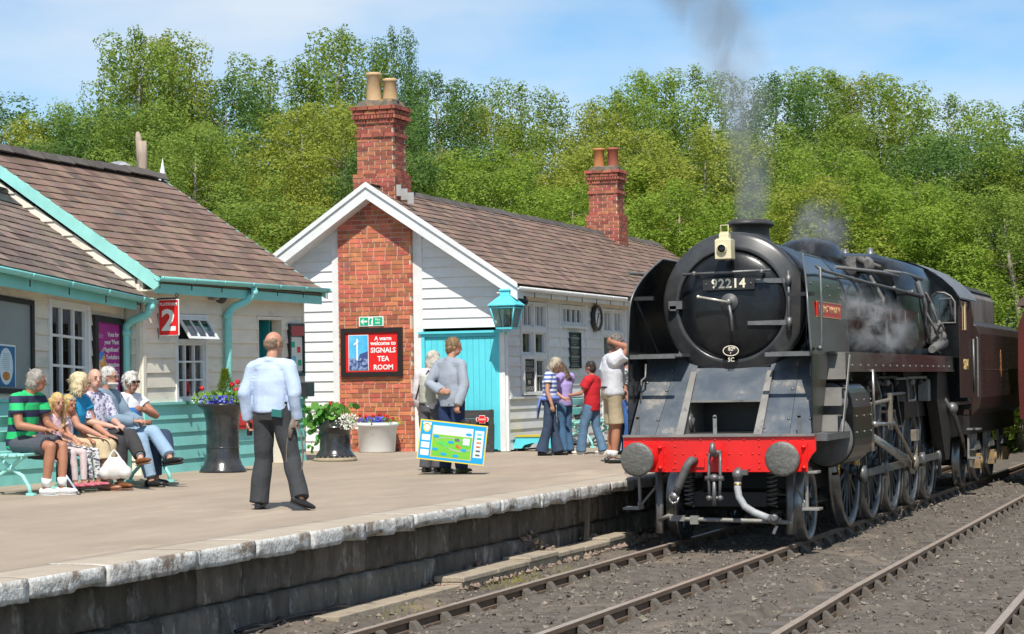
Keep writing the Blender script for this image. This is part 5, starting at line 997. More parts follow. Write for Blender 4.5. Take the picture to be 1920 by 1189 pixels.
for sx in (-1, 1):
    b = MB(); b.px([(11.3, 1.62), (12.55, 1.62), (12.55, 2.72), (11.3, 2.72)], sx*1.315, sx*1.335); b.px([(11.3, 2.72), (11.42, 2.72), (11.42, 3.3), (11.3, 3.3)], sx*1.315, sx*1.335); b.px([(12.45, 2.72), (12.95, 2.72), (12.95, 2.95), (12.6, 3.30), (12.45, 3.3)], sx*1.315, sx*1.335); cs = lp(b, 'cab_side', BLACKREFL)
    b = MB(); b.px([(11.42, 2.72), (12.45, 2.72), (12.45, 3.22), (11.42, 3.22)], sx*1.318, sx*1.322); lp(b, 'cab_window', GLASS, cs)
    b = MB(); b.bb(sx*1.33, sx*1.345, 11.85, 12.0, 2.74, 3.2); lp(b, 'window_bar', M('pale_wood', (.65, .5, .3), .5), cs)
    if sx > 0: put_text('92214', .24, (1.337, 11.93, 2.16), (0, 1, 0), (0, 0, 1), M('number_gold', (.75, .55, .2), .4), cs, ext=.002, bold=.003, sx=.95)
    b = MB(); b.tube([(sx*1.36, 12.7, 1.7), (sx*1.36, 12.7, 2.6)], .02, 6); b.tube([(sx*1.34, 13.2, 1.6), (sx*1.36, 13.2, 1.62), (sx*1.36, 13.2, 2.62), (sx*1.34, 13.2, 2.64)], .02, 6); lp(b, 'cab_handrail', GUNM)
b = MB(); b.smooth = True; P = [(1.36, 3.26), (1.25, 3.42), (1.08, 3.58), (.85, 3.74), (.55, 3.87), (.25, 3.94), (0, 3.955)]; P = P+[(-x, z) for x, z in reversed(P[:-1])]
for off in (0, -.02): b._add([(x, y, z+off) for y in (11.2, 13.3) for x, z in P], [(j, j+1, len(P)+j+1, len(P)+j) for j in range(len(P)-1)])
lp(b, 'cab_roof', M('cab_roof_grey', (.13, .14, .155), .45, c2=(.20, .20, .20), scale=3))
b = MB(); b.bb(-1.28, 1.28, 12.9, 12.93, 1.4, 3.3); b.bb(-1.28, 1.28, 11.34, 12.9, 1.5, 1.55); lp(b, 'cab_backhead', OILY)
# tender
TE = wempty('locomotive_tender', (0, 17, 0), 'black tender with brown reflections and riveted sides coupled behind the locomotive cab', 'tender')
b = MB(); P = [(-1.14, 1.28), (1.14, 1.28), (1.27, 1.40), (1.32, 1.6), (1.32, 2.72), (1.26, 2.86), (1.06, 2.96), (-1.06, 2.96), (-1.26, 2.86), (-1.32, 2.72), (-1.32, 1.6), (-1.27, 1.40)]; b.py(P, 13.9, 20.6); tb = b.build('tender_body', BLACKREFL, TE); bevel(tb, .02)
rivets([(1.321, y_, z_) for y_ in (14.2, 14.75, 15.9, 16.6, 17.6, 18.6, 19.6) for z_ in np.arange(1.7, 2.7, .1)]+[(1.321, y_, 2.08) for y_ in np.arange(14.1, 20.4, .12)], (1, 0, 0), .012, BLACKREFL, tb)
b = MB(); b.py([(-1.02, 2.96), (1.02, 2.96), (1.02, 3.40), (.94, 3.52), (-.94, 3.52), (-1.02, 3.40)], 14.4, 18.3); b.build('coal_bunker', M('bunker_sheet', (.13, .115, .105), .6, c2=(.30, .26, .23), scale=1.8, stretch=(1, 1, .3), c3=(.05, .045, .04), s3=2), TE)
b = MB(); b.py([(-.98, 3.52), (.98, 3.52), (.72, 3.66), (.3, 3.72), (-.3, 3.72), (-.72, 3.66)], 14.3, 18.35); b.build('bunker_cover', M('tarred_cover', (.035, .034, .034), .75, bump=.2), TE)
b = MB(); b.box((.5, 19.2, 3.05), (.7, .8, .22)); b.build('water_filler', LGR, TE)
b = MB(); b.bb(-1.1, 1.1, 13.9, 20.5, .95, 1.28); b.bb(-.6, .6, 14, 20.4, .45, .95); b.build('tender_frame', OILY, TE)
t0 = wheels(TE, .46, [14.8, 16.75, 18.7], 10)
for y in (14.8, 16.75, 18.7):
    b = MB(); b.px([(y-.42, .98), (y+.42, .98), (y+.26, .35), (y-.26, .35)], 1.0, 1.05); tf = b.build('axle_guard', M('dusty_black_steel', (.17, .165, .155)), TE); q = MB(); q.box((1.10, y, .46), (.14, .24, .26)); q.ball((1.17, y, .46), (.04, .08, .09)); q.build('axlebox', M('axlebox_ochre', (.38, .24, .08), .6, c2=(.12, .10, .09), scale=4), tf)
    q = MB(); 
    for k in range(7): q.bb(1.04, 1.12, y-.42+k*.035, y+.42-k*.035, .66+k*.022, .68+k*.022)
    q.build('leaf_spring', LGR, tf, kind='stuff')
b = MB(); b.box((1.20, 13.75, 1.05), (.22, .30, .03)); b.box((1.20, 13.7, .55), (.2, .3, .03)); b.box((1.1, 13.75, .8), (.03, .1, .5)); b.build('tender_step', LGR, TE)
q = MB(); q.prism([(16.55, 2.05), (16.85, 2.05), (16.85, 2.12), (16.55, 2.12)], lambda y, z: V((1.323, y, z)), lambda y, z: V((1.326, y, z))); q.prism(oval(16.7, 2.2, .10, .26), lambda y, z: V((1.323, y, z)), lambda y, z: V((1.327, y, z))); q.build('crest', M('crest_gold', (.45, .25, .08), .5, c2=(.4, .05, .03), scale=14), TE, kind='stuff')
# carriage at the right edge
CA = wempty('railway_carriage', (3.0, 27, 0), 'maroon railway carriage just entering the right edge of the picture', 'carriage')
b = MB(); P = [(1.62, 1.15), (4.36, 1.15), (4.38, 1.9), (4.36, 2.9), (4.2, 3.3), (1.78, 3.3), (1.62, 2.9), (1.60, 1.9)]; b.py(P, 17, 37); b.build('carriage_body', M('carriage_maroon', (.11, .020, .014), .3, c2=(.08, .016, .012), scale=2, coat=.3), CA)
b = MB(); P = [(1.60, 3.28), (1.75, 3.48), (2.2, 3.68), (2.99, 3.76), (3.78, 3.68), (4.23, 3.48), (4.38, 3.28)]; b.py(P, 16.95, 37.05); b.build('carriage_roof', M('roof_lead', (.12, .07, .06), .6), CA)
b = MB(); b.bb(1.7, 4.3, 17.2, 36.8, .55, 1.12); b.build('underframe', OILY, CA)
b = MB(); b.lathe([(.18, 0), (.19, .03), (.17, .05), (.07, .06), (.06, .5)], (2.1, 16.45, 1.05), (0, 1, 0), 24); b.build('buffer', GUNM, CA); b = MB(); b.lathe([(.18, 0), (.19, .03), (.17, .05), (.07, .06), (.06, .5)], (3.85, 16.45, 1.05), (0, 1, 0), 24); b.build('buffer', GUNM, CA)
b = MB(); b.tube([(1.8, 16.85, 1.3), (1.8, 16.85, 2.6)], .012, 6); b.build('end_rail', M('rail_brass', (.35, .22, .08), .4, .5), CA)
for k in range(8):
    for x_ in (1.604, 4.376): b = MB(); b.bb(x_-.006, x_+.006, 17.9+k*2.35, 19.2+k*2.35, 2.05, 2.85); b.build('window', M('carriage_glass', (.02, .025, .03), .08), CA)
wheels(CA, .46, [19.0, 21.5], 9)
for o in CA.children:
    if o.name.startswith(('wheel', 'axle')): o.location.x += 3.0
b = MB(); b.bb(2.98, 3.02, 16.9, 16.99, 1.3, 3.2); b.bb(2.5, 2.52, 16.9, 16.99, 1.3, 3.2); b.build('gangway', BLACK, CA, kind='stuff')
# ================================================================== platform furniture
PX, NX = (1, 0, 0), (-1, 0, 0)
# platform 2 sign (faces -y)
W2 = Wall((-8.0, 1.85, 0), (1, 0, 0), (0, -1, 0))
b = MB(); W2.slab(b, -.215, .105, 2.70, 3.20, -.015, .0); s = b.build('platform_sign', PRINTW, None, label='red hanging PLATFORM 2 sign at the corner of the cream building', cat='sign'); bevel(s, .01)
patch(W2, s, rect(-.203, .093, 2.712, 3.188), .001, RED, 'print'); put_text('PLATFORM', .058, W2.P(-.055, 3.13, .004), PX, (0, 0, 1), PRINTW, s, ext=.001, bold=.0012, sx=.95); put_text('2', .40, W2.P(-.055, 2.90, .004), PX, (0, 0, 1), PRINTW, s, ext=.001, bold=.012, sx=1.1)
b = MB(); b.tube([(-8.225, 1.86, 2.62), (-8.225, 1.86, 3.36)], .012, 6); b.tube([(-8.225, 1.86, 3.21), (-7.9, 1.86, 3.215)], .010, 6); b.tube([(-7.93+.03*math.cos(k*.6)*(1-k*.05), 1.86, 3.25+.03*math.sin(k*.6)*(1-k*.05)) for k in range(13)], .007, 5); b.tube([(-8.19+.03*math.cos(k*.6)*(1-k*.05), 1.86, 3.33+.03*math.sin(k*.6)*(1-k*.05)) for k in range(13)], .007, 5); b.build('sign_bracket', IRON, s)
# notice board, letter box, floodlight, red board on building B
nb = sign(WB, None, 4.18, 4.72, 2.12, 2.93, .05, FRAMEB, GREYP, .03, name='notice_board'); tag(nb, 'black framed notice board headed GROSMONT beside the teal doorway', 'notice board')
patch(WB, nb, rect(4.22, 4.68, 2.74, 2.89), .06, M('header_red', (.42, .03, .03), .4), 'header'); put_text('GROSMONT', .085, WB.P(4.45, 2.815, .063), (0, 1, 0), (0, 0, 1), PRINTW, nb, ext=.001, bold=.001, sx=1.0)
patch(WB, nb, rect(4.24, 4.66, 2.20, 2.72), .032, M('paper', (.70, .72, .68), .6), 'paper')
for u_, z_, m_ in ((4.27, 2.56, SIGNG), (4.47, 2.48, RED), (4.3, 2.34, SKYB), (4.5, 2.28, SIGNG)): patch(WB, nb, rect(u_, u_+.12, z_, z_+.09), .035, m_, 'print')
b = MB(); WB.slab(b, 4.56, 4.86, 1.80, 2.02, .03, .15); o = b.build('letter_box', BLACK, None, label='small black box fixed to the building corner below the notice board', cat='box'); bevel(o, .008)
b = MB(); WB.slab(b, 4.62, 4.80, 1.985, 1.99, .149, .153); b.build('slot', GUNM, o)
b = MB(); WB.slab(b, 2.30, 2.95, 1.36, 1.86, .06, .085); o = b.build('red_board', M('enamel_red', (.65, .03, .03), .3, c2=(.55, .03, .03), scale=4), None, label='red enamel board on the teal skirting behind the tall black planter', cat='sign'); patch(WB, o, rect(2.36, 2.9, 1.42, 1.80), .087, M('enamel_red2', (.72, .05, .05), .3), 'print')
fl_ = empty('floodlight', (-8.1, 3.40, 3.28), 'grey round floodlight under the teal gutter of the cream building', 'lamp')
b = MB(); b.lathe([(.02, -.09), (.05, -.07), (.06, -.03), (.085, 0), (.085, .05), (.07, .06), (.001, .06)], (0, .06, 0), (.1, 1, -.15), 18); b.build('lamp_head', IRON, fl_); b = MB(); b.lathe([(.045, 0), (.05, .06), (.03, .12), (.001, .13)], (0, -.02, 0), (.1, -1, .1), 14); b.build('lamp_housing', ALUM, fl_); b = MB(); b.box((-.06, -.03, .02), (.10, .14, .12)); b.build('mount', ALUM, fl_)
# lantern
LN = wempty('lantern', (-6.18, 10.27, 2.9), 'bright teal glazed lantern on the corner of the tea room', 'lantern'); lx, ly = -6.18, 10.27
def frus(b, z0, w0, z1, w1): b._add([(lx+sx*w, ly+sy*w, z) for z, w in ((z0, w0), (z1, w1)) for sx, sy in ((-1, -1), (1, -1), (1, 1), (-1, 1))], [(3, 2, 1, 0), (4, 5, 6, 7)]+[(i, (i+1) % 4, 4+(i+1) % 4, 4+i) for i in range(4)])
b = MB(); frus(b, 3.30, .255, 3.315, .255); frus(b, 3.316, .25, 3.47, .09); b.build('lantern_roof', TEALB, LN); b = MB(); frus(b, 3.471, .085, 3.56, .075); frus(b, 3.561, .10, 3.585, .085); b.build('lantern_chimney', TEALB, LN); b = MB(); frus(b, 2.90, .145, 2.93, .15); b.build('lantern_base', TEALB, LN)
for sx, sy in ((-1, -1), (1, -1), (1, 1), (-1, 1)): b = MB(); b.tube([(lx+sx*.14, ly+sy*.14, 2.93), (lx+sx*.225, ly+sy*.225, 3.30)], .014, 4, up=(1, 1, 0)); b.build('corner_bar', TEALB, LN)
for (sx, sy), (tx, ty) in (((-1, -1), (1, -1)), ((1, -1), (1, 1)), ((1, 1), (-1, 1)), ((-1, 1), (-1, -1))):
    b = MB(); b.quad((lx+sx*.138, ly+sy*.138, 2.93), (lx+tx*.138, ly+ty*.138, 2.93), (lx+tx*.222, ly+ty*.222, 3.30), (lx+sx*.222, ly+sy*.222, 3.30)); b.build('pane', GLASS, LN); b = MB(); b.tube([(lx+sx*.215, ly+sy*.215, 3.265), (lx+tx*.215, ly+ty*.215, 3.265)], .014, 4); b.build('glazing_rail', TEALB, LN)
b = MB(); b.lathe([(.05, 2.93), (.05, 3.0), (.065, 3.03), (.055, 3.12), (.001, 3.16)], (lx, ly, 0), (0, 0, 1), 12); b.build('bulb', M('bulb_grey', (.5, .5, .48), .3), LN); b = MB(); b.tube([(lx+.08, ly, 2.93), (lx+.08, ly, 3.3)], .014, 6); b.build('cable_pipe', BLACK, LN)
b = MB(); b.tube([(lx, ly+.14, 2.91), (lx-.1, ly+.3, 2.86), (-6.34, 10.66, 2.84)], .016, 6); b.build('wall_bracket', TEALB, LN)
# benches
def bench(base, rz, L_, label, group):
    e = empty('bench', base, label, 'bench', group, rz); P = PALET
    for k in range(4): b = MB(); b.box((0, .20-.11*k+.02, .46+.008*k*(k-2)), (L_, .095, .032)); bevel(b.build('seat_slat', P, e), .008)
    for k in range(2): b = MB(); b.box((0, -.24-.05*k, .66+.17*k), (L_, .028, .13), Matrix.Rotation(-.2, 3, 'X')); bevel(b.build('back_slat', P, e), .008)
    for x in (-L_/2+.14, L_/2-.14):
        b = MB(); b.tube([(x, .26, .02), (x, .24, .10), (x, .16, .22), (x, .02, .30), (x, -.12, .40), (x, -.2, .46)], .024, 8); b.tube([(x, -.32, .02), (x, -.28, .10), (x, -.16, .22), (x, .0, .31), (x, .12, .40), (x, .2, .44)], .024, 8)
        b.tube([(x, .22, .44), (x, -.18, .435), (x, -.24, .6), (x, -.32, .95)], .022, 8); b.ball((x, .0, .31), .045); b.box((x, .27, .015), (.06, .10, .03)); b.box((x, -.33, .015), (.06, .10, .03)); b.build('leg_frame', P, e)
    return e
bench((-7.22, -2.62, .798), -R(90), 1.75, 'pale green iron bench under the man in the striped shirt', 'pale green platform benches'); bench((-7.22, -.85, .798), -R(90), 1.7, 'pale green iron bench under the two men and the woman with folded arms', 'pale green platform benches')
rb3 = bench((-5.75, 13.7, .785), -R(90), 2.0, 'pale green bench with a red station nameplate against the tea room wall', 'pale green platform benches')
b = MB(); b.box((-.72, -.262, .83), (.34, .012, .10)); o = b.build('nameplate', M('header_red', (.42, .03, .03), .4), rb3); put_text('GROSMONT', .055, (-.72, -.252, .83), (-1, 0, 0), (0, 0, 1), PRINTW, rb3, ext=.001)
b = MB(); b.ball((-6.0, 13.95, 1.42), (.22, .3, .16), 12, 8); b.ball((-5.95, 13.9, 1.3), (.2, .28, .12), 12, 8); b.build('dark_bag', M('bag_charcoal', (.05, .05, .055), .7, bump=.3, bscale=12), None, label='charcoal bag resting on the green bench by the tea room', cat='bag')
# planters and flowers
def rings(mb, c, n, spread, zr, size, m=0, rr=None, up=.4):
    for _ in range(n):
        p = V(c)+V((rr.gauss(0, spread[0]), rr.gauss(0, spread[1]), rr.uniform(*zr))); s = rr.uniform(size*.6, size*1.2); nn = V((rr.gauss(0, 1), rr.gauss(0, 1)-.5, rr.gauss(0, .6)+up)).normalized(); a = nn.orthogonal().normalized(); a.rotate(Matrix.Rotation(rr.uniform(0, 6.3), 3, nn)); q = nn.cross(a)
        k = 6; mb._add([p+(a*math.cos(6.283*j/k)+q*math.sin(6.283*j/k))*s for j in range(k)], [tuple(range(k))])
FLR = M('geranium_red', (.65, .012, .015), .6, island=.25); FLB = M('lobelia_blue', (.10, .10, .62), .6, island=.35); FLW = M('alyssum_white', (.75, .76, .66), .6, island=.15); LFG = M('pot_leaf', (.16, .33, .04), .5, island=.3, trans=.3); LFN = M('nasturtium_leaf', (.13, .36, .06), .45, island=.25, trans=.35); CON = M('conifer_lime', (.26, .34, .03), .6, island=.3, trans=.2)
STEM = M('plant_stem', (.14, .22, .05), .6)
rf = random.Random(12); POT = M('black_glazed', (.022, .023, .026), .22, c2=(.05, .05, .05), scale=5, coat=.3, bump=.12, bscale=25)
pl1 = empty('planter', (-7.60, 2.52, gz(-7.6)), 'tall black flared planter with conifer, blue lobelia and red geraniums', 'planter', 'planters along the platform buildings')
b = MB(); b.lathe([(.33, 0), (.325, .03), (.27, .10), (.235, .20), (.225, .35), (.225, .62), (.235, .76), (.27, .87), (.335, .92), (.345, .94), (.335, .955), (.28, .94), (.25, .90), (.001, .89)], (0, 0, 0), (0, 0, 1), 40); b.build('pot', POT, pl1); b = MB(); b.lathe([(.229, .33), (.234, .34), (.229, .35)], (0, 0, 0), (0, 0, 1), 40, caps=False); b.build('pot_band', POT, pl1)
b = MB(); rings(b, (0, .05, .95), 260, (.20, .20), (0, .16), .03, rr=rf); b.build('foliage', LFG, pl1, kind='stuff', fix=False)
b = MB()
for _ in range(900):
    h = rf.random()**.8; rr_ = .155*(1-h)+.02; a = rf.uniform(0, 6.28); d = V((math.cos(a), math.sin(a), .9)); p = V((.0+rr_*rf.uniform(.5, 1)*math.cos(a), .1+rr_*math.sin(a), .98+h*.44)); q = d.cross(Z_).normalized()*.008; b._add([p-q, p+q, p+d*.045], [(0, 1, 2)])
b.build('conifer', CON, pl1, kind='stuff', fix=False)
b = MB(); rings(b, (.03, -.16, .97), 420, (.11, .06), (-.02, .10), .016, rr=rf, up=.1); b.build('lobelia', FLB, pl1, kind='stuff', fix=False)
def gera(parent, spots):
    b = MB(); st = MB()
    for (x, y, z) in spots:
        for _ in range(34): v_ = V((rf.gauss(0, 1), rf.gauss(0, 1), rf.gauss(0, .8))).normalized()*.032; p = V((x, y, z))+v_; n_ = v_.normalized(); a = n_.orthogonal().normalized()*.016; q = n_.cross(a); b._add([p+a, p+q, p-a, p-q], [(0, 1, 2, 3)])
        st.tube([(x*.7, y*.7, z-.2), (x, y, z-.02)], .005, 4)
    b.build('geranium_heads', FLR, parent, kind='stuff', fix=False); st.build('flower_stems', STEM, parent, kind='stuff')
gera(pl1, [(-.26, -.1, 1.17), (.16, 0, 1.22), (.22, .05, 1.25), (.26, -.08, 1.14), (.29, .03, 1.12)])
b = MB(); rings(b, (-.27, -.08, .97), 60, (.05, .05), (0, .14), .014, rr=rf); b.build('white_blooms', FLW, pl1, kind='stuff', fix=False)
pl2 = empty('planter', (-7.68, 6.45, gz(-7.68)), 'squat black capstan planter on a pale stone, overflowing with round green leaves', 'planter', 'planters along the platform buildings')
b = MB(); b.lathe([(.33, .06), (.30, .10), (.245, .18), (.235, .40), (.25, .50), (.30, .515), (.305, .53), (.24, .56), (.20, .62), (.17, .66), (.001, .66)], (0, 0, 0), (0, 0, 1), 40); b.build('pot', POT, pl2); b = MB(); b.lathe([(.34, 0), (.345, .03), (.32, .075), (.1, .12), (.001, .12)], (0, 0, 0), (0, 0, 1), 22); b.build('stone_base', M('pale_stone', (.45, .38, .27), .9, c2=(.33, .27, .19), scale=6, bump=.6), pl2)
b = MB(); rings(b, (-.16, -.05, .70), 110, (.17, .12), (-.12, .18), .062, rr=rf, up=.3); rings(b, (-.30, -.1, .45), 26, (.06, .05), (-.35, .2), .045, rr=rf, up=.2); b.build('foliage', LFN, pl2, kind='stuff', fix=False)
b = MB(); rings(b, (.03, 0, .76), 150, (.13, .10), (-.08, .10), .028, rr=rf); b.build('geranium_leaves', LFG, pl2, kind='stuff', fix=False); gera(pl2, [(-.02, -.1, .90), (.07, -.05, .89), (.16, -.05, .87)])
b = MB(); rings(b, (.26, -.12, .62), 420, (.07, .07), (-.12, .12), .014, rr=rf, up=.2); b.build('alyssum', FLW, pl2, kind='stuff', fix=False)
pl3 = empty('planter', (-8.55, 10.12, gz(-8.55)), 'white round tub of red and blue flowers at the foot of the brick stack', 'planter', 'planters along the platform buildings')
b = MB(); b.lathe([(.30, 0), (.31, .02), (.345, .44), (.375, .455), (.385, .485), (.375, .515), (.35, .52), (.335, .48), (.001, .46)], (0, 0, 0), (0, 0, 1), 40); b.build('tub', M('tub_white', (.78, .78, .76), .5, c2=(.70, .71, .70), scale=4), pl3)
b = MB(); rings(b, (0, 0, .50), 260, (.17, .15), (0, .10), .026, rr=rf); b.build('foliage', LFG, pl3, kind='stuff', fix=False); b = MB(); rings(b, (.08, -.22, .53), 200, (.08, .05), (-.02, .09), .016, rr=rf, up=.1); rings(b, (-.22, -.14, .53), 90, (.06, .05), (-.02, .07), .016, rr=rf, up=.1); b.build('lobelia', FLB, pl3, kind='stuff', fix=False)
gera(pl3, [(x_, y_, .61+.05*math.sin(x_*40)) for x_, y_ in ((-.27, -.1), (-.22, 0), (-.15, -.12), (-.09, .05), (-.05, -.1), (.05, 0), (.12, .06), (.17, -.02), (.24, -.08), (.29, .0))])
# dark planked box with red totem, step stool
dbx = wempty('planked_box', (-6.98, 10.4, .8), 'black planked board with a small red totem leaning before the teal door', 'board')
for k in range(5): b = MB(); b.box((-6.98, 10.44+.012*k, .87+.145*k), (.92, .03, .14), Matrix.Rotation(-.07, 3, 'X')); bevel(b.build('plank', M('black_plank', (.035, .034, .034), .6, c2=(.06, .058, .055), scale=4, stretch=(.4, 3, 3), bump=.3), dbx), .005)
b = MB(); b.box((-6.53, 10.40, 1.16), (.05, .05, .74)); b.box((-7.42, 10.40, 1.16), (.05, .05, .74)); b.build('frame_post', MATS['black_plank'], dbx, kind='stuff')
b = MB(); tot = [(-.11, -.04), (-.055, -.04), (-.055, -.075), (.055, -.075), (.055, -.04), (.11, -.04), (.125, 0), (.11, .04), (.055, .04), (.055, .075), (-.055, .075), (-.055, .04), (-.11, .04), (-.125, 0)]
b.prism([(x*.95, z*.95) for x, z in tot], lambda x, z: V((-6.70+x, 10.395, 1.36+z)), lambda x, z: V((-6.70+x, 10.40, 1.36+z))); b.build('totem_rim', PRINTW, dbx); b = MB(); b.prism([(x*.84, z*.84) for x, z in tot], lambda x, z: V((-6.70+x, 10.388, 1.36+z)), lambda x, z: V((-6.70+x, 10.394, 1.36+z))); b.build('totem', RED, dbx); b = MB(); b.bb(-6.77, -6.63, 10.384, 10.387, 1.345, 1.375); b.build('totem_lettering', M('faded_print', (.75, .4, .35), .6), dbx)
stl = wempty('step_stool', (-5.95, 11.1, .79), 'bright teal wheeled step stool with a yellow edged top beside the tea room', 'stool'); sx0, sy0 = -5.98, 11.15
b = MB(); b.box((sx0, sy0, 1.055), (.64, .46, .03)); b.build('stool_top', M('stool_yellow', (.55, .45, .05), .5), stl)
for y_ in (-.2, .2): b = MB(); b.py([(sx0-.36, .84), (sx0-.20, .84), (sx0-.15, .90), (sx0+.0, .935), (sx0+.15, .90), (sx0+.20, .84), (sx0+.36, .84), (sx0+.30, 1.038), (sx0-.30, 1.038)], sy0+y_-.012, sy0+y_+.012); b.build('stool_side', TEALB, stl)
for x_ in (-.3, .3):
    b = MB(); b.box((sx0+x_*1.06, sy0, .94), (.02, .37, .18)); b.build('stool_end', TEALB, stl)
    for y_ in (-.17, .17): b = MB(); b.lathe([(.03, -.012), (.03, .012)], (sx0+x_, sy0+y_, .822), (1, 0, 0), 12); b.build('castor', GUNM, stl)
# post and finial seen over the left roof
b = MB(); b.tube([(-13, 9.9, .8), (-13, 9.9, 6.2), (-13, 9.9, 6.45)], [.11, .10, .09], 8); b.tube([(-13.0, 9.86, 5.7), (-13.04, 9.86, 6.5), (-13.06, 9.86, 6.62)], [.06, .06, .03], 6); b.build('signal_post', M('weathered_post', (.45, .36, .27), .85, c2=(.3, .24, .19), scale=6, stretch=(3, 3, .4)), None, label='weathered wooden post rising behind the ridge of the cream building', cat='post')
b = MB(); b.ball((-13.25, 9.5, 5.85), (.30, .2, .22), 12, 8); b.build('wrapped_cowl', M('grey_sheeting', (.25, .26, .27), .5, c2=(.45, .46, .47), scale=6, bump=.6, bscale=8), None, label='grey wrapped bundle beside the wooden post behind the roof ridge', cat='cover')
b = MB(); b.lathe([(.085, 5.0), (.08, 5.6), (.0005, 6.02)], (-12.08, 9.0, 0), (0, 0, 1), 4); b.build('white_finial', TRIMW, None, label='white pointed finial just beyond the end of the left roof ridge', cat='finial')
b = MB(); b.tube([(0, 0, 0), (0, 0, 2.6)], .08, 8); b.lathe([(.25, 2.6), (.28, 2.75), (.2, 2.85), (.12, 2.9), (.16, 3.0), (.2, 3.08), (.12, 3.2), (.001, 3.22)], (0, 0, 0), (0, 0, 1), 14); o = b.build('lamp_post', M('pale_blue_paint', (.45, .75, .8), .5), None, label='pale blue lamp post top showing behind the tender', cat='lamp post'); pp = cam_point(1888, 585, 60); o.location = (pp.x, pp.y, pp.z-3.1)
# ================================================================== people
SKIN = M('skin', (.52, .27, .18), .55, c2=(.45, .21, .14), scale=9); SKINT = M('skin_tanned', (.42, .19, .11), .55, c2=(.36, .15, .09), scale=9); SKINP = M('skin_pale', (.62, .36, .27), .55, c2=(.55, .30, .22), scale=9)
EYE = M('eye_dark', (.02, .015, .012), .3); LIP = M('lip', (.38, .12, .09), .5); LENS = M('sunglass', (.01, .01, .012), .1)
def fab(n, c, c2=None, bump=.8, sc_=10, **k): return M(n, c, .85, c2=c2 or tuple(x*.8 for x in c), scale=3, bump=bump, bscale=sc_, **k)
def stripe(name, cols, period, ph=0., axis='Z', rough=.8):
    m = M(name, cols[0], rough, bump=.3, bscale=9); n = m.node_tree.nodes; l = m.node_tree.links
    t = n.new('ShaderNodeTexCoord'); sx = n.new('ShaderNodeSeparateXYZ'); l.new(t.outputs['Object'], sx.inputs[0])
    a = n.new('ShaderNodeMath'); a.operation = 'MULTIPLY_ADD'; a.inputs[1].default_value = 1/period; a.inputs[2].default_value = ph; l.new(sx.outputs[axis], a.inputs[0])
    f = n.new('ShaderNodeMath'); f.operation = 'FRACT'; l.new(a.outputs[0], f.inputs[0]); r = n.new('ShaderNodeValToRGB'); r.color_ramp.interpolation = 'CONSTANT'; l.new(f.outputs[0], r.inputs[0])
    e = r.color_ramp.elements
    for i, c in enumerate(cols):
        if i < 2: e[i].position = i/len(cols); e[i].color = (*c, 1)
        else: q = e.new(i/len(cols)); q.color = (*c, 1)
    l.new(r.outputs[0], n['Principled BSDF'].inputs['Base Color']); return m
def remesh(mb, vox, m, name, it=4, amp=0., seed=0., freq=9.):
    me = mb.mesh('tmp', m); o = bpy.data.objects.new('tmp', me)
    r = o.modifiers.new('r', 'REMESH'); r.mode = 'VOXEL'; r.voxel_size = vox; s = o.modifiers.new('s', 'SMOOTH'); s.iterations = it; s.factor = .5
    nm = evaluated_mesh(o); bpy.data.meshes.remove(me)
    if amp:
        k = len(nm.vertices); co = np.empty(k*3); nm.vertices.foreach_get('co', co); co = co.reshape(-1, 3); no = np.empty(k*3); nm.vertices.foreach_get('normal', no); no = no.reshape(-1, 3)
        rg = np.random.RandomState(int(seed*10)+1); h = np.zeros(k)
        for w_ in range(9):
            d = rg.normal(size=3); d[2] *= .75; d *= freq*(.7 if w_ < 4 else 1.6)/np.linalg.norm(d)*1.6; h += np.sin(co @ d+rg.uniform(0, 6.3)+1.5*np.sin(co @ (d[[1, 2, 0]]*.6)))*(.5 if w_ < 4 else .25)
        co = co+no*(amp*.6*h)[:, None]; nm.vertices.foreach_set('co', co.ravel())
    nm.materials.clear(); nm.materials.append(m); nm.name = name
    nm.polygons.foreach_set('use_smooth', [True]*len(nm.polygons)); return nm
def oball(mb, c, r, ax, n=14, k=10):
    t = MB(); t.ball((0, 0, 0), r, n, k); X, Y, Z = ax; c = V(c); mb._add([c+X*v[0]+Y*v[1]+Z*v[2] for v in t.v], t.f)
def hand(mb, W, d, nrm, sgn=1, curl=.5, s=1.):
    d = V(d).normalized(); nrm = V(nrm); nrm = (nrm-d*nrm.dot(d)).normalized(); sd = d.cross(nrm)*sgn
    mb.tube([V(W)-d*.02, V(W)+d*.03*s, V(W)+d*.088*s], [(.026*s, .020*s), (.040*s, .018*s), (.040*s, .015*s)], 10, up=sd)
    for i, (o, l) in enumerate(((.031, .070), (.0105, .082), (-.0105, .076), (-.031, .060))):
        p = V(W)+d*.078*s+sd*o*s; pts = [p]; a = 0
        for k in range(3): a += curl*.75; p = p+(d*math.cos(a)+nrm*math.sin(a))*l*s*(.42, .33, .25)[k]; pts.append(p)
        mb.tube(pts, [.0100*s, .0094*s, .0086*s, .0068*s], 7)
    p = V(W)+d*.028*s+sd*.030*s; mb.tube([p-sd*.012, p+(sd*.6+d*.55+nrm*.2)*.035*s, p+(sd*.45+d*.9+nrm*.5)*.068*s], [.014*s, .0115*s, .0085*s], 7)
def v3(*a): return V(a)
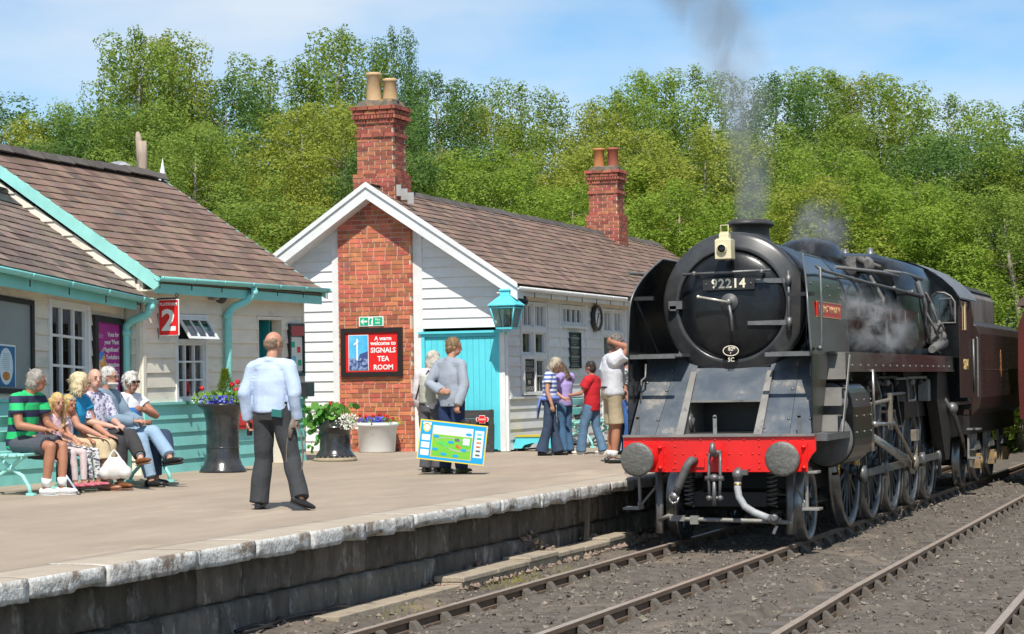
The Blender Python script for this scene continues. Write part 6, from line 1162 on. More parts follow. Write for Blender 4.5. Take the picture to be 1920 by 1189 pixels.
def stand(**k):
    J = dict(P=v3(0, 0, .96), C=v3(0, .0, 1.27), N=v3(0, -.01, 1.47), H=v3(0, .03, 1.635), hf=v3(0, 1, 0), sv=v3(1, 0, 0), pv=v3(1, 0, 0),
             S=[v3(-.182, -.01, 1.395), v3(.182, -.01, 1.395)], E=[v3(-.235, -.03, 1.14), v3(.235, -.03, 1.14)], W=[v3(-.245, .05, .89), v3(.245, .05, .89)], hd=[v3(0, .1, -1), v3(0, .1, -1)], hn=[v3(1, 0, 0), v3(-1, 0, 0)], curl=.5,
             L=[v3(-.092, 0, .93), v3(.092, 0, .93)], K=[v3(-.10, .02, .50), v3(.10, .02, .50)], A=[v3(-.105, -.03, .085), v3(.105, -.03, .085)], T=[v3(-.12, 1, 0), v3(.12, 1, 0)], tz=[0., 0.])
    J.update(k); return J
def sit(**k):
    J = stand(P=v3(0, 0, .56), C=v3(0, -.02, .88), N=v3(0, .0, 1.08), H=v3(0, .05, 1.235), S=[v3(-.178, 0, 1.005), v3(.178, 0, 1.005)], E=[v3(-.23, .06, .77), v3(.23, .06, .77)], W=[v3(-.12, .28, .68), v3(.12, .28, .68)], hd=[v3(.5, .8, -.1), v3(-.5, .8, -.1)], hn=[v3(0, 0, -1), v3(0, 0, -1)],
              L=[v3(-.09, .02, .55), v3(.09, .02, .55)], K=[v3(-.11, .46, .52), v3(.11, .46, .52)], A=[v3(-.11, .44, .085), v3(.11, .44, .085)])
    J.update(k); return J
def person(label, loc, rz, s, J, top=None, bot=None, shoes=None, hair=None, skin=SKIN, b=1., extra=None, vox=.011, female=False, seed=0., face=True, headscale=1.):
    sv, pv = V(J['sv']).normalized(), V(J['pv']).normalized(); P, C, N, H = J['P'], J['C'], J['N'], J['H']; hf = V(J['hf']).normalized(); hx = hf.cross(Z_).normalized(); hu = hx.cross(hf).normalized(); hax = (hx, hf, hu); hs = headscale
    shw = (J['S'][1]-J['S'][0]).length/2
    def torso(mb, inf=0., low=None, waist=1.10):
        lo = P-(N-P).normalized()*.10 if low is None else low; mid = P.lerp(C, .5)
        up = (N-C)
        mb.tube([lo, P, mid, C, C+up*.62, N+up*.05], [(.150*b+inf, .112*b+inf), (.165*b+inf, .122*b+inf), (.150*b*waist+inf, .112*b+inf), (.172*b+inf, .120*b+inf), (.150*b+inf*.8, .092*b+inf*.8), (.060+inf*.5, .058+inf*.5)], 18, up=sv.lerp(pv, .3))
        for i in (0, 1): mb.tube([C+up*.75, J['S'][i].lerp(C+up*.75, .35), J['S'][i]], [.055+inf, .068*b+inf, .060*b+inf], 10); mb.ball(J['S'][i], .060*b+inf)
    bd = MB(); torso(bd, -.028, P-(N-P).normalized()*.04) if top else torso(bd)
    bd.tube([N-Z_*.04, N.lerp(H, .35), H-hu*.04], [.060*hs, .054*hs, .055*hs], 12)
    oball(bd, H+hu*.02*hs-hf*.008*hs, (.077*hs, .096*hs, .102*hs), hax); oball(bd, H-hu*.052*hs+hf*.028*hs, (.055*hs, .060*hs, .062*hs), hax)
    bd.tube([H+hf*.080*hs+hu*.022*hs, H+hf*.104*hs-hu*.022*hs, H+hf*.088*hs-hu*.030*hs], [.009*hs, .0145*hs, .012*hs], 7)
    for sg in (-1, 1): oball(bd, H+hx*sg*.078*hs-hu*.005*hs-hf*.008*hs, (.010*hs, .020*hs, .031*hs), hax, 8, 6)
    for i, sg in ((0, 1), (1, -1)):
        S_, E_, W_ = J['S'][i], J['E'][i], J['W'][i]
        bd.tube([S_, S_.lerp(E_, .5), E_], [.053*b, .050*b, .041*b], 10); bd.ball(E_, .041*b); bd.tube([E_, E_.lerp(W_, .3), W_], [.040*b, .042*b, .028*b], 10); hand(bd, W_, J['hd'][i], J['hn'][i], sg, J['curl'] if not isinstance(J['curl'], (list, tuple)) else J['curl'][i], .95 if not female else .88)
        L_, K_, A_ = J['L'][i], J['K'][i], J['A'][i]
        bd.tube([L_, L_.lerp(K_, .5), K_], [.074*b, .070*b, .056*b], 12); bd.ball(K_, .055*b); bd.tube([K_, K_.lerp(A_, .35), A_, A_-Z_*.03], [.053*b, .057*b, .036, .036], 10); bd.ball(L_, .072*b)
        T = V(J['T'][i]).normalized(); bd.tube([A_-T*.03-Z_*.03, A_+T*.03-Z_*.035+Z_*J['tz'][i]*.03, A_+T*.10-Z_*.045+Z_*J['tz'][i]*.10], [.030, .030, .022], 8)
    me = remesh(bd, vox, skin, 'person', 3); o = link('person', me); o.location = loc; o.rotation_euler.z = rz; o.scale = (s, s, s); tag(o, label, 'person')
    if top:
        m, sl, hem = top['m'], top.get('sl', 1.), top.get('hem', .06); t = MB(); inf = top.get('inf', .014); torso(t, inf, P-(N-P).normalized()*hem)
        for i in (0, 1):
            S_, E_, W_ = J['S'][i], J['E'][i], J['W'][i]; sl_i = sl[i] if isinstance(sl, (list, tuple)) else sl
            if sl_i <= .62: e = S_.lerp(E_, sl_i/.62*.72 if sl_i < .62 else 1.); t.tube([S_-(E_-S_)*.05, e], [.062*b+inf, .058*b+inf+.008], 12)
            else: t.tube([S_, S_.lerp(E_, .5), E_, E_.lerp(W_, .4), E_.lerp(W_, sl_i)], [.064*b+inf, .056*b+inf, .050*b+inf, .047*b+inf, .036*b+inf], 12); t.ball(E_, .050*b+inf)
        if top.get('collar', 1): t.tube([N-(N-C)*.10, N+(H-N)*.16], [.085*b, .070], 14)
        co = link(top.get('name', 'shirt'), remesh(t, vox, m, 'shirt', 3, top.get('amp', .007), seed), o)
    if bot:
        m = bot['m']; t = MB(); ln = bot.get('ln', 1.); inf = bot.get('inf', .014); fl = bot.get('fl', 0.); up = (C-P).normalized()
        t.tube([P+up*.085, P, P-up*.09], [(.160*b+inf, .118*b+inf), (.168*b+inf, .126*b+inf), (.150*b+inf, .115*b+inf)], 18, up=pv)
        for i in (0, 1):
            L_, K_, A_ = J['L'][i], J['K'][i], J['A'][i]; t.ball(L_, .090*b+inf*.6)
            if ln <= .5: e = L_.lerp(K_, ln*2); t.tube([L_-(K_-L_)*.05, L_.lerp(K_, .4), e], [.090*b+inf, .082*b+inf, .074*b+inf+.016], 14)
            else:
                q = (ln-.5)*2; e = K_.lerp(A_, q); t.tube([L_, L_.lerp(K_, .5), K_], [.090*b+inf, .080*b+inf, .064*b+inf], 14); t.ball(K_, .064*b+inf); t.tube([K_, K_.lerp(A_, q*.5), e, e+(A_-K_).normalized()*.02], [.063*b+inf, .062*b+inf+fl*.3, .054*b+inf+fl, .054*b+inf+fl], 14)
        link(bot.get('name', 'trousers'), remesh(t, vox, m, 'trousers', 3, bot.get('amp', .009), seed+5, 8.), o)
    if shoes:
        for i in (0, 1):
            A_ = J['A'][i]; T = V(J['T'][i]).normalized(); T.z = 0; T.normalize(); tz = J['tz'][i]; t = MB(); Td = (T+Z_*tz).normalized(); N_ = (Z_-Td*Z_.dot(Td)).normalized()
            base = A_-N_*.045
            t.tube([base-Td*.075, base-Td*.05, base, base+Td*.09, base+Td*.155, base+Td*.185], [(.034, .030), (.042, .038), (.042, .042), (.032, .046), (.024, .042), (.012, .026)], 12, up=N_)
            if shoes.get('high'): t.tube([A_-N_*.02, A_+Z_*.04], [.05, .048], 10)
            sm_ = link('shoe', remesh(t, .008, shoes['m'], 'shoe', 2), o); q = MB(); q.tube([base-Td*.07-N_*.038, base+Td*.02-N_*.038, base+Td*.12-N_*.038, base+Td*.178-N_*.036], [(.007, .036), (.007, .038), (.007, .046), (.007, .026)], 10, up=N_); q.build('sole', shoes.get('sole', M('sole_dark', (.03, .028, .025), .8)), sm_)
            if shoes.get('sock'): q = MB(); q.tube([A_+Z_*.005, A_+(J['K'][i]-A_)*.22], [.043, .053*b], 12); q.build('sock', shoes['sock'], o)
    if hair:
        t = MB(); m, st = hair; hb = hs
        if st == 'bald': oball(t, H-hf*.022*hb+hu*.006*hb, (.083*hb, .088*hb, .078*hb), hax)
        else:
            oball(t, H-hf*.020*hb+hu*.034*hb, (.087*hb, .100*hb, .100*hb), hax); oball(t, H-hf*.045*hb-hu*.020*hb, (.080*hb, .070*hb, .085*hb), hax)
            if st in ('bob', 'long'):
                for a in np.linspace(.15, math.pi-.15, 9):
                    d = hx*math.cos(a)*.085-hf*math.sin(a)*.085; L2 = .13 if st == 'bob' else .30; t.tube([H+d*hb+hu*.05*hb, H+d*1.12*hb-hu*.05*hb, H+d*(1.05 if st == 'bob' else 1.0)*hb-hu*L2*hb], [.030*hb, .034*hb, .018*hb], 8)
                if st == 'bob': oball(t, H-hf*.03*hb+hu*.05*hb, (.098*hb, .108*hb, .095*hb), hax)
            if st == 'curly':
                for _ in range(34): a = V((rnd.gauss(0, 1), rnd.gauss(0, 1)-.7, rnd.gauss(0, .8)+.6)).normalized(); oball(t, H+(hx*a.x*.084+hf*(a.y*.09-.01)+hu*(a.z*.10+.02))*hb, (.03*hb, .03*hb, .028*hb), hax, 8, 6)
            if st == 'fringe': oball(t, H+hf*.055*hb+hu*.085*hb, (.065*hb, .035*hb, .025*hb), hax)
        hm = remesh(t, .008, m, 'hair', 1, .006, seed, 46.); hr = random.Random(int(seed*7)+2); st_ = MB(); st_.v = [tuple(v.co) for v in hm.vertices]; st_.f = [list(p.vertices) for p in hm.polygons]; st_.mi = [0]*len(st_.f); st_.sm = [True]*len(st_.f); ln = {'bald': .010, 'short': .022, 'curly': .028}.get(st, .045)
        for _ in range(420):
            v = hm.vertices[hr.randrange(len(hm.vertices))]; p, nn = v.co.copy(), v.normal.copy(); dn = (-Z_*(.9 if st in ('bob', 'long') else .35)+nn*.35+V((hr.gauss(0, .35), hr.gauss(0, .35), hr.gauss(0, .35)))).normalized(); sd = dn.cross(nn)
            if sd.length > .05: sd.normalize(); st_._add([p-sd*.004-nn*.003, p+sd*.004-nn*.003, p+dn*ln*hr.uniform(.6, 1.3)+nn*.004], [(0, 1, 2)])
        link('hair', st_.mesh('hair', m, fix=False), o)
    if face:
        for sg in (-1, 1):
            q = MB(); oball(q, H+hf*.088*hs+hx*sg*.031*hs+hu*.012*hs, (.010*hs, .005*hs, .0055*hs), hax, 8, 6); q.build('eye', EYE, o)
            q = MB(); q.tube([H+hf*.092*hs+hx*sg*.015*hs+hu*.032*hs, H+hf*.086*hs+hx*sg*.048*hs+hu*.031*hs], .005*hs, 5); q.build('eyebrow', hair[0] if hair else EYE, o)
        q = MB(); oball(q, H+hf*.086*hs-hu*.058*hs, (.024*hs, .006*hs, .007*hs), hax, 10, 6); q.build('mouth', LIP, o)
    if extra: extra(o, J, hax)
    return o
def glasses(o, J, hax, m=LENS, up=.012, fwd=.098):
    H = J['H']; hx, hf, hu = hax
    for sg in (-1, 1): q = MB(); oball(q, H+hf*fwd+hx*sg*.033+hu*up, (.024, .006, .017), hax, 10, 6); q.build('lens', m, o)
    q = MB(); q.tube([H+hf*fwd+hx*.055+hu*(up+.004), H+hf*.0+hx*.083+hu*(up+.006)], .004, 4); q.tube([H+hf*fwd-hx*.055+hu*(up+.004), H-hx*.083+hu*(up+.006)], .004, 4); q.build('glasses_arms', m, o, kind='stuff')
GREYH = M('grey_hair', (.36, .33, .29), .7, c2=(.22, .20, .18), scale=30, stretch=(1, 1, .3)); WHITEH = M('white_hair', (.56, .51, .43), .7, c2=(.42, .38, .32), scale=30); BLONDE = M('blonde_hair', (.62, .44, .18), .6, c2=(.48, .31, .11), scale=30, stretch=(2, 2, .3)); PBLONDE = M('pale_blonde_hair', (.66, .55, .34), .6, c2=(.52, .42, .25), scale=30); BROWNH = M('brown_hair', (.10, .055, .03), .55, c2=(.06, .035, .02), scale=30); LBROWN = M('light_brown_hair', (.24, .15, .07), .6, c2=(.16, .10, .05), scale=30); DARKH = M('dark_hair', (.035, .025, .02), .55); SILVER = M('silver_hair', (.62, .60, .56), .7, c2=(.45, .43, .40), scale=30); ASHH = M('ash_hair', (.42, .36, .27), .65, c2=(.30, .25, .18), scale=30)
BLKSHOE = dict(m=M('black_leather', (.02, .02, .021), .35)); SOCKW = fab('white_sock', (.78, .78, .78))
f90 = -R(90)
zb = .797
# --- seated group
def p1(o, J, hax):
    q = MB(); q.tube([(.27, .46, .70), (.36, .62, .02)], .013, 8); 
person('man in a green and navy striped polo shirt at the near end of the bench', (-7.27, -3.05, zb), f90-.12, 1.05, sit(C=v3(0, .04, .90), N=v3(0, .10, 1.08), H=v3(-.05, .18, 1.225), hf=v3(-.75, .6, -.15), S=[v3(-.19, .09, 1.03), v3(.19, .09, 1.03)], E=[v3(-.24, .17, .75), v3(.24, .17, .75)], W=[v3(-.08, .42, .70), v3(.10, .42, .70)], hd=[v3(.3, 1, 0), v3(-.3, 1, 0)], K=[v3(-.10, .48, .52), v3(.12, .50, .52)], A=[v3(-.04, .52, .085), v3(.14, .44, .085)], curl=.7),
       dict(m=stripe('green_navy_stripe', [(.02, .50, .16), (.02, .025, .07)], .155, .1), sl=.5, hem=.07, name='polo_shirt'), dict(m=fab('shorts_grey', (.075, .08, .10)), ln=.43, name='shorts'), dict(m=M('white_trainer', (.80, .80, .80), .5), sole=M('white_sole', (.7, .7, .7), .6), sock=SOCKW), (GREYH, 'short'), SKINT, 1.08, seed=1.)
person('girl with long blonde hair half hidden behind the man in the striped shirt', (-7.20, -2.85, zb), f90, .85, sit(hf=v3(.1, 1, 0)), dict(m=M('floral_top', (.35, .16, .2), .8, c2=(.1, .12, .3), scale=16, lo=.45, hi=.55), sl=.3, hem=.05), dict(m=fab('dark_shorts', (.04, .045, .06)), ln=.9), BLKSHOE, (BLONDE, 'long'), SKIN, .9, female=True, seed=2., vox=.013)
LEG1 = M('print_leggings', (.62, .62, .62), .8, c2=(.06, .06, .09), scale=16, lo=.47, hi=.53, stretch=(1, 1, 2)); LEG2 = M('pink_print_leggings', (.62, .52, .50), .8, c2=(.5, .4, .42), scale=14)
person('small blonde girl in a pale pink T-shirt sitting beside the striped man', (-7.12, -2.60, zb+.04), f90-.2, .80, sit(N=v3(0, .03, 1.06), H=v3(0, .08, 1.24), hf=v3(.35, .9, -.1), A=[v3(-.08, .50, .10), v3(.10, .50, .10)], W=[v3(-.16, .30, .66), v3(.12, .34, .70)], E=[v3(-.22, .08, .80), v3(.22, .08, .80)]), dict(m=fab('pale_pink_tee', (.78, .55, .60)), sl=.4, hem=.10, name='t_shirt'), dict(m=LEG2, ln=.95, inf=.004, amp=.003, name='leggings'), dict(m=M('pink_sandal', (.48, .13, .17), .5)), (BLONDE, 'long'), SKIN, .82, female=True, seed=3., headscale=1.18, vox=.012)
def sg(o, J, hax): glasses(o, J, hax, M('silver_frame', (.3, .32, .34), .3), .085, .085)
person('small girl with sunglasses pushed up on her head and black and white leggings', (-7.14, -2.32, zb+.04), f90-.1, .80, sit(N=v3(0, .03, 1.04), H=v3(0, .08, 1.21), hf=v3(.25, .95, -.1), A=[v3(-.08, .52, .10), v3(.10, .52, .10)], E=[v3(-.22, .12, .80), v3(.22, .12, .80)], W=[v3(-.14, .36, .68), v3(.16, .40, .66)]), dict(m=fab('lilac_white_top', (.72, .66, .78)), sl=.35, hem=.10, name='t_shirt'), dict(m=LEG1, ln=.95, inf=.004, amp=.003, name='leggings'), dict(m=M('pink_sandal', (.48, .13, .17), .5)), (BLONDE, 'short'), SKINT, .82, female=True, seed=4., headscale=1.15, extra=sg, vox=.012)
SANDAL = dict(m=M('tan_sandal', (.45, .22, .14), .5), sole=M('sandal_sole', (.30, .14, .10), .6))
person('blonde woman in a turquoise top and beige skirt trousers leaning forward on the bench', (-7.24, -2.08, zb), f90, 1.03, sit(C=v3(0, .06, .88), N=v3(0, .10, 1.07), H=v3(0, .17, 1.215), hf=v3(-.55, .8, -.1), S=[v3(-.17, .09, 1.02), v3(.17, .09, 1.02)], E=[v3(-.20, .22, .74), v3(.20, .24, .74)], W=[v3(-.10, .46, .62), v3(.12, .48, .62)], hd=[v3(.1, 1, -.2), v3(-.1, 1, -.2)], hn=[v3(0, 0, -1), v3(0, 0, -1)], curl=.25, K=[v3(-.09, .48, .50), v3(.09, .50, .50)], A=[v3(-.05, .42, .085), v3(.10, .56, .085)]),
       dict(m=fab('turquoise_top', (.01, .30, .58)), sl=.35, hem=.06, collar=0, name='top'), dict(m=fab('beige_linen', (.55, .44, .28), (.45, .35, .21)), ln=.66, inf=.022, fl=.03, amp=.014), SANDAL, (PBLONDE, 'bob'), SKIN, 1., female=True, seed=5.)
BRSHOE = dict(m=M('brown_leather', (.20, .075, .03), .4), sole=M('tan_sole', (.25, .15, .09), .7), sock=fab('grey_sock', (.16, .18, .20)))
def wc(o, J, hax):
    q = MB(); C, N, P = J['C'], J['N'], J['P']
    q.tube([P+Z_*.02-V((0, .045, 0)), P.lerp(C, .6)-V((0, .045, 0)), C-V((0, .05, 0)), N-Z_*.05-V((0, .05, 0))], [(.238, .175), (.232, .172), (.250, .178), (.15, .11)], 16, up=(1, 0, 0)); link('waistcoat', remesh(q, .011, fab('black_waistcoat', (.015, .016, .022)), 'waistcoat', 3, .006, 3.), o)
person('balding man in a black waistcoat with dark trousers and crossed legs, smiling on the bench', (-7.14, -1.66, zb), f90-.15, 1.05, sit(C=v3(0, -.04, .88), N=v3(0, -.02, 1.08), H=v3(.02, .03, 1.24), hf=v3(.45, .9, 0), E=[v3(-.23, .08, .77), v3(.24, .08, .77)], W=[v3(-.06, .30, .72), v3(.10, .34, .70)], K=[v3(-.06, .46, .60), v3(.12, .46, .52)], A=[v3(.16, .78, .36), v3(.12, .46, .085)], T=[v3(.35, 1, 0), v3(.1, 1, 0)], tz=[.12, 0.]),
       dict(m=M('patterned_shirt', (.60, .60, .72), .8, c2=(.12, .10, .20), scale=30, lo=.5, hi=.58, bump=.3, bscale=9), sl=.62, hem=.03), dict(m=fab('charcoal_trousers', (.030, .028, .030), (.05, .047, .048)), ln=.95), BRSHOE, (BROWNH, 'bald'), SKINP, 1.08, seed=6., extra=wc)
def beard(o, J, hax):
    H = J['H']; hx, hf, hu = hax; q = MB(); oball(q, H+hf*.040-hu*.088, (.050, .048, .044), hax); q.tube([H+hx*.07*math.cos(a)+hf*(.02+.07*math.sin(a))-hu*.072 for a in np.linspace(0, math.pi, 8)], .018, 8); link('beard', remesh(q, .008, SILVER, 'beard', 2, .004, 2., 30.), o)
    glasses(o, J, hax, M('thin_frame', (.12, .10, .09), .3), .012, .099)
person('white bearded man in a blue denim jacket and pale jeans, hands clasped on the bench', (-7.15, -1.24, zb), f90+.02, 1.06, sit(C=v3(0, -.10, .88), N=v3(0, -.08, 1.09), H=v3(0, -.02, 1.25), hf=v3(.05, 1, -.02), S=[v3(-.19, -.08, 1.03), v3(.19, -.08, 1.03)], E=[v3(-.25, .06, .78), v3(.25, .06, .78)], W=[v3(-.06, .34, .74), v3(.08, .34, .74)], hd=[v3(.7, .7, .1), v3(-.7, .7, .1)], K=[v3(-.08, .50, .62), v3(.12, .44, .53)], A=[v3(.12, .80, .34), v3(.12, .56, .085)], T=[v3(.2, 1, 0), v3(.1, 1, 0)], tz=[.1, 0.], curl=.9),
       dict(m=fab('denim_jacket', (.22, .30, .38), (.17, .24, .31)), sl=.95, hem=.05, inf=.024, amp=.013, name='jacket'), dict(m=fab('pale_jeans', (.30, .42, .55), (.22, .33, .46)), ln=.95), dict(m=BLKSHOE['m'], sock=fab('grey_sock', (.16, .18, .20))), (SILVER, 'short'), SKIN, 1.08, seed=7., extra=beard)
person('silver haired woman in a white and blue top sitting with folded arms', (-7.20, -.74, zb), f90-.15, 1.03, sit(H=v3(.02, .06, 1.225), hf=v3(.25, 1, -.05), S=[v3(-.18, .0, 1.02), v3(.18, .0, 1.02)], E=[v3(-.24, .22, .82), v3(.26, .16, .78)], W=[v3(.06, .26, .90), v3(-.02, .24, .74)], hd=[v3(1, .1, .15), v3(-1, .2, .05)], hn=[v3(0, -1, 0), v3(0, -1, 0)], K=[v3(-.09, .48, .58), v3(.11, .44, .53)], A=[v3(.10, .66, .32), v3(.10, .48, .085)], tz=[.1, 0.]),
       dict(m=stripe('white_blue_top', [(.74, .75, .78), (.05, .22, .62), (.74, .75, .78), (.74, .75, .78)], .42, .30), sl=.35, hem=.06, name='top'), dict(m=fab('navy_trousers', (.03, .05, .10)), ln=.95), BLKSHOE, (SILVER, 'curly'), SKINT, 1.1, female=True, seed=8., extra=lambda o, J, h: glasses(o, J, h))
# --- standing
def blue_extra(o, J, hax):
    q = MB(); q.tube([(.262, .03, .93), (.25, -.01, .86), (.235, -.05, .80)], [(.016, .032)]*3, 8, up=(0, 1, 0)); q.tube([(.235, -.02, .90), (.215, -.05, .80), (.205, -.07, .70)], [.022, .030, .020], 8); q.tube([(.255+.085*math.sin(a), -.07, .545+.265*math.cos(a)) for a in np.linspace(-.4, 2*math.pi-.5, 22)], [(.012, .006)]*22, 6, up=(0, 1, 0)); w_ = q.build('rolled_flag', M('flag_canvas', (.22, .175, .14), .8, c2=(.10, .08, .07), scale=9), None, label='rolled brown flag with a looped strap in the walking man\'s right hand', cat='flag'); w_.matrix_world = o.matrix_basis
    q = MB(); q.box((-.26, .055, .79), (.045, .05, .13)); bevel(q.build('radio', BLACK, None, label='small black radio in the left hand of the man in the pale blue shirt', cat='radio'), .008).matrix_world = o.matrix_basis
    q = MB(); q.box((.105, -.150, .945), (.105, .016, .07), Matrix.Rotation(.12, 3, 'Y') @ Matrix.Rotation(.1, 3, 'X')); nb_ = q.build('notebook', M('notebook_green', (.02, .16, .14), .5), None, label='dark green notebook sticking out of the back pocket of the walking man', cat='notebook'); nb_.matrix_world = o.matrix_basis
    q = MB(); q.tube([(.178*math.cos(a), .132*math.sin(a)+.0, 1.045) for a in np.linspace(0, 2*math.pi, 26)], [(.020, .010)]*26, 6, up=(0, 0, 1)); q.build('belt', BLACK, o)
    q = MB(); q.tube([(.232+.034*math.cos(a), .03+.034*math.sin(a), .905) for a in np.linspace(0, 6.28, 14)], .007, 5); q.build('watch', BLACK, o)
person('balding man in a pale blue shirt and charcoal trousers walking away along the platform', (-3.16, -4.95, gz(-3.16)), .10, 1.01, stand(hf=v3(.55, .85, -.05), H=v3(.02, .03, 1.625), E=[v3(-.265, -.05, 1.14), v3(.26, -.06, 1.13)], W=[v3(-.26, .02, .88), v3(.255, .02, .885)], K=[v3(-.105, .03, .50), v3(.19, .02, .50)], A=[v3(-.14, -.02, .085), v3(.33, -.14, .13)], T=[v3(-.1, 1, 0), v3(.8, .6, 0)], tz=[0, -.42], curl=.85, hd=[v3(0, .05, -1), v3(0, .1, -1)]),
       dict(m=M('pale_blue_shirt', (.47, .57, .74), .75, c2=(.42, .52, .69), scale=2, bump=.7, bscale=8), sl=1., hem=.0, inf=.020, amp=.017), dict(m=fab('charcoal_worsted', (.040, .042, .046), (.030, .031, .034)), ln=1., inf=.020, fl=.016, amp=.012), BLKSHOE, (M('cropped_hair', (.16, .10, .06), .7, c2=(.25, .17, .12), scale=25), 'bald'), SKIN, 1.05, extra=blue_extra, seed=9., vox=.0085)
def wom(o, J, hax):
    q = MB(); q.tube([J['P']-V((0, .05, -.04)), J['C']-V((0, .06, 0)), J['N']-V((0, .07, .06))], [(.16, .13), (.17, .15), (.12, .11)], 14, up=(1, 0, 0)); link('gilet', remesh(q, .012, fab('pale_gilet', (.55, .55, .47)), 'gilet', 3, .008, 4.), o)
    q = MB(); q.tube([(-.16, -.18, 1.05), (-.10, -.17, 1.25), (.02, -.10, 1.47)], .012, 6); q.build('bag_strap', BLACK, o); q = MB(); q.ball((.19, -.02, 1.02), (.08, .10, .16), 12, 8); q.build('patterned_scarf', M('leopard', (.45, .40, .34), .8, c2=(.05, .045, .04), scale=40, lo=.48, hi=.54), o)
person('white haired woman in a pale gilet and grey trousers beside the young man', (-4.66, 3.02, gz(-4.66)), -.15, .95, stand(hf=v3(.2, 1, -.2), H=v3(.02, .05, 1.61), W=[v3(-.25, .06, .90), v3(.245, .05, .89)]), dict(m=fab('pinkish_white_shirt', (.74, .66, .68)), sl=.8, hem=.10, inf=.024, amp=.012), dict(m=fab('grey_trousers', (.10, .10, .11)), ln=1., fl=.02, inf=.02), BLKSHOE, (WHITEH, 'bob'), SKINP, 1.05, female=True, extra=wom, seed=10., vox=.012)
person('young man in a grey zip jacket and navy jeans carrying the toy box', (-4.28, 2.78, gz(-4.28)), -.25, 1.05, stand(hf=v3(.7, .65, -.1), H=v3(.03, .04, 1.625), E=[v3(-.27, -.10, 1.16), v3(.24, -.05, 1.12)], W=[v3(-.04, -.17, 1.05), v3(.20, -.14, .88)], hd=[v3(1, -.1, .05), v3(0, -.2, -1)], hn=[v3(0, 1, 0), v3(0, 1, 0)], curl=[.4, 1.1], A=[v3(-.10, -.02, .085), v3(.13, .02, .085)]), dict(m=fab('grey_jacket', (.33, .37, .43), (.28, .31, .37)), sl=1., hem=.10, inf=.022, amp=.013, name='jacket'), dict(m=fab('navy_jeans', (.02, .045, .13)), ln=1., fl=.012, inf=.016), dict(m=M('olive_trainer', (.07, .10, .05), .6)), (LBROWN, 'short'), SKIN, .98, seed=11., vox=.010)
# toy box hanging from his hand
tb_ = empty('toy_train_box', (-4.13, 2.42, 1.20), 'large blue and yellow toy train set box carried by the young man', 'box'); tb_.rotation_euler = (0, R(7.2), R(19))
b = MB(); b.box((0, 0, 0), (.90, .09, .53)); bx = b.build('box', M('box_yellow', (.80, .62, .06), .45), tb_); WT = Wall((0, -.0455, 0), (1, 0, 0), (0, -1, 0))
patch(WT, tb_, rect(-.435, .435, -.25, .25), .0, M('box_blue', (.01, .36, .75), .4), 'print', .001); patch(WT, tb_, rect(-.275, .265, -.215, .205), .0015, M('box_yellow', (.80, .62, .06), .45), 'print', .001)
patch(WT, tb_, rect(-.265, .255, -.205, .085), .003, M('box_green', (.12, .48, .05), .45, c2=(.22, .58, .04), scale=2), 'print', .001); patch(WT, tb_, rect(-.265, .265, .09, .205), .003, M('box_pale', (.62, .74, .86), .5, c2=(.74, .78, .84), scale=4), 'print', .001); patch(WT, tb_, rect(.29, .41, -.17, .19), .0015, M('box_pale', (.62, .74, .86), .5), 'print', .001)
for i in range(3): patch(WT, tb_, rect(-.41, -.30, .03-.10*i-.035, .03-.10*i+.04), .0015, PRINTW, 'print', .001)
patch(WT, tb_, oval(-.355, .165, .05, .06), .0015, M('box_yellow', (.80, .62, .06), .45), 'print', .001); patch(WT, tb_, oval(-.355, .165, .035, .04), .003, PRINTW, 'print', .001); patch(WT, tb_, rect(-.41, -.30, .20, .235), .0015, PRINTW, 'print', .001)
tr = [(-.22+.48*t, .035-.35*t*(1-t)*.9-.10*t) for t in np.linspace(0, 1, 14)]; patch(WT, tb_, tr+[(x, z-.014) for x, z in reversed(tr)], .0045, M('track_grey', (.45, .45, .42), .5), 'print', .001); tr = [(-.20+.34*t, .04+.02*math.sin(t*3)) for t in np.linspace(0, 1, 10)]; patch(WT, tb_, tr+[(x, z-.010) for x, z in reversed(tr)], .0045, M('track_grey', (.45, .45, .42), .5), 'print', .001)
patch(WT, tb_, [(-.19, -.03), (-.09, -.06), (-.04, -.09), (-.05, -.05), (-.10, .0), (-.18, .0)], .006, M('toy_green', (.10, .60, .10), .45), 'print', .001); patch(WT, tb_, rect(.03, .09, .02, .055), .006, M('toy_slate', (.12, .13, .2), .5), 'print', .001); patch(WT, tb_, [(.05, -.06), (.12, -.08), (.12, -.04), (.05, -.02)], .006, ORANGE, 'print', .001); patch(WT, tb_, rect(.14, .23, -.02, .07), .006, M('box_pale', (.62, .74, .86), .5), 'print', .001)
for u_, z_ in ((-.02, -.0), (.16, -.09), (-.10, -.165), (.06, -.175), (.21, .125), (-.22, .06), (-.22, -.11)): patch(WT, tb_, oval(u_, z_, .042, .018), .006, M('box_blue', (.01, .36, .75), .4), 'print', .001)
for i, m_ in enumerate((SKYB, SIGNG, ORANGE, ORANGE, GUNM, GUNM)): patch(WT, tb_, rect(.32, .38, .14-.055*i-.012, .14-.055*i+.012), .003, m_, 'print', .001)
b = MB(); b.tube([(.10, 0, .265), (.11, 0, .30), (.20, 0, .30), (.21, 0, .265)], .010, 6); b.build('handle', BLACK, tb_)
def tied(o, J, hax):
    q = MB(); q.tube([(.17*math.cos(a), .14*math.sin(a), 1.0+.01*math.sin(a*3)) for a in np.linspace(0, 6.28, 20)], .035, 8); q.tube([(-.05, -.15, 1.02), (-.06, -.20, .85), (-.08, -.22, .64)], [(.16, .03), (.19, .035), (.13, .02)], 12, up=(1, 0, 0)); link('tied_shirt', remesh(q, .012, fab('periwinkle_cloth', (.20, .29, .72)), 'tied_shirt', 2, .02, 6., 7.), o)
DENIM = fab('dark_denim', (.035, .06, .11), (.025, .045, .085))
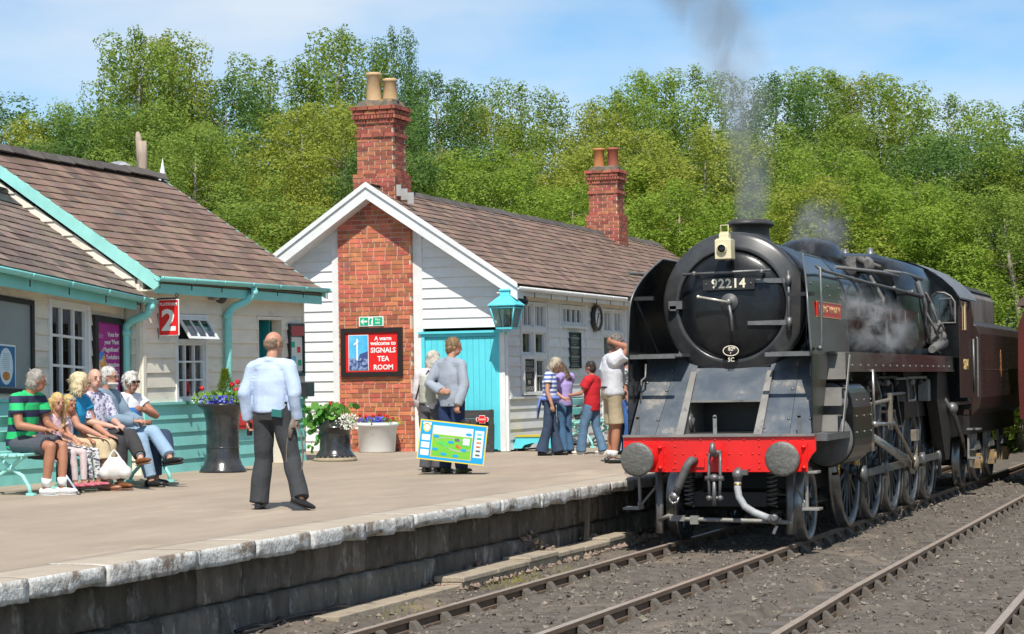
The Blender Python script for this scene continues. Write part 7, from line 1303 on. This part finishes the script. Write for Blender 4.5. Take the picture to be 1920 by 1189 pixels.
person('woman in a blue and white striped top with a blue shirt tied round her waist', (-5.06, 9.20, gz(-5.06)), f90+.25, .94, stand(H=v3(0, .12, 1.57), N=v3(0, .03, 1.45), hf=v3(.1, .9, -.55), W=[v3(-.20, .25, .98), v3(.26, .06, .88)], E=[v3(-.24, .02, 1.14), v3(.24, -.02, 1.12)], hd=[v3(.4, .9, .1), v3(0, .2, -1)], K=[v3(-.10, .05, .50), v3(.11, -.04, .50)], A=[v3(-.11, .12, .085), v3(.12, -.14, .085)]), dict(m=stripe('blue_white_stripe', [(.70, .74, .80), (.10, .16, .45)], .075), sl=.4, hem=.03), dict(m=DENIM, ln=1., fl=.05, inf=.012), BLKSHOE, (ASHH, 'bob'), SKIN, .95, female=True, extra=tied, seed=12., vox=.012)
person('girl in a lavender hoodie with folded arms facing the woman in stripes', (-4.98, 9.75, gz(-4.98)), R(75), .92, stand(H=v3(0, .12, 1.57), N=v3(0, .03, 1.45), hf=v3(-.1, .85, -.6), E=[v3(-.25, .10, 1.14), v3(.25, .10, 1.14)], W=[v3(.04, .24, 1.13), v3(-.02, .24, 1.08)], hd=[v3(1, .1, 0), v3(-1, .1, 0)], hn=[v3(0, -1, 0), v3(0, -1, 0)]), dict(m=fab('lavender_hoodie', (.42, .34, .66)), sl=.95, hem=.08, inf=.026, amp=.013, name='hoodie'), dict(m=fab('mid_denim', (.06, .14, .26)), ln=1., fl=.012), BLKSHOE, (BROWNH, 'long'), SKINP, .92, female=True, seed=13., vox=.012)
person('boy in a red polo shirt and jeans holding out his hand', (-4.52, 9.8, gz(-4.52)), R(80), .88, stand(hf=v3(0, 1, -.1), E=[v3(-.24, .10, 1.16), v3(.23, -.02, 1.12)], W=[v3(-.20, .36, 1.12), v3(.24, .12, .98)], hd=[v3(-.1, .8, .6), v3(0, .8, -.4)], hn=[v3(0, -.5, .8), v3(-1, 0, 0)], A=[v3(-.11, .20, .085), v3(.11, -.16, .085)], K=[v3(-.10, .14, .50), v3(.10, -.03, .50)], curl=[.35, .6]), dict(m=fab('red_polo', (.58, .015, .025)), sl=.5, hem=.14, inf=.034), dict(m=fab('faded_jeans', (.12, .22, .34), (.07, .14, .24)), ln=1., inf=.022, fl=.02), dict(m=M('cream_shoe', (.72, .70, .62), .6), sole=M('white_sole', (.7, .7, .7), .6)), (DARKH, 'short'), SKIN, .95, seed=14., vox=.012)
person('tall man in a white T-shirt and khaki shorts with one hand behind his head', (-3.12, 6.42, gz(-3.12)), f90+.55, 1.09, stand(H=v3(0, .06, 1.63), hf=v3(.35, .95, -.25), E=[v3(-.22, -.06, 1.16), v3(.32, .20, 1.56)], W=[v3(-.20, .12, .98), v3(.10, -.03, 1.66)], hd=[v3(.1, 1, -.3), v3(-.8, -.3, .1)], hn=[v3(1, 0, 0), v3(0, 1, 0)], curl=.4), dict(m=fab('white_tee', (.70, .71, .76)), sl=.5, hem=.03, inf=.03, amp=.014, name='t_shirt'), dict(m=fab('khaki_shorts', (.40, .33, .22), (.32, .26, .17)), ln=.46, inf=.018, amp=.014, name='shorts'), dict(m=BLKSHOE['m'], sock=SOCKW), (M('pepper_hair', (.22, .19, .17), .7, c2=(.09, .075, .065), scale=30), 'curly'), SKINT, 1.10, extra=lambda o, J, h: MB().tube([(.178*math.cos(a), .136*math.sin(a), 1.04) for a in np.linspace(0, 2*math.pi, 26)], [(.018, .03)]*26, 6, up=(0, 0, 1)).build('belt', BLACK, o), seed=15., vox=.011)
person('man in sunglasses standing behind the man with the khaki shorts', (-4.05, 9.9, gz(-4.05)), f90-.5, .99, stand(hf=v3(.3, 1, -.1)), dict(m=fab('dark_grey_tee', (.10, .11, .12)), sl=.5, hem=.08), dict(m=DENIM, ln=1.), BLKSHOE, (LBROWN, 'short'), SKIN, 1.05, extra=lambda o, J, h: glasses(o, J, h), seed=16., vox=.013)
person('dark haired boy in a black and white printed top by the locomotive', (-3.72, 9.2, gz(-3.72)), f90+.2, .95, stand(hf=v3(0, 1, 0)), dict(m=M('bw_print', (.55, .56, .55), .8, c2=(.04, .045, .05), scale=9, lo=.45, hi=.55), sl=.6, hem=.1), dict(m=fab('bright_jeans', (.06, .18, .50)), ln=1.), BLKSHOE, (DARKH, 'short'), SKIN, 1., seed=17., vox=.013)
# bag and stick by the bench
b = MB(); b.ball((0, 0, .14), (.17, .10, .15), 16, 10); b.ball((-.12, 0, .09), (.10, .09, .09), 12, 8); b.ball((.13, 0, .09), (.10, .09, .09), 12, 8); b.tube([(-.10, 0, .24), (-.04, 0, .34), (.0, -.01, .38), (.03, 0, .34), (.10, 0, .24)], .016, 6)
o = link('handbag', remesh(b, .011, M('white_leather', (.72, .71, .68), .45, bump=.25, bscale=12), 'handbag', 3, .01, 2., 9.)); o.scale = (.86, .86, .9); o.location = (-6.52, -2.26, .93); o.rotation_euler.z = R(20); tag(o, 'soft white handbag hanging by the knees of the blonde woman', 'handbag')
b = MB(); b.tube([(-6.86, -3.02, 1.20), (-6.52, -3.06, .81)], .012, 8); o = b.build('walking_stick', M('stick_metal', (.55, .62, .72), .35, .3), None, label='pale blue metal walking stick propped in front of the striped man', cat='walking stick'); b = MB(); b.tube([(-6.53, -3.06, .825), (-6.505, -3.06, .795)], [.016, .019], 8); b.build('ferrule', GUNM, o)
b = MB(); b.tube([(-6.86, -3.02, 1.20), (-6.90, -3.02, 1.26), (-6.95, -3.02, 1.26), (-6.98, -3.02, 1.22)], .013, 8); b.build('handle', BLACK, o)
# ================================================================== smoke and steam
def puff(name, label, cat, pts, radii, dens, col, nscale, thr, stretch=(1, 1, 1), aniso=.2, seed=0.):
    b = MB(); b.tube(pts, radii, 18); o = b.build(name, None); me = o.data; me.materials.clear()
    m = bpy.data.materials.new(name+'_volume'); m.use_nodes = True; n = m.node_tree.nodes; l = m.node_tree.links; n.remove(n['Principled BSDF'])
    v = n.new('ShaderNodeVolumePrincipled'); v.inputs['Color'].default_value = (*col, 1); v.inputs['Anisotropy'].default_value = aniso
    t = n.new('ShaderNodeTexCoord'); mp = n.new('ShaderNodeMapping'); mp.inputs['Scale'].default_value = stretch; mp.inputs['Location'].default_value = (seed, seed*.7, 0); l.new(t.outputs['Object'], mp.inputs[0])
    no = n.new('ShaderNodeTexNoise'); no.inputs['Scale'].default_value = nscale; no.inputs['Detail'].default_value = 6; no.inputs['Roughness'].default_value = .62; no.inputs['Distortion'].default_value = .6; l.new(mp.outputs[0], no.inputs[0])
    # radial falloff from a per-piece axis: distance to the polyline is approximated by node maths on z-interpolated centre
    sx = n.new('ShaderNodeSeparateXYZ'); l.new(t.outputs['Object'], sx.inputs[0])
    ax = max(range(3), key=lambda k: abs(pts[-1][k]-pts[0][k])); oth = [k for k in range(3) if k != ax]
    def curve(k=None, rad=False):
        ramp = n.new('ShaderNodeFloatCurve'); c = ramp.mapping.curves[0]; a0, a1 = pts[0][ax], pts[-1][ax]
        vals = [(r if rad else p[k]) for p, r in zip(pts, radii)]; lo, hi = min(vals)-.01, max(vals)+.01
        while len(c.points) > 2: c.points.remove(c.points[1])
        P = [((p[ax]-a0)/(a1-a0), (vv-lo)/(hi-lo)) for p, vv in zip(pts, vals)]
        c.points[0].location = P[0]; c.points[1].location = P[-1]
        for q in P[1:-1]: c.points.new(*q)
        ramp.mapping.update()
        mr = n.new('ShaderNodeMapRange'); mr.inputs[1].default_value = a0; mr.inputs[2].default_value = a1; l.new(sx.outputs[ax], mr.inputs[0]); l.new(mr.outputs[0], ramp.inputs['Value'])
        m2 = n.new('ShaderNodeMapRange'); m2.inputs[3].default_value = lo; m2.inputs[4].default_value = hi; l.new(ramp.outputs[0], m2.inputs[0]); return m2.outputs[0], mr.outputs[0]
    def math_(op, a, b_=None):
        q = n.new('ShaderNodeMath'); q.operation = op
        for i, s in enumerate((a, b_)):
            if s is None: continue
            if isinstance(s, (int, float)): q.inputs[i].default_value = s
            else: l.new(s, q.inputs[i])
        return q.outputs[0]
    d2 = None
    for k in oth:
        c, tt = curve(k); d = math_('SUBTRACT', sx.outputs[k], c); d = math_('MULTIPLY', d, d); d2 = d if d2 is None else math_('ADD', d2, d)
    rr_, tt = curve(rad=True); q = math_('DIVIDE', math_('SQRT', d2), rr_)
    fall = n.new('ShaderNodeMapRange'); fall.inputs[1].default_value = 1.; fall.inputs[2].default_value = .15; fall.interpolation_type = 'SMOOTHSTEP'; l.new(q, fall.inputs[0])
    ends = n.new('ShaderNodeFloatCurve'); ec = ends.mapping.curves[0]; ec.points[0].location = (0, dens[0]); ec.points[1].location = (1, dens[2]); ec.points.new(.4, dens[1]); ends.mapping.update(); l.new(tt, ends.inputs['Value'])
    nr = n.new('ShaderNodeMapRange'); nr.inputs[1].default_value = thr; nr.inputs[2].default_value = thr+.28; l.new(no.outputs[0], nr.inputs[0])
    out = math_('MULTIPLY', math_('MULTIPLY', fall.outputs[0], nr.outputs[0]), math_('MULTIPLY', ends.outputs[0], dens[3])); l.new(out, v.inputs['Density'])
    l.new(v.outputs[0], n['Material Output'].inputs['Volume']); me.materials.append(m); tag(o, label, cat, kind='stuff'); return o
puff('smoke_plume', 'grey smoke rising from the locomotive chimney into the sky', 'smoke', [(0, 2.35, 3.95), (-.02, 2.5, 4.5), (-.14, 2.8, 5.3), (-.42, 3.2, 6.2), (-.95, 3.6, 7.2), (-1.9, 4.2, 8.6)], [.24, .34, .46, .60, .90, 1.5], (1., .62, .30, 4.4), (.74, .74, .74), 1.9, .38, (1, 1, .6))
puff('steam_wisp', 'white steam leaking from the cylinder side up past the boiler', 'steam', [(1.22, 2.3, 2.85), (1.30, 3.0, 2.75), (1.32, 3.9, 2.60), (1.30, 5.2, 2.55)], [.30, .46, .50, .34], (.8, 1., .10, 10.5), (.92, .92, .92), 3.6, .53, seed=3.)
puff('steam_wisp', 'thin steam drifting over the locomotive dome', 'steam', [(.25, 4.4, 3.75), (.3, 5.2, 4.0), (.1, 6.2, 4.12), (-.1, 7.2, 4.2)], [.3, .5, .55, .4], (.7, 1., .2, 3.8), (.8, .8, .8), 3.4, .51, seed=5.)
rebase_all()
bpy.data.scenes.remove(WORK)
